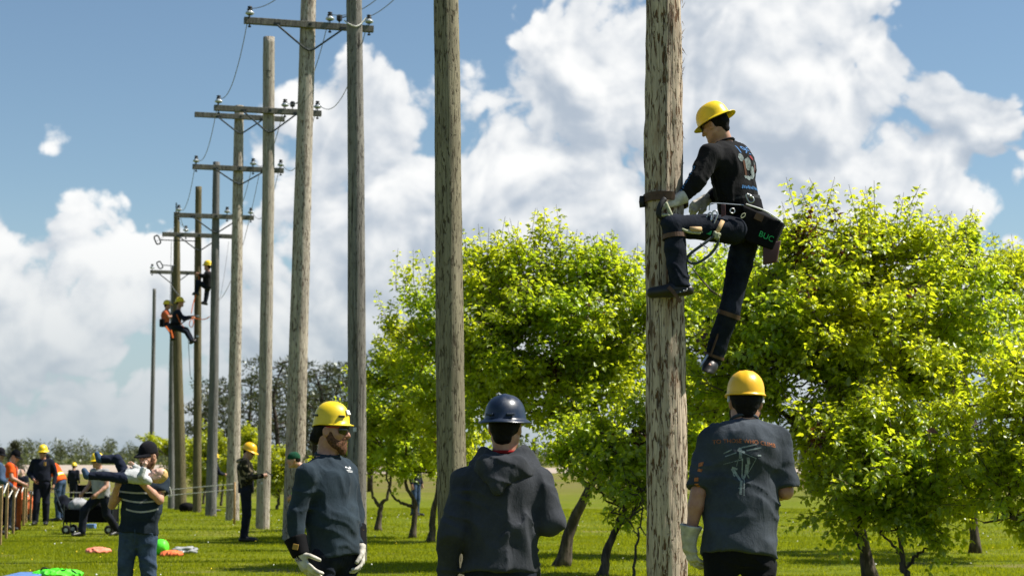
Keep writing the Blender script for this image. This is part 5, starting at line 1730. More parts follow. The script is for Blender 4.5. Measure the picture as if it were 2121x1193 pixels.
mb = MB(); mb.box(vec(612, 1132, -0.305, Y), (0.036, 0.006, 0.034), [Vector((0.9, -0.2, -0.15)).normalized(), Vector((-0.2, -0.97, 0)).normalized(), Vector((0.2, 0, 0.98))], bevel=0.002); mb.build('leather_tag', MATS['tab_gold'], c1)
mb = MB(); mb.box(vec(752, 1102, 0.135, Y), (0.012, 0.010, 0.035)); mb.build('leather_tag', MATS['tab_gold'], c2)
shirt = [c for c in root.children if c.name.startswith('shirt')][0]
nn = (0.45, -0.9, 0.1); ex = Vector((0.9, 0.44, 0)).normalized()
o_ = vec(720, 972, 0.0, Y)
pl = [[(x, y + 0.012) for (x, y) in p] for p in text_polys('Local', 0.024, shear=0.2)] + [bar2((-0.03, -0.008), (0.035, -0.010), 0.004), blob2((0.018, 0.012), 0.012, 0.7, 4)] + [bar2((-0.024, -0.017), (0.03, -0.019), 0.003)]
decal('chest_logo', pl[-3:], shirt, o_, ex, (0, 0, 1), nn, 'print_white', shirt)
decal('chest_logo', [[(x * 0.9 - 0.008, y) for (x, y) in bar] for bar in (bar2((-0.025, 0.012), (-0.005, 0.011), 0.008), bar2((0.0, 0.006), (0.022, 0.004), 0.007))], shirt, o_, ex, (0, 0, 1), nn, 'print_white', shirt)

# ---- man in hooded sweatshirt and navy helmet, back to us
Y = 9.0
J = JP(Y, head=(1047, 884, 0.13), neck=(1043, 950, 0.11), shL=(964, 1000, 0.085), shR=(1112, 1000, 0.085), elL=(934, 1104, -0.03), elR=(1139, 1085, 0.0), wrL=(925, 1205, 0.05), wrR=(1095, 1075, 0.26), pelvis=(1036, 1170, 0))
legs_to_ground(J, Y, 0.12, (0.12, 1))
root, H, M, B = build_person('person', J, dict(face=(0.22, 0.97, -0.03), skin='skin_tan', shirt='hood_charcoal', hood=True, trousers='denim_dark', loose=0.028, hem=0.045, fine=0.0055, sleeve_r=0.069, hump=0.0, wr=0.0145, collar=False, chestw=1.36),
    'man in grey hooded sweatshirt and navy full-brim helmet, seen from behind', (J['pelvis'][0], Y, 0), res=0.009, seed=11)
hat, P = hard_hat(root, H, M, 0.92, 'shell_navy', 'full', tilt=0.02, lift=0.006)
# suspension clip slots low on the shell
for s in (-1, 1):
    mb = MB(); mb.box(P(s * 0.060, -0.128, 0.012), (0.045, 0.014, 0.012), [Vector(nrm(M[0] + M[1] * 0.5 * s)), Vector(nrm(M[1] - M[0] * 0.5 * s)), Vector(M[2])], bevel=0.003); mb.build('clip', MATS['shell_navy'], hat)
hair_cap(root, H, M, 1, 'hair_dark', length=-0.055)
# hood lying on the shoulders
neck = B['J']['neck']
fd = Field(neck - 0.34, neck + 0.26, 0.008)
bk = np.array([0, -1.0, 0])
for i in range(15):
    a = -0.15 + (math.pi + 0.3) * i / 14
    p0 = neck + np.array([math.cos(a) * 0.105, -math.sin(a) * 0.075 + 0.02, 0.035 - 0.012 * math.sin(a)])
    p1 = neck + np.array([math.cos(a) * 0.158, -math.sin(a) * 0.150, -0.035 - 0.050 * max(0, math.sin(a))])
    fd.cone(p0, p1, 0.024, 0.032, 0.03)
fd.cone(neck + np.array([0, -0.155, -0.03]), neck + np.array([-0.03, -0.205, -0.145]), 0.050, 0.026, 0.05)
fd.cone(neck + np.array([0.08, -0.14, -0.02]), neck + np.array([-0.02, -0.200, -0.14]), 0.040, 0.022, 0.05)
fd.cone(neck + np.array([-0.10, -0.13, -0.02]), neck + np.array([-0.04, -0.200, -0.14]), 0.040, 0.022, 0.05)
fd.displace(wrinkle(8.3, 0.013, 0.3, 1.1), 0.04)
fd.cone(neck + np.array([0, 0.0, 0.12]), neck + np.array([0, -0.01, -0.02]), 0.092, 0.066, 0.015, op='cut')
hood = field_obj(fd, 'hood', MATS['hood_charcoal'], root)
mb = MB(); mb.tube([Vector(neck + np.array([math.cos(a) * 0.078, -math.sin(a) * 0.078 + 0.005, 0.036])) for a in np.linspace(-0.3, math.pi + 0.3, 20)], 0.010, 6); mb.build('red_collar', MATS['hood_red'], root, smooth=True)

# ---- man in slate tee with print, amber helmet, back to us
Y = 9.1
J = JP(Y, head=(1544, 832, 0.17), neck=(1541, 872, 0.15), shL=(1474, 914, 0.105), shR=(1608, 912, 0.105), elL=(1446, 1022, 0.03), elR=(1627, 1018, 0.05), wrL=(1432, 1100, 0.03), wrR=(1590, 1022, 0.31), pelvis=(1531, 1130, 0))
legs_to_ground(J, Y, 0.12, (0.0, 1))
root, H, M, B = build_person('person', J, dict(face=(0.04, 1, -0.02), up=(0.03, 0, 1), skin='skin_tan', shirt='tee_slate', sleeve='elbow', trousers='trouser_black', gloves=True, loose=0.029, hem=0.055, fine=0.0055, sleeve_r=0.070, hump=0.02, wr=0.013, chestw=1.40),
    'man in amber hard hat and slate T-shirt printed on the back, beside the bark-flecked pole', (J['pelvis'][0], Y, 0), res=0.009, seed=21)
hat, P = hard_hat(root, H, M, 0.845, 'shell_amber', 'cap', tilt=0.0, lift=0.012)
hair_cap(root, H, M, 1, 'hair_dark', length=-0.05)
beard(root, H, M, 1, 'beard_dark', 0.0)
for s in (-1, 1):
    mb = MB(); mb.tube([H(s * 0.088, -0.01, 0.03), H(s * 0.091, -0.03, -0.005)], 0.008, 6); mb.build('chin_strap', MATS['silver_tape'], root)
glove(root, vec(1427, 1121, 0.03, Y), vec(1438, 1180, 0.04, Y) - vec(1427, 1121, 0.03, Y), (0.8, 0.5, 0.1), 1.0, -1, 0.42, 0.085, flare=1.65, fore=vec(1427, 1121, 0.03, Y) - vec(1433, 1080, 0.02, Y))
shirt = [c for c in root.children if c.name.startswith('shirt')][0]
bk = (0, -1, 0); ex = (1, 0, 0); ez = (0, 0, 1)
cx = at(1551, 914, Y - 0.2)
decal('back_lettering', text_polys('TO THOSE WHO CLIMB', 0.0295, 1.03, 0.55), shirt, cx + Vector((0.0, 0, 0.002)), (1, 0, -0.06), ez, bk, 'print_orange', shirt, 0.003)
def gp(x, y):   # pixel in the photograph's print -> metres about the print's middle
    return ((x - 1545) / 395.0, (975 - y) / 395.0)
k = lambda a, b, w: bar2(gp(*a), gp(*b), w / 395.0)
art = [k((1508, 940), (1524, 932), 2.2), k((1511, 946), (1533, 938), 2.2), k((1544, 928), (1575, 921), 2.8), k((1553, 934), (1584, 928), 2.8), k((1576, 944), (1584, 944), 3.0), k((1529, 956), (1545, 952), 1.8), k((1507, 962), (1529, 956), 0.8),
       k((1541, 928), (1541, 950), 6), k((1536, 932), (1550, 938), 5), k((1545, 950), (1544, 990), 2.2), k((1549, 940), (1573, 950), 1.2), k((1573, 950), (1559, 976), 1.0), k((1537, 950), (1533, 966), 0.9),
       k((1542, 994), (1539, 1023), 5), k((1548, 992), (1546, 1025), 1.8), k((1535, 1010), (1547, 1010), 1.5),
       k((1525, 970), (1530, 980), 7), k((1529, 976), (1540, 994), 5), k((1524, 968), (1535, 972), 4), k((1526, 982), (1530, 986), 3), k((1556, 948), (1558, 962), 6), k((1555, 962), (1553, 980), 8), k((1553, 978), (1546, 992), 4.5), k((1553, 978), (1558, 990), 2)]
decal('back_print', art, shirt, at(1545, 975, Y - 0.2), ex, ez, bk, 'print_grey', shirt, 0.003)
# orange lettering down the left sleeve
o_ = at(1431, 985, Y - 0.05)
decal('sleeve_lettering', [bar2((-0.01, 0.055), (0.012, 0.062), 0.022), bar2((-0.01, 0.03), (0.012, 0.026), 0.014), bar2((-0.014, -0.02), (0.008, -0.018), 0.02), bar2((-0.014, -0.05), (0.008, -0.048), 0.016)], shirt, o_, (0.45, -0.9, 0), ez, (-0.75, -0.66, 0), 'print_orange', shirt, 0.003)

# ---- climber on the bark-flecked pole
Y = 12.7
J = JP(Y, head=(1480, 259, 0.02), neck=(1501, 297, 0.03), shL=(1470, 322, -0.13), shR=(1534, 326, 0.17), elL=(1444, 375, -0.19), elR=(1505, 392, 0.30), wrL=(1412, 412, -0.20), wrR=(1466, 414, 0.24), pelvis=(1537, 447, 0.05),
       hipL=(1522, 478, -0.10), hipR=(1548, 480, 0.12), knL=(1393, 466, -0.28), anL=(1408, 590, -0.33), toL=(1356, 606, -0.33), knR=(1511, 645, 0.02), anR=(1475, 750, 0.06), toR=(1462, 780, -0.04))
root, H, M, B = build_person('person', J, dict(face=(-0.76, 0.55, -0.34), up=(-0.25, 0, 1), skin='skin', shirt='shirt_black', trousers='denim_dark', gloves=True, loose=0.026, hem=-0.015, fine=0.0055, sleeve_r=0.068, wr=0.013, leg=0.011, chestw=1.42),
    'climber in yellow full-brim helmet and black shirt strapped to the nearest pole', at(1440, 640, Y), res=0.009, seed=31)
CL = root
hat, P = hard_hat(root, H, M, 0.92, 'shell_yellow', 'full', tilt=-0.05, lift=0.006)
sunglasses(root, H, M, 1)
hair_cap(root, H, M, 1, 'hair_dark', length=-0.05, front=0.0)
Jc = B['J']
glove(root, vec(1398, 418, -0.22, Y), vec(1373, 424, -0.22, Y) - vec(1398, 418, -0.22, Y), (0.1, 0.6, -0.6), 1.02, -1, 0.55, 0.085, flare=1.45, fore=vec(1398, 418, -0.22, Y) - vec(1420, 406, -0.2, Y))
glove(root, vec(1460, 416, 0.22, Y), vec(1440, 424, 0.18, Y) - vec(1460, 416, 0.22, Y), (-0.1, 0.6, -0.6), 1.0, 1, 0.6, 0.03)
shirt = [c for c in root.children if c.name.startswith('shirt')][0]
# prints: numerals, picture and hem lettering on the back, letters down the sleeve
bkn = Vector((0.62, -0.76, 0.18)); ex = Vector((0.78, 0.62, 0)); ey = Vector((-0.25, 0.0, 0.97))
o_ = vec(1527, 318, 0.0, Y)
decal('numerals', text_polys('195', 0.098, 1.15), shirt, o_, ex, ey, bkn, 'print_blue', shirt)
o_ = vec(1540, 352, 0.0, Y)
pic_w = [blob2((-0.085, 0.06), 0.026, 1.3, 1), blob2((-0.03, 0.02), 0.034, 1.4, 2), blob2((0.02, -0.03), 0.03, 1.4, 3), blob2((-0.04, -0.085), 0.022, 0.8, 4), blob2((0.0, -0.075), 0.018, 0.8, 5), blob2((-0.07, -0.08), 0.014, 0.9, 6), bar2((0.07, 0.05), (0.10, 0.0), 0.008), bar2((0.055, 0.045), (0.085, -0.005), 0.006)]
decal('shirt_picture', pic_w, shirt, o_, ex, ey, bkn, 'print_grey', shirt)
decal('shirt_picture', [bar2((-0.066, 0.04), (-0.062, -0.07), 0.022)], shirt, o_, ex, ey, bkn, 'print_brown', shirt, 0.003)
decal('shirt_picture', [bar2((0.02, 0.085), (0.05, 0.06), 0.02), bar2((0.075, 0.03), (0.095, -0.015), 0.012)], shirt, o_, ex, ey, bkn, 'print_red', shirt, 0.003)
o_ = vec(1545, 396, 0.0, Y)
decal('hem_lettering', [bar2((x, -0.012 + 0.003 * (i % 2)), (x + 0.006, 0.014 - 0.004 * (i % 3)), 0.011) for i, x in enumerate(np.linspace(-0.11, 0.11, 14))], shirt, o_, ex, (0.1, 0, 1), bkn, 'print_blue', shirt)
n_ = Vector((-0.35, -0.93, 0.1)); eL = Vector(nrm(vec(1412, 408, -0.2, Y) - vec(1440, 352, -0.2, Y))); eP = eL.cross(n_).normalized()
o_ = vec(1423, 374, -0.2, Y)
ar = []
for i, L_ in enumerate(np.linspace(-0.10, 0.10, 6)):
    ar += [bar2((L_ - 0.014, -0.016), (L_ - 0.012, 0.018), 0.008), bar2((L_ + 0.006, -0.018), (L_ + 0.008, 0.016), 0.008), bar2((L_ - 0.012, -0.002 + 0.012 * (i % 3 - 1)), (L_ + 0.008, 0.002 + 0.012 * (i % 3 - 1)), 0.008)]
decal('sleeve_lettering', ar, shirt, o_, eL, eP, n_, 'print_blue', shirt)

# belt with rings, tool bag, holster
pelv = Jc['pelvis']; up_t = B['up']; HPv = B['HP']; FW = np.cross(up_t, HPv)
def belt_pt(a, h, rx=0.188, ry=0.150):
    return Vector(pelv + HPv * math.cos(a) * rx + FW * math.sin(a) * ry + up_t * h)
def belt(name, h, w, m, rx=0.188, ry=0.150, tilt=0.0):
    pts = [belt_pt(a, h + tilt * math.cos(a), rx, ry) for a in np.linspace(0, 2 * math.pi, 41)]
    nr_ = [Vector(HPv * math.cos(a) + FW * math.sin(a)) for a in np.linspace(0, 2 * math.pi, 41)]
    mb = MB(); mb.strap(pts, nr_, w, 0.010)
    return mb.build(name, MATS[m], root)
bl = belt('tool_belt', 0.055, 0.075, 'canvas_black', 0.190, 0.156, -0.012)
belt('waist_strap', 0.105, 0.030, 'strap_black', 0.186, 0.152)
def ring(c, n, r0, r1, m, parent, name='ring', squash=1.0):
    n = Vector(n).normalized(); x = n.orthogonal().normalized(); y = n.cross(x)
    mb = MB(); mb.tube([Vector(c) + x * math.cos(a) * r0 + y * math.sin(a) * r0 * squash for a in np.linspace(0, 2 * math.pi, 21)], r1, 6, caps=False)
    return mb.build(name, MATS[m], parent, smooth=True)
ring(vec(1517, 437, -0.22, Y), (0.3, -1, 0), 0.018, 0.004, 'galvanised', bl); ring(vec(1539, 447, -0.22, Y), (0.3, -1, 0), 0.022, 0.004, 'rope_olive', bl, 'ring', 0.5)
# bag: a soft trapezoid sack hanging behind the hip
def hexa(name, c8, m, parent, bevel=0.012, sub=2):
    bm = bmesh.new(); vs = [bm.verts.new(Vector(c)) for c in c8]
    for f in ((0, 1, 2, 3), (7, 6, 5, 4), (0, 4, 5, 1), (1, 5, 6, 2), (2, 6, 7, 3), (3, 7, 4, 0)): bm.faces.new([vs[i] for i in f])
    bmesh.ops.recalc_face_normals(bm, faces=bm.faces[:])
    bmesh.ops.bevel(bm, geom=bm.edges[:], offset=bevel, segments=3, affect='EDGES', profile=0.6)
    bm.verts.index_update()
    V = [v_.co.copy() for v_ in bm.verts]; F = [[w.index for w in f.verts] for f in bm.faces]; bm.free()
    return mesh_obj(name, V, F, m, parent)
a_, b_ = -0.16, 0.10
bag = hexa('tool_bag', [vec(1536, 424, a_, Y), vec(1624, 462, a_ + .04, Y), vec(1600, 518, a_ + .04, Y), vec(1545, 500, a_, Y), vec(1552, 416, b_, Y), vec(1627, 466, b_, Y), vec(1602, 520, b_, Y), vec(1555, 500, b_, Y)], MATS['canvas_black'], root, 0.015)
hol = hexa('holster', [vec(1580, 508, -0.12, Y), vec(1617, 498, -0.10, Y), vec(1609, 543, -0.10, Y), vec(1580, 549, -0.12, Y), vec(1582, 506, -0.02, Y), vec(1618, 498, -0.02, Y), vec(1610, 544, -0.02, Y), vec(1582, 549, -0.02, Y)], MATS['leather_red'], root, 0.008)
mb = MB(); mb.box(vec(1572, 450, -0.165, Y), (0.065, 0.008, 0.05), [Vector((0.92, 0.1, -0.4)).normalized(), Vector((0, 1, 0)), Vector((0.4, 0, 0.92)).normalized()], bevel=0.002); mb.build('leather_patch', MATS['leather_brown'], bag)
n_ = Vector((0.1, -1, 0)); eL = Vector((0.93, 0.0, -0.38)).normalized(); eU = Vector((0.38, 0, 0.93)).normalized()
decal('bag_lettering', text_polys('BUC', 0.060, 1.02), bag, vec(1588, 490, -0.15, Y), eL, eU, n_, 'print_green', bag, 0.003)
mb = MB(); mb.tube(curve_pts([vec(1545, 423, -0.17, Y), vec(1585, 437, -0.16, Y), vec(1618, 458, -0.12, Y)], 12), 0.006, 6); mb.build('bag_edge', MATS['silver_tape'], bag)
hexa('leather_tab', [vec(1493, 424, -0.235, Y), vec(1503, 424, -0.235, Y), vec(1503, 446, -0.24, Y), vec(1494, 450, -0.24, Y), vec(1493, 424, -0.222, Y), vec(1503, 424, -0.222, Y), vec(1503, 446, -0.226, Y), vec(1494, 450, -0.226, Y)], MATS['leather_red'], bl, 0.003)
# snap hooks
def snap(px, py, ang, L, parent, dy=-0.25):
    c = Vector(vec(px, py, dy, Y)); d = Vector((math.cos(ang), 0, math.sin(ang))); w = Vector((-d.z, 0, d.x))
    mb = MB(); pts = [c + d * (L * x) + w * (0.024 * y) for (x, y) in ((-.5, .3), (-.5, -.3), (-.25, -.6), (.2, -.9), (.45, -.5), (.5, 0), (.42, .6), (.15, .85), (-.15, .6), (-.5, .3))]
    mb.tube(curve_pts(pts, 36), 0.0062, 6, caps=False); mb.tube([c + d * (L * -.4) + w * 0.012, c + d * (L * 0.1) + w * 0.016], 0.010, 6)
    return mb.build('snap_hook', MATS['galvanised'], parent, smooth=True)
snap(1467, 457, R(68), 0.125, bl); snap(1478, 452, R(75), 0.11, bl, -0.26); snap(1553, 411, R(-50), 0.07, bl, -0.19)
mb = MB(); mb.tube(curve_pts([vec(1469, 436, -.25, Y), vec(1471, 424, -.25, Y), vec(1482, 421, -.24, Y), vec(1540, 425, -.2, Y)], 20), 0.004, 5); mb.build('hanger_wire', MATS['galvanised'], bl)
mb = MB(); mb.box(vec(1466, 481, -0.27, Y), (0.05, 0.006, 0.03), [Vector((0.9, 0, -0.3)).normalized(), Vector((0, 1, 0)), Vector((0.3, 0, 0.9)).normalized()], bevel=0.002); mb.build('green_tag', MATS['print_green'], bl)
# spur straps below the knees and on the boots
def limb_strap(a, b, f, rad, w, m, name):
    a = np.array(a); b = np.array(b); d = nrm(b - a); c = a + (b - a) * f
    x = nrm(np.cross(d, (0, 1, 0.1))); y = np.cross(d, x)
    ang = np.linspace(0, 2 * math.pi, 29)
    mb = MB(); mb.strap([Vector(c + (x * math.cos(q) + y * math.sin(q)) * rad) for q in ang], [Vector(x * math.cos(q) + y * math.sin(q)) for q in ang], w, 0.008)
    return mb.build(name, MATS[m], root)
limb_strap(Jc['knL'], Jc['anL'], 0.20, 0.084, 0.032, 'leather_brown', 'spur_strap'); limb_strap(Jc['knR'], Jc['anR'], 0.06, 0.088, 0.032, 'leather_brown', 'spur_strap')
limb_strap(Jc['knR'], Jc['anR'], 0.88, 0.074, 0.022, 'leather_brown', 'spur_strap')
mb = MB(); mb.strap(curve_pts([vec(1384, 594, -.39, Y), vec(1394, 604, -.40, Y), vec(1410, 626, -.385, Y)], 10), [Vector((0, -1, 0.1))] * 11, 0.026, 0.008); mb.build('spur_strap', MATS['leather_brown'], root)
mb = MB(); mb.strap(curve_pts([vec(1400, 606, -.395, Y), vec(1416, 602, -.39, Y), vec(1429, 594, -.35, Y)], 10), [Vector((0.1, -1, 0.1))] * 11, 0.022, 0.008); mb.build('spur_strap', MATS['boot_black'], root)
for q in range(3):
    mb = MB(); mb.lathe(vec(1409 + q * 7, 605 - q * 3, -.400 + .004 * q, Y), [(0.005, 0), (0.005, 0.004), (0.002, 0.006)], 8, (0, -1, 0)); mb.build('rivet', MATS['galvanised'], root)
mb = MB(); mb.tube([vec(1497, 652, -.02, Y), vec(1488, 690, -.02, Y), vec(1472, 735, -.02, Y)], 0.009, 6); mb.build('spur_shank', MATS['leather_brown'], root)
mb = MB(); mb.tube([vec(1384, 520, -.30, Y), vec(1381, 575, -.33, Y), vec(1386, 612, -.31, Y)], 0.008, 6); mb.build('spur_shank', MATS['leather_brown'], root)

# strap round the pole and the ropes
pc = on_pole(1, 420); pr = pole_r(1, pc)
pts = []; nn = []
for a in np.linspace(0.35, 2 * math.pi - 0.75, 36):
    o_ = Vector((math.cos(a - 0.5), math.sin(a - 0.5), 0))
    pts.append(pc + o_ * (pr + 0.022) + Vector((0, 0, 0.012 - 0.02 * math.sin(a)))); nn.append(o_)
st_root = empty('climbing_strap', pc, 'brown leather fall-restraint strap wrapped round the nearest pole', 'strap')
mb = MB(); mb.strap(pts, nn, 0.062, 0.014); mb.build('band', MATS['leather_brown'], st_root)
mb = MB(); mb.tube([pc + Vector((-pr - 0.035, -0.03, 0.04)), pc + Vector((-pr - 0.04, -0.035, 0.0)), pc + Vector((-pr - 0.035, -0.03, -0.04))], 0.022, 8); mb.build('pad', MATS['strap_black'], st_root, smooth=True)
mb = MB(); mb.tube(curve_pts([vec(1377, 412, -.27, Y), vec(1368, 425, -.29, Y), vec(1364, 444, -.29, Y), vec(1372, 452, -.28, Y)], 16), 0.020, 8); mb.build('grip', MATS['strap_black'], st_root, smooth=True)
mb = MB(); mb.tube(curve_pts([vec(1379, 420, -.30, Y), vec(1388, 440, -.31, Y), vec(1400, 462, -.32, Y), vec(1425, 476, -.31, Y), vec(1450, 480, -.28, Y), vec(1463, 474, -.26, Y)], 30), 0.013, 8); mb.build('rope', MATS['rope_olive'], st_root, smooth=True)
mb = MB(); mb.tube(curve_pts([vec(1371, 446, -.30, Y), vec(1387, 448, -.32, Y), vec(1402, 468, -.335, Y), vec(1425, 480, -.33, Y), vec(1450, 483, -.29, Y)], 30), 0.011, 8); mb.build('rope', MATS['rope_olive'], st_root, smooth=True)
mb = MB(); mb.tube([vec(1429, 475, -.325, Y), vec(1452, 475, -.295, Y)], 0.019, 8); mb.build('sleeve', MATS['wood_tan'], st_root, smooth=True)
ln = empty('lanyard', vec(1497, 455, -.25, Y), 'rope lanyard with a tan sleeve looping under the near climber\'s thigh', 'rope')
mb = MB(); mb.tube([vec(1497, 458, -.27, Y), vec(1483, 486, -.29, Y)], 0.017, 8); mb.build('sleeve', MATS['wood_tan'], ln, smooth=True)
mb = MB(); mb.tube(curve_pts([vec(1480, 488, -.30, Y), vec(1458, 505, -.32, Y), vec(1432, 524, -.32, Y), vec(1423, 538, -.31, Y), vec(1440, 546, -.30, Y), vec(1468, 530, -.29, Y), vec(1485, 508, -.29, Y), vec(1488, 490, -.30, Y)], 48), 0.011, 8); mb.build('loop', MATS['rope_dark'], ln, smooth=True)
mb = MB()
for q in range(4):
    c = Vector(vec(1481 + q * 2.2, 487 + (q % 2) * 3, -.30, Y)); ax = Vector((math.cos(q * 0.9), 0.3, math.sin(q * 0.9))).normalized(); x = ax.orthogonal().normalized(); y_ = ax.cross(x)
    mb.tube([c + x * math.cos(t_) * 0.022 + y_ * math.sin(t_) * 0.018 for t_ in np.linspace(0, 6.283, 15)], 0.010, 6, caps=False)
mb.build('knot', MATS['rope_olive'], ln, smooth=True)
mb = MB(); mb.tube(curve_pts([vec(1450, 504, -.33, Y), vec(1458, 509, -.335, Y), vec(1466, 514, -.34, Y)], 6), 0.0035, 5); mb.build('cable_tie', MATS['strap_black'], ln)
# steel gaffs at the inner sides of the boots
for (a_, b_) in ((vec(1392, 607, -.30, Y), vec(1384, 622, -.225, Y)), (vec(1466, 735, -.0, Y), vec(1450, 760, -.03, Y))):
    mb = MB(); mb.tube([Vector(a_), Vector(a_ * 0.4 + b_ * 0.6), Vector(b_)], [0.010, 0.008, 0.002], 6); mb.build('gaff', MATS['galvanised'], CL)

# ================================================================== FATHER AND BABY
Y = 18.0
J = JP(Y, head=(307, 944, -0.03), neck=(303, 975, 0.03), shL=(334, 999, 0.02), shR=(267, 1001, 0.02), elL=(331, 1036, -0.10), elR=(232, 1046, -0.08), wrL=(286, 992, -0.28), wrR=(244, 1004, -0.26), pelvis=(286, 1098, 0))
legs_to_ground(J, Y, 0.12, (-0.1, -1))
root, H, M, B = build_person('person', J, dict(face=(-0.55, -0.80, -0.28), up=(-0.05, -0.2, 1), skin='skin', shirt='polo_dark', sleeve='short', trousers='denim_mid', loose=0.034, hem=0.03, fine=0.0065, sleeve_r=0.070, wr=0.012, leg=0.014,
    dirL=(-0.75, -0.1, 0.62), palmL=(0.3, 0.8, -0.3), curlL=0.3, dirR=(0.35, -0.1, 0.85), palmR=(0.4, 0.85, 0.1), curlR=0.35, thumbs=(-1, 1)),
    'man in dark cap and striped polo shirt cradling a baby', (J['pelvis'][0], Y, 0), res=0.011, seed=41)
cp = cap(root, H, M); hair_cap(root, H, M, 1, 'hair_brown', length=-0.03, front=-0.01); beard(root, H, M, 1, 'beard_red'); eyes(root, H, 1)
shirt = [c for c in root.children if c.name.startswith('shirt')][0]
for (y0, sag) in ((1018, 3), (1033, 7), (1049, 11)):
    pl = []
    xs_ = np.linspace(-0.24, 0.24, 13)
    for x0, x1 in zip(xs_[:-1], xs_[1:]):
        z0 = -sag / 200 * (1 - (x0 / 0.22) ** 2); z1 = -sag / 200 * (1 - (x1 / 0.22) ** 2)
        pl.append([(x0, z0 - 0.009), (x1, z1 - 0.009), (x1, z1 + 0.009), (x0, z0 + 0.009)])
    decal('stripe', pl if y0 < 1040 else pl[2:-2], shirt, at(290, y0, Y - 0.2), (1, 0, 0), (0, 0, 1), (0, -1, 0), 'stripe_grey', shirt, 0.004, 0.25)
mb = MB(); mb.tube([Vector(B['J']['pelvis'] + np.array([0.0, -0.150, 0.02])), Vector(B['J']['pelvis'] + np.array([0.0, -0.152, -0.12]))], 0.004, 5); mb.build('fly_seam', MATS['denim_blue'], root)

Yb = 17.72
J = JP(Yb, head=(329, 984, -0.02), neck=(311, 988, 0.0), shL=(306, 996, -0.09), shR=(303, 980, 0.08), elL=(290, 986, -0.16), elR=(288, 972, 0.05), wrL=(299, 967, -0.17), wrR=(276, 962, 0.0), pelvis=(262, 984, 0),
       hipL=(257, 990, -0.05), hipR=(257, 977, 0.05), knL=(212, 985, -0.07), knR=(243, 950, 0.02), anL=(186, 985, -0.08), anR=(212, 951, 0.0), toL=(177, 972, -0.09), toR=(204, 938, 0.0))
root, H, M, B = build_person('baby', J, dict(S=0.47, hdS=1.55, face=(-0.55, -0.35, 0.75), up=(0.85, 0.0, 0.5), skin='skin_pale', shirt='baby_grey', trousers='baby_navy', boots=None, loose=0.03, hem=0.02, fine=0.005, sleeve_r=0.075, leg=0.03, wr=0.016),
    'baby in grey top and navy trousers in the arms of the man in the cap', at(262, 984, Yb), res=0.008, seed=51)
hair_cap(root, H, M, 0.47 * 1.55, 'hair_blond', length=0.02, front=-0.02); eyes(root, H, 0.5)
for sd in 'LR':
    an = B['J']['an' + sd]; kn = B['J']['kn' + sd]; to = B['J']['to' + sd]; d = nrm(an - kn)
    fd = Field(an - 0.16, an + 0.16, 0.006)
    fd.cone(an - d * 0.01, an + d * 0.03, 0.032, 0.034, 0.0, clips=[(an - d * 0.012, -d)]); q = nrm(to - an)
    fd.cone(an + d * 0.025, an + d * 0.02 + q * 0.065, 0.034, 0.028, 0.02)
    sh_ = field_obj(fd, 'shoe', MATS['tee_blue'], root)
    mb = MB(); mb.tube([Vector(an - d * 0.012 + np.cross(d, nrm(np.cross(d, (0, 1, 0)))) * 0), Vector(an + d * 0.002)], 0.036, 12); mb.build('shoe_rim', MATS['print_white'], sh_, smooth=True)

# ================================================================== PEOPLE FARTHER BACK
def finish_head(root, H, M, wear, S=1.0, shades=False, hair='hair_dark'):
    if wear == 'cap': cap(root, H, M)
    elif wear == 'beanie':
        c = H(0, 0, 0); fd = Field(c - 0.18, c + 0.18, 0.012); fd.ell(H(0, -0.012, 0.035), (0.090, 0.112, 0.100), M, 0, clips=[(H(0, 0.02, 0.01), -M[2])]); field_obj(fd, 'beanie', MATS['beanie_green'], root)
    elif wear: hard_hat(root, H, M, 0.95, wear[0], wear[1], n=32, lift=0.004)
    if shades: sunglasses(root, H, M, S)
    hair_cap(root, H, M, S, hair, length=-0.04, front=0.0, res=0.012)

def far_person(label, px, Y, facing, height_m, spec, ov=None, wear=('shell_yellow', 'cap'), shades=False, seed=1, group=None, res=0.018, look=None, dz=0.0):
    g = ground(px, Y); g.z = height(g.x, Y) + dz
    J = default_joints(height_m)
    for k_, v_ in (ov or {}).items(): J[k_] = np.array(v_, float)
    J = place(J, g, R(facing))
    f = np.array([math.sin(R(facing)), math.cos(R(facing)), 0.0])
    sp = dict(face=f + np.array([0, 0, -0.12]) if look is None else look, hands=True, fine=0.012, loose=0.022, sleeve_r=0.062)
    sp.update(spec)
    root, H, M, B = build_person('person', J, sp, label, g, group, res, seed)
    finish_head(root, H, M, wear, 1.0, shades)
    return root, H, M, B

# camouflage jacket, looking at a phone
root, H, M, B = far_person('man in camouflage jacket, navy overalls and amber helmet looking at his phone', 513, 32.0, 84, 1.78,
    dict(shirt='camo', trousers='coverall_navy', hem=-0.02, leg=0.012, curlL=0.5, curlR=0.5), dict(elL=(-0.23, 0.06, 1.16), elR=(0.23, 0.06, 1.16), wrL=(-0.08, 0.30, 1.20), wrR=(0.10, 0.30, 1.20), head=(0, 0.05, 1.635)),
    ('shell_amber', 'cap'), True, 61, look=(0.95, -0.15, -0.35), res=0.014)
J = B['J']
fd = Field(J['pelvis'] - 0.4, J['pelvis'] + 0.6, 0.014)
fd.cone(J['pelvis'] - (0, 0, 0.05), J['pelvis'] + (0, 0, 0.30), 0.146, 0.142, 0.03, flat=(B['SH'], 1.2), clips=[(J['pelvis'] + (0, 0, 0.28), (0, 0, 1)), (J['pelvis'] + (0, 0, -0.08), (0, 0, -1))])
field_obj(fd, 'overall_bib', MATS['coverall_navy'], root)
fd = Field(J['neck'] - 0.25, J['neck'] + 0.2, 0.012)
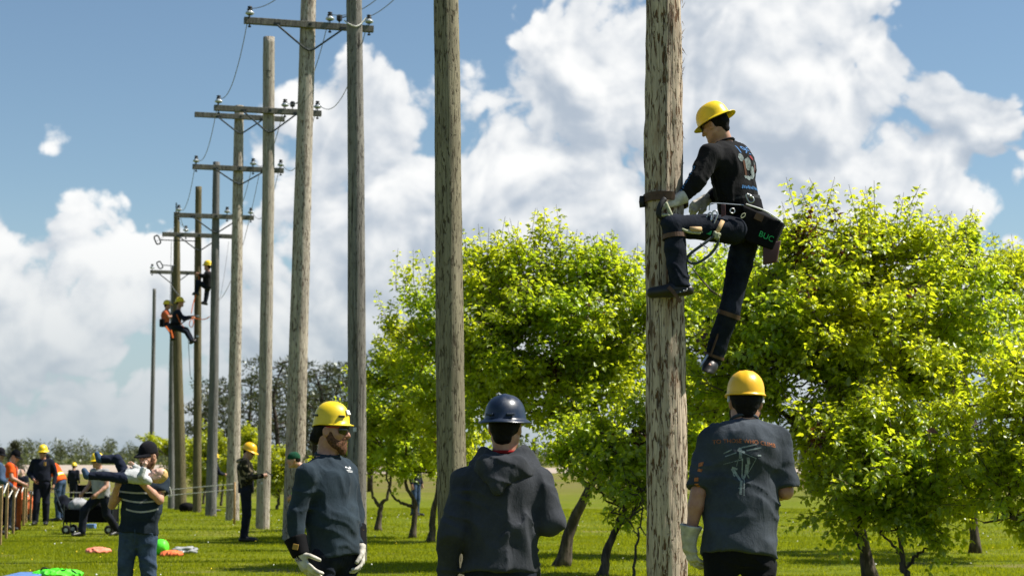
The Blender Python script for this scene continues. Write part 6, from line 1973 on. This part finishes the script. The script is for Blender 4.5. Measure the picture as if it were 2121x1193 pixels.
for a in np.linspace(-0.4, math.pi + 0.4, 12): fd.cone(J['neck'] + np.array([-math.sin(a) * 0.07 - 0.02, math.cos(a) * 0.085, 0.0]), J['neck'] + np.array([-math.sin(a) * 0.12 - 0.02, math.cos(a) * 0.10, -0.03]), 0.026, 0.03, 0.03)
field_obj(fd, 'hood', MATS['camo'], root)
ph = empty('mobile_phone', (J['wrL'] + J['wrR']) / 2 + np.array([0.12, 0, 0.04]), 'dark mobile phone in the hands of the man in camouflage', 'phone')
c = Vector(ph.location); mb = MB(); mb.box(c, (0.014, 0.075, 0.15), [Vector((0.6, 0, 0.8)), Vector((0, 1, 0)), Vector((0.8, 0, -0.6))], bevel=0.003); mb.build('case', MATS['cap_black'], ph)

# man in navy coveralls pulling the wagon
root, H, M, B = far_person('man in navy coveralls and yellow full-brim helmet pulling the black wagon', 93, 39.5, 172, 1.76,
    dict(shirt='coverall_navy', trousers='coverall_navy', hem=-0.02, leg=0.016, loose=0.03, skin='skin_tan'), dict(elR=(0.30, -0.06, 1.16), wrR=(0.16, 0.20, 1.02), elL=(-0.29, -0.02, 1.13), wrL=(-0.27, 0.10, 0.90), knR=(0.10, 0.10, 0.50), anR=(0.11, 0.12, 0.09), toR=(0.13, 0.30, 0.04)),
    ('shell_yellow', 'full'), True, 62)
HANDLE = B['J']['wrL'] + np.array([0.02, -0.06, -0.07])
shirt = [c for c in root.children if c.name.startswith('shirt')][0]
mb = MB(); mb.box(Vector(B['J']['neck'] + np.array([0.10, -0.175, -0.10])), (0.05, 0.02, 0.08), bevel=0.004); mb.build('badge', MATS['tab_gold'], shirt)
# orange vest, bending behind him
root, H, M, B = far_person('person in orange safety vest and jeans bending behind the man in navy coveralls', 131, 42.0, 285, 1.76,
    dict(shirt='hi_orange', sleeve='none', trousers='denim_blue', hem=0.02, loose=0.03), dict(neck=(0, 0.30, 1.36), head=(0, 0.42, 1.47), shL=(-0.19, 0.27, 1.30), shR=(0.19, 0.27, 1.30), elL=(-0.22, 0.36, 1.02), elR=(0.22, 0.36, 1.02), wrL=(-0.18, 0.52, 0.86), wrR=(0.18, 0.52, 0.86)),
    'cap', False, 63)
shirt = [c for c in root.children if c.name.startswith('shirt')][0]
pv = B['J']['pelvis'] + B['up'] * 0.14
for (hh, m_, w_) in ((0.0, 'hi_green', 0.075), (0.0, 'silver_tape', 0.04)):
    pts = [Vector(pv + B['up'] * hh + B['SH'] * math.cos(a) * (0.195 + (0.006 if m_ == 'silver_tape' else 0)) + B['fwd'] * math.sin(a) * (0.152 + (0.006 if m_ == 'silver_tape' else 0))) for a in np.linspace(0, 6.283, 25)]
    mb = MB(); mb.strap(pts, [Vector(B['SH'] * math.cos(a) + B['fwd'] * math.sin(a)) for a in np.linspace(0, 6.283, 25)], w_, 0.006); mb.build('reflective_band', MATS[m_], shirt)
# small figure far off, back turned
far_person('distant man in dark coveralls and yellow helmet standing with his back turned', 158, 76.0, 8, 1.72, dict(shirt='coverall_navy', trousers='coverall_navy', leg=0.014, hem=-0.02), None, ('shell_yellow', 'cap'), False, 64, res=0.024, dz=-0.0)
far_person('long-haired child in a dark jacket standing beyond the wooden stakes', 52, 54.0, 200, 1.28, dict(shirt='coverall_navy', trousers='trouser_black', skin='skin_pale'), None, None, False, 65, res=0.02)
# orange vest in cap
root, H, M, B = far_person('man in orange vest and black cap looking down over the stakes', 26, 37.0, 75, 1.68,
    dict(shirt='hi_orange', trousers='denim_dark', hem=0.02, loose=0.03, sleeve='short'), dict(head=(0, 0.10, 1.55), neck=(0, 0.03, 1.40), elL=(-0.24, 0.05, 1.10), wrL=(-0.16, 0.28, 0.98), elR=(0.24, 0.05, 1.10), wrR=(0.16, 0.28, 0.98)), 'cap', False, 66, look=(0.8, -0.25, -0.45))
shirt = [c for c in root.children if c.name.startswith('shirt')][0]
pv = B['J']['pelvis'] + B['up'] * 0.16
pts = [Vector(pv + B['SH'] * math.cos(a) * 0.204 + B['fwd'] * math.sin(a) * 0.158) for a in np.linspace(0, 6.283, 25)]
mb = MB(); mb.strap(pts, [Vector(B['SH'] * math.cos(a) + B['fwd'] * math.sin(a)) for a in np.linspace(0, 6.283, 25)], 0.05, 0.006); mb.build('reflective_band', MATS['silver_tape'], shirt)
mb = MB(); q = B['J']['shR'] * 0.6 + B['J']['neck'] * 0.4; mb.strap([Vector(q + B['fwd'] * -0.02 + B['up'] * 0.09), Vector(q + B['fwd'] * 0.13 + B['up'] * -0.02), Vector(q + B['fwd'] * 0.17 + B['up'] * -0.18), Vector(q + B['fwd'] * 0.165 + B['up'] * -0.32)], [Vector(B['up']), Vector(B['fwd'] + B['up']), Vector(B['fwd']), Vector(B['fwd'])], 0.05, 0.006); mb.build('reflective_band', MATS['silver_tape'], shirt)
far_person('man in blue denim shirt and black cap at the left edge of the picture', 3, 35.0, 70, 1.70, dict(shirt='tee_blue', trousers='denim_blue', loose=0.03), dict(elL=(-0.24, 0.02, 1.10), wrL=(-0.18, 0.26, 0.95), elR=(0.24, 0.02, 1.10), wrR=(0.18, 0.26, 0.95)), 'cap', False, 67, look=(0.85, -0.3, -0.3))
# grey T-shirt, stepping forward beside the wagon
far_person('man in grey T-shirt and yellow helmet lunging beside the wagon behind the baby', 216, 34.6, 215, 1.74,
    dict(shirt='tee_grey', sleeve='short', trousers='coverall_navy', leg=0.016, loose=0.03), dict(head=(0, 0.14, 1.47), neck=(0, 0.07, 1.31), shL=(-0.19, 0.06, 1.25), shR=(0.19, 0.06, 1.25), elL=(-0.26, 0.10, 0.98), elR=(0.26, 0.10, 0.98), wrL=(-0.22, 0.30, 0.84), wrR=(0.22, 0.30, 0.84),
        pelvis=(0, 0, 0.82), hipL=(-0.09, 0, 0.78), hipR=(0.09, 0, 0.78), knR=(0.11, 0.34, 0.50), anR=(0.14, 0.36, 0.085), toR=(0.15, 0.55, 0.035), knL=(-0.10, -0.06, 0.42), anL=(-0.10, -0.34, 0.12), toL=(-0.11, -0.18, 0.035)), ('shell_yellow', 'full'), True, 68)
far_person('person in navy jacket and jeans mostly hidden by the slate-grey pole', 446, 53.0, 60, 1.74, dict(shirt='coverall_navy', trousers='denim_mid'), dict(elR=(0.24, 0.10, 1.15), wrR=(0.16, 0.30, 1.12)), ('shell_yellow', 'cap'), False, 69, res=0.022)
root, H, M, B = far_person('person in fluorescent yellow vest and green hat bent over behind the bearded man', 660, 29.0, 262, 1.74,
    dict(shirt='hi_green', trousers='denim_dark', loose=0.03), dict(neck=(0, 0.26, 1.36), head=(0, 0.40, 1.49), shL=(-0.19, 0.22, 1.31), shR=(0.19, 0.22, 1.31), elL=(-0.24, 0.22, 1.02), elR=(0.24, 0.22, 1.02), wrL=(-0.18, 0.40, 0.90), wrR=(0.18, 0.40, 0.90)), 'beanie', False, 70)
shirt = [c for c in root.children if c.name.startswith('shirt')][0]
for s in (-1, 1):
    q = B['J']['neck'] + B['SH'] * 0.10 * s
    mb = MB(); mb.strap([Vector(q + B['fwd'] * 0.02 + B['up'] * 0.03), Vector(q - B['fwd'] * 0.14 - B['up'] * 0.06), Vector(q - B['fwd'] * 0.165 - B['up'] * 0.25)], [Vector(B['up']), Vector(-B['fwd'] + B['up']), Vector(-B['fwd'])], 0.05, 0.008); mb.build('vest_stripe', MATS['hi_orange'], shirt)
far_person('person in blue jeans half hidden behind the crooked tree', 862, 47.0, 120, 1.72, dict(shirt='coverall_navy', trousers='denim_blue'), None, 'cap', False, 71, res=0.022)

# ================================================================== FAR CLIMBERS
def climber(label, Y, j, spec, wear, seed, look, res=0.02):
    J = JP(Y, **j)
    sp = dict(face=look, loose=0.02, sleeve_r=0.060, fine=0.014); sp.update(spec)
    root, H, M, B = build_person('person', J, sp, label, J['pelvis'], 'climbers on the far poles', res, seed)
    finish_head(root, H, M, wear)
    return root, B
root, B1 = climber('navy-clad climber in yellow helmet leaning back on the left of the olive-brown pole', 51.2,
    dict(head=(373, 627), neck=(370, 642), shL=(368, 648, .16), shR=(369, 648, -.16), elL=(381, 659, .2), elR=(381, 661, -.2), wrL=(397, 656, .1), wrR=(396, 658, -.12), pelvis=(363, 676), hipL=(365, 678, .09), hipR=(365, 678, -.09),
         knL=(386, 682, .12), knR=(385, 687, -.12), anL=(399, 705, .1), anR=(396, 706, -.1), toL=(404, 708, .1), toR=(402, 709, -.1)),
    dict(shirt='coverall_navy', trousers='denim_dark', skin='skin_tan'), ('shell_yellow', 'full'), 81, (0.95, -0.2, 0.1))
mb = MB(); pts = [Vector(B1['J']['pelvis'] + np.array([math.cos(a) * 0.16, math.sin(a) * 0.19, 0.06])) for a in np.linspace(0, 6.283, 21)]
mb.strap(pts, [Vector((math.cos(a), math.sin(a), 0)) for a in np.linspace(0, 6.283, 21)], 0.07, 0.02); mb.build('tool_belt', MATS['canvas_black'], root)
mb = MB(); mb.tube(curve_pts([at(366, 651, 50.95), at(372, 665, 50.9), at(381, 678, 50.95)], 8), 0.012, 5); mb.build('harness_strap', MATS['orange_rope'], root)
root, B2 = climber('orange-shirted climber in yellow helmet on the left of the brownish pole', 57.0,
    dict(head=(347, 632), neck=(345, 643), shL=(343, 648, .16), shR=(343, 648, -.16), elL=(350, 657, .2), elR=(350, 657, -.2), wrL=(359, 653, .1), wrR=(359, 654, -.1), pelvis=(342, 669), hipL=(344, 671, .09), hipR=(344, 671, -.09),
         knL=(356, 677, .1), knR=(353, 684, -.1), anL=(360, 697, .1), anR=(357, 700, -.1), toL=(365, 699, .1), toR=(362, 703, -.1)),
    dict(shirt='tee_orange', trousers='denim_dark', sleeve='short', skin='skin_tan'), ('shell_yellow', 'cap'), 82, (0.9, 0.3, 0.0))
mb = MB(); mb.box(at(336, 669, 56.8), (0.16, 0.2, 0.26), bevel=0.03); mb.build('tool_bag', MATS['canvas_black'], root)
for (a_, b_) in (((343, 676), (352, 688)), ((354, 684), (358, 700))):
    mb = MB(); mb.tube([at(a_[0], a_[1], 56.8), at(b_[0], b_[1], 56.8)], 0.03, 6); mb.build('spur_strap', MATS['orange_rope'], root)
root, B3 = climber('black-clad climber on the right of the olive-brown pole, half behind the slate-grey one', 51.15,
    dict(head=(430, 551), neck=(430, 562), shL=(429, 568, -.16), shR=(431, 568, .16), elL=(421, 572, -.2), elR=(423, 574, .2), wrL=(412, 568, -.16), wrR=(413, 570, .16), pelvis=(430, 592), hipL=(428, 594, -.09), hipR=(430, 594, .09),
         knL=(409, 584, -.16), knR=(428, 611, .1), anL=(407, 606, -.16), anR=(425, 626, .08), toL=(401, 611, -.16), toR=(421, 631, .06)),
    dict(shirt='shirt_black', trousers='denim_dark', skin='skin_tan'), ('shell_yellow', 'cap'), 83, (-0.9, 0.3, 0.1))
def rope(label, pts, rad, m, group=None):
    mb = MB(); c = curve_pts(pts, 30); mb.tube(c, rad, 6)
    o = mb.build('rope', MATS[m], origin=c[0], smooth=True); tag(o, label, 'rope', group); return o
rope('orange rope hanging down the front of the olive-brown pole', [at(413, 565, 51.1), at(409, 600, 51.0), at(401, 625, 50.9), at(396, 650, 50.8)], 0.014, 'orange_rope')
rope('orange rope from the navy climber\'s hands across to the slate-grey pole', [at(397, 657, 50.9), at(412, 661, 50.8), at(424, 661, 49.5), at(434, 656, 48.0)], 0.013, 'orange_rope')
rope('dark lanyard from the navy climber\'s belt to the olive-brown pole', [at(370, 674, 50.95), at(384, 664, 50.9), at(396, 655, 50.9), at(407, 654, 51.05)], 0.018, 'strap_black')
rope('coiled rope dangling below the navy climber\'s hands', [at(396, 660, 50.8), at(392, 672, 50.8), at(397, 678, 50.8), at(401, 668, 50.8), at(398, 660, 50.8)], 0.012, 'orange_rope')
rope('thin dark line trailing below the climbers beside the olive-brown pole', [at(390, 702, 50.8), at(392, 740, 50.8), at(394, 778, 50.8)], 0.010, 'rope_dark')

# ================================================================== THINGS ON THE LAWN
m_simple('stake_wood', (0.36, 0.23, 0.11), 0.85, 0.2, 0.3, 30, 0.4); m_simple('stake_orange', (0.52, 0.11, 0.03), 0.8, 0.2, 0.25, 25, 0.4)
m_simple('neon_green', (0.10, 0.80, 0.03), 0.5, 0.4, 0.2, 8); m_simple('neon_dark', (0.02, 0.45, 0.03), 0.5, 0.4, 0.3, 8); m_simple('tarp_blue', (0.10, 0.19, 0.42), 0.6, 0.3, 0.15, 6)
m_simple('cloth_orange', (0.75, 0.17, 0.06), 0.8, 0.2, 0.25, 14, 0.3); m_simple('cloth_coral', (0.80, 0.25, 0.16), 0.8, 0.2, 0.2, 14, 0.3); m_simple('rope_grey', (0.32, 0.33, 0.33), 0.9, 0.2, 0.3, 40, 0.4); m_simple('tyre', (0.012, 0.012, 0.012), 0.8)
STK = []
ords = ['first', 'second', 'third', '', 'fifth', 'sixth', 'seventh', 'eighth']
for i, (px, yb, yt, w_) in enumerate([(10, 1127, 1003, 5.5), (22, 1113, 997, 5), (36, 1103, 1006, 5), (47, 1095, 1006, 9), (57, 1088, 1001, 5), (62, 1081, 998, 4), (71, 1078, 1014, 4), (75, 1076, 1014, 3.5)]):
    Ys = CAMH * FPX / (yb - 950.0); g = ground(px, Ys); g.z = height(g.x, Ys); s_ = FPX / Ys
    tp = at(px, yt, Ys); hh = tp.z - g.z
    wd = w_ / s_
    mb = MB(); mb.add([g + Vector((a * wd / 2, b * 0.018, -0.15)) for a, b in ((-1, -1), (1, -1), (1, 1), (-1, 1))] + [g + Vector((a * wd / 2, b * 0.018, hh)) for a, b in ((-1, -1), (1, -1), (1, 1), (-1, 1))],
                      [(3, 2, 1, 0), (4, 5, 6, 7), (0, 1, 5, 4), (1, 2, 6, 5), (2, 3, 7, 6), (3, 0, 4, 7)])
    o = mb.build('wooden_stake' if i != 3 else 'orange_board', MATS['stake_wood'] if i != 3 else MATS['stake_orange'], origin=g)
    tag(o, 'broad orange upright board between the third and fifth stakes' if i == 3 else f'{ords[i]} wooden stake from the front of the roped line at left', 'stake', 'stakes of the rope barrier')
    STK.append((g, hh))
for i in range(len(STK) - 1):
    a = STK[i][0] + Vector((0, 0, STK[i][1] - 0.03)); b_ = STK[i + 1][0] + Vector((0, 0, STK[i + 1][1] - 0.03))
    mid = (a + b_) / 2 - Vector((0.02, 0.1, 0.24))
    rope('white rope loop sagging ' + ['between the first and second stakes at left', 'between the second and third stakes at left', 'from the third stake to the orange board', 'from the orange board to the fifth stake', 'between the fifth and sixth stakes at left', 'between the sixth and seventh stakes at left', 'between the two rearmost stakes at left'][i], [a, a.lerp(mid, .6) - Vector((0, 0, .04)), mid, b_.lerp(mid, .5), b_], 0.012, 'rope_white', 'ropes between the stakes')
a = STK[0][0] + Vector((0, 0, STK[0][1] - 0.03))
rope('white rope loop running out of the left edge from the first stake', [a, a + Vector((-0.12, -0.8, -0.2)), a + Vector((-0.15, -1.8, -0.02))], 0.012, 'rope_white', 'ropes between the stakes')
gs = ground(490, 40.0); gs.z = height(gs.x, 40.0)
mb = MB(); mb.tube([gs - Vector((0, 0, .15)), gs + Vector((0, 0, 0.62)), gs + Vector((0, 0, 0.96))], [0.028, 0.026, 0.022], 8)
o = mb.build('wooden_stake', MATS['stake_wood'], origin=gs, smooth=True); tag(o, 'brown wooden stake beside the foot of the speckled two-armed pole', 'stake', 'stakes of the rope barrier')
e0 = STK[-1][0] + Vector((0, 0, STK[-1][1] - 0.05))
for i, dz_ in enumerate((0.0, -0.13)):
    rope(['upper', 'lower'][i] + ' pale barrier rope stretched across the lawn to the brown stake', [e0 + Vector((0, 0, dz_)), e0.lerp(gs + Vector((0, 0, .92)), .5) + Vector((0, 0, -.10 + dz_)), gs + Vector((0, 0, 0.92 + dz_))], 0.009, 'rope_white', 'barrier ropes')

# wagon
Yw = 35.6; s_ = FPX / Yw
g = ground(196, Yw); g.z = height(g.x, Yw)
root = empty('folding_wagon', g, 'black folding wagon with wheels standing behind the father', 'wagon')
Lw, Ww = 0.92, 0.50
def ww(x, y, z): return g + Vector((x, y, z))
mb = MB()
for (z0, z1, tk) in ((0.24, 0.50, 0.02),):
    mb.box(ww(0, -Ww / 2, (z0 + z1) / 2), (Lw, tk, z1 - z0)); mb.box(ww(0, Ww / 2, (z0 + z1) / 2), (Lw, tk, z1 - z0)); mb.box(ww(-Lw / 2 - 0.0101, 0, (z0 + z1) / 2), (tk, Ww + tk, z1 - z0)); mb.box(ww(Lw / 2 + 0.0101, 0, (z0 + z1) / 2), (tk, Ww + tk, z1 - z0))
    mb.box(ww(0, 0, z0 + 0.01), (Lw - 0.02, Ww - 0.02, 0.02))
mb.build('fabric_tub', MATS['canvas_black'], root)
mb = MB()
for sx in (-1, 1):
    for sy in (-1, 1): mb.tube([ww(sx * (Lw / 2 + 0.03), sy * (Ww / 2 + 0.02), 0.12), ww(sx * (Lw / 2 + 0.03), sy * (Ww / 2 + 0.02), 0.62)], 0.014, 6)
mb.build('frame', MATS['steel_dark'], root)
for sx in (-1, 1):
    for sy in (-1, 1):
        mb = MB(); mb.lathe(ww(sx * (Lw / 2 - 0.03), sy * (Ww / 2 + 0.03), 0.095), [(0.05, -0.035), (0.085, -0.035), (0.095, -0.02), (0.095, 0.02), (0.085, 0.035), (0.05, 0.035)], 20, (0, 1, 0)); wh = mb.build('wheel', MATS['tyre'], root, smooth=True)
        mb = MB(); mb.lathe(ww(sx * (Lw / 2 - 0.03), sy * (Ww / 2 + 0.03), 0.095), [(0.012, -0.040), (0.04, -0.040), (0.04, 0.040), (0.012, 0.040)], 12, (0, 1, 0)); mb.build('hub', MATS['galvanised'], wh)
mb = MB(); mb.tube([ww(-Lw / 2 - 0.03, 0, 0.20), Vector(HANDLE)], 0.014, 6); mb.tube([Vector(HANDLE) + Vector((-.07, 0, 0)), Vector(HANDLE) + Vector((.07, 0, 0))], 0.016, 6); mb.build('handle', MATS['steel_dark'], root)
def crumple(name, c, r3, m, label=None, cat=None, parent=None, seed=1, amp=0.25, res=0.02, floor=None):
    c = np.array(c); r3 = np.array(r3)
    fd = Field(c - r3 * 1.5, c + r3 * 1.5, res)
    fd.ell(c, r3, None, 0)
    mn = float(min(r3))
    fd.displace(lambda P: -(amp * mn) * ((1 - np.abs(2 * vnoise(P / mn * 0.9 + seed) - 1)) * 1.6 - 0.8), mn * 0.9)
    if floor is not None: fd.plane((0, 0, floor), (0, 0, -1))
    V, F = fd.mesh(); V = relax(V, F, 1)
    o = mesh_obj(name, V, F, MATS[m], parent, True, origin=None if parent else c)
    if label: tag(o, label, cat)
    return o
crumple('grey_bundle', ww(-0.25, 0.0, 0.58), (0.20, 0.18, 0.13), 'tee_grey', 'pale grey folded bundle lying in the black wagon', 'bundle', seed=4)
crumple('dark_bundle', ww(0.22, 0.0, 0.54), (0.24, 0.2, 0.12), 'canvas_black', 'dark bundle of kit at the back of the black wagon', 'bundle', seed=5)
crumple('hanging_bag', Vector(HANDLE) + Vector((0.16, 0.25, -0.36)), (0.15, 0.10, 0.20), 'coverall_navy', 'dark soft bag hanging by the wagon handle', 'bag', seed=6)
# folding chair farther back
Yc = 47.0; gc = ground(187, Yc); gc.z = height(gc.x, Yc)
root = empty('camp_chair', gc, 'black folding camp chair out on the lawn beyond the wagon', 'chair')
mb = MB(); mb.box(gc + Vector((0, 0.02, 0.66)), (0.56, 0.03, 0.34), bevel=0.01); mb.build('backrest', MATS['canvas_black'], root)
mb = MB(); mb.box(gc + Vector((0, -0.22, 0.42)), (0.54, 0.44, 0.025), bevel=0.01); mb.build('seat', MATS['canvas_black'], root)
for sx in (-1, 1):
    for y_ in (-0.42, 0.04):
        mb = MB(); mb.tube([gc + Vector((sx * 0.27, y_, -0.02)), gc + Vector((sx * 0.27, y_, 0.84 if y_ > 0 else 0.42))], 0.014, 6); mb.build('leg', MATS['steel_dark'], root)
# wheeled case and orange bags behind the stakes
Yk = 37.6; gk = ground(24, Yk); gk.z = height(gk.x, Yk)
root = empty('wheeled_case', gk, 'black wheeled equipment case behind the first wooden stakes', 'case')
mb = MB(); mb.box(gk + Vector((0, 0, 0.36)), (0.40, 0.45, 0.56), bevel=0.03); mb.build('case_body', MATS['canvas_black'], root)
mb = MB(); mb.box(gk + Vector((0, 0, 0.665)), (0.42, 0.47, 0.05), bevel=0.012); mb.build('lid', MATS['canvas_black'], root)
for sx in (-1, 1):
    mb = MB(); mb.lathe(gk + Vector((sx * 0.15, -0.27, 0.13)), [(0.06, -0.03), (0.12, -0.03), (0.13, -0.015), (0.13, 0.015), (0.12, 0.03), (0.06, 0.03)], 22, (0, 1, 0)); wh = mb.build('wheel', MATS['tyre'], root, smooth=True)
    mb = MB(); mb.lathe(gk + Vector((sx * 0.15, -0.27, 0.13)), [(0.01, -0.036), (0.05, -0.036), (0.05, 0.036), (0.01, 0.036)], 14, (0, 1, 0)); mb.build('hub', MATS['rope_grey'], wh)
mb = MB(); mb.tube(curve_pts([gk + Vector((-.16, .2, .68)), gk + Vector((-.16, .2, .86)), gk + Vector((.16, .2, .86)), gk + Vector((.16, .2, .68))], 12), 0.014, 6); mb.build('pull_handle', MATS['steel_dark'], root)
g2 = ground(60, 42.5); crumple('orange_bag', g2 + Vector((0, 0, 0.42)), (0.22, 0.2, 0.30), 'cloth_orange', 'bright orange kit bag propped behind the thin rear stakes', 'bag', seed=8)
crumple('kit_crate', g2 + Vector((0, 0.05, 0.06)), (0.24, 0.22, 0.18), 'canvas_black', 'dark kit bag on the grass under the orange bag', 'bag', seed=13)
g2 = ground(41, 38.4); crumple('orange_cone_bag', g2 + Vector((0, 0, 0.22)), (0.11, 0.1, 0.22), 'cloth_orange', 'small orange bag on the grass beside the orange board', 'bag', seed=9)
# bright things dropped on the grass
Yg_ = 27.4
g2 = ground(340, Yg_); crumple('neon_ball', g2 + Vector((0, 0, 0.125)), (0.125, 0.12, 0.125), 'neon_green', 'neon green dented ball lying on the grass beside the father', 'ball', seed=10, amp=0.10, res=0.012)
g2 = ground(363, 27.2); crumple('orange_cloth', g2 + Vector((0, 0, 0.03)), (0.17, 0.16, 0.05), 'cloth_orange', 'crumpled orange cloth on the grass beside the neon ball', 'cloth', seed=11, amp=0.6, res=0.015)
g2 = ground(212, 28.0); crumple('coral_cloth', g2 + Vector((0, 0, 0.035)), (0.19, 0.2, 0.055), 'cloth_coral', 'flat coral cloth on the grass left of the father', 'cloth', seed=12, amp=0.5, res=0.015)
rr_ = np.random.default_rng(3); g2 = ground(384, 27.9); pts = []
for i in range(26):
    a = i * 1.9; q = 0.05 + 0.10 * rr_.random(); pts.append(g2 + Vector((math.cos(a) * q * 1.3 + 0.03 * (i % 3), math.sin(a) * q, 0.02 + 0.08 * rr_.random())))
mb = MB(); mb.tube(curve_pts(pts, 150), 0.024, 6); o = mb.build('grey_rope', MATS['rope_grey'], origin=g2, smooth=True); tag(o, 'heap of grey rope on the grass right of the neon ball', 'rope')
g2 = ground(391, 52.6); g2.z = height(g2.x, 52.6); crumple('tool_bag', g2 + Vector((0, 0, 0.13)), (0.20, 0.2, 0.16), 'canvas_black', 'small black bag at the foot of the far poles', 'bag', seed=14)
g2 = ground(130, 22.6); crumple('neon_bag', g2 + Vector((0, 0, 0.0)), (0.29, 0.22, 0.07), 'neon_green', 'crumpled neon green bag at the bottom left edge', 'bag', seed=15, amp=0.75, res=0.014)
mb = MB(); mb.tube(curve_pts([g2 + Vector((-.22, -.05, .03)), g2 + Vector((-.18, -.05, .11)), g2 + Vector((-.1, -.05, .09)), g2 + Vector((0, -.05, .07)), g2 + Vector((.18, -.05, .08)), g2 + Vector((.27, -.05, .02))], 24), 0.012, 6); hb = mb.build('bag_strap', MATS['strap_black'], bpy.data.objects['neon_bag'], smooth=True); hb.location = hb.location
g2 = ground(64, 22.4); mb = MB(); mb.box(g2 + Vector((0, 0, 0.02)), (0.40, 0.9, 0.04), bevel=0.015); o = mb.build('blue_mat', MATS['tarp_blue'], origin=g2); tag(o, 'flat blue mat at the bottom left edge beside the neon bag', 'mat')
g2 = ground(205, 38.0); mb = MB(); mb.box(g2 + Vector((-0.09, 0, 0.05)), (0.18, 0.2, 0.10), bevel=0.01); o = mb.build('blue_box', MATS['tarp_blue'], origin=g2); tag(o, 'small pale blue box on the grass under the wagon', 'box')
# lost fine: grey hoop leaning near the far poles
ho = [at(349 + 5 * math.cos(a) + 3 * math.sin(a), 1016 + 13 * math.sin(a), 46.0) for a in np.linspace(0, 6.283, 25)]
mb = MB(); mb.tube(ho, 0.010, 6, caps=False); o = mb.build('wire_hoop', MATS['rope_white'], origin=ho[0], smooth=True); tag(o, 'thin pale hoop leaning beside the far pole feet', 'hoop')
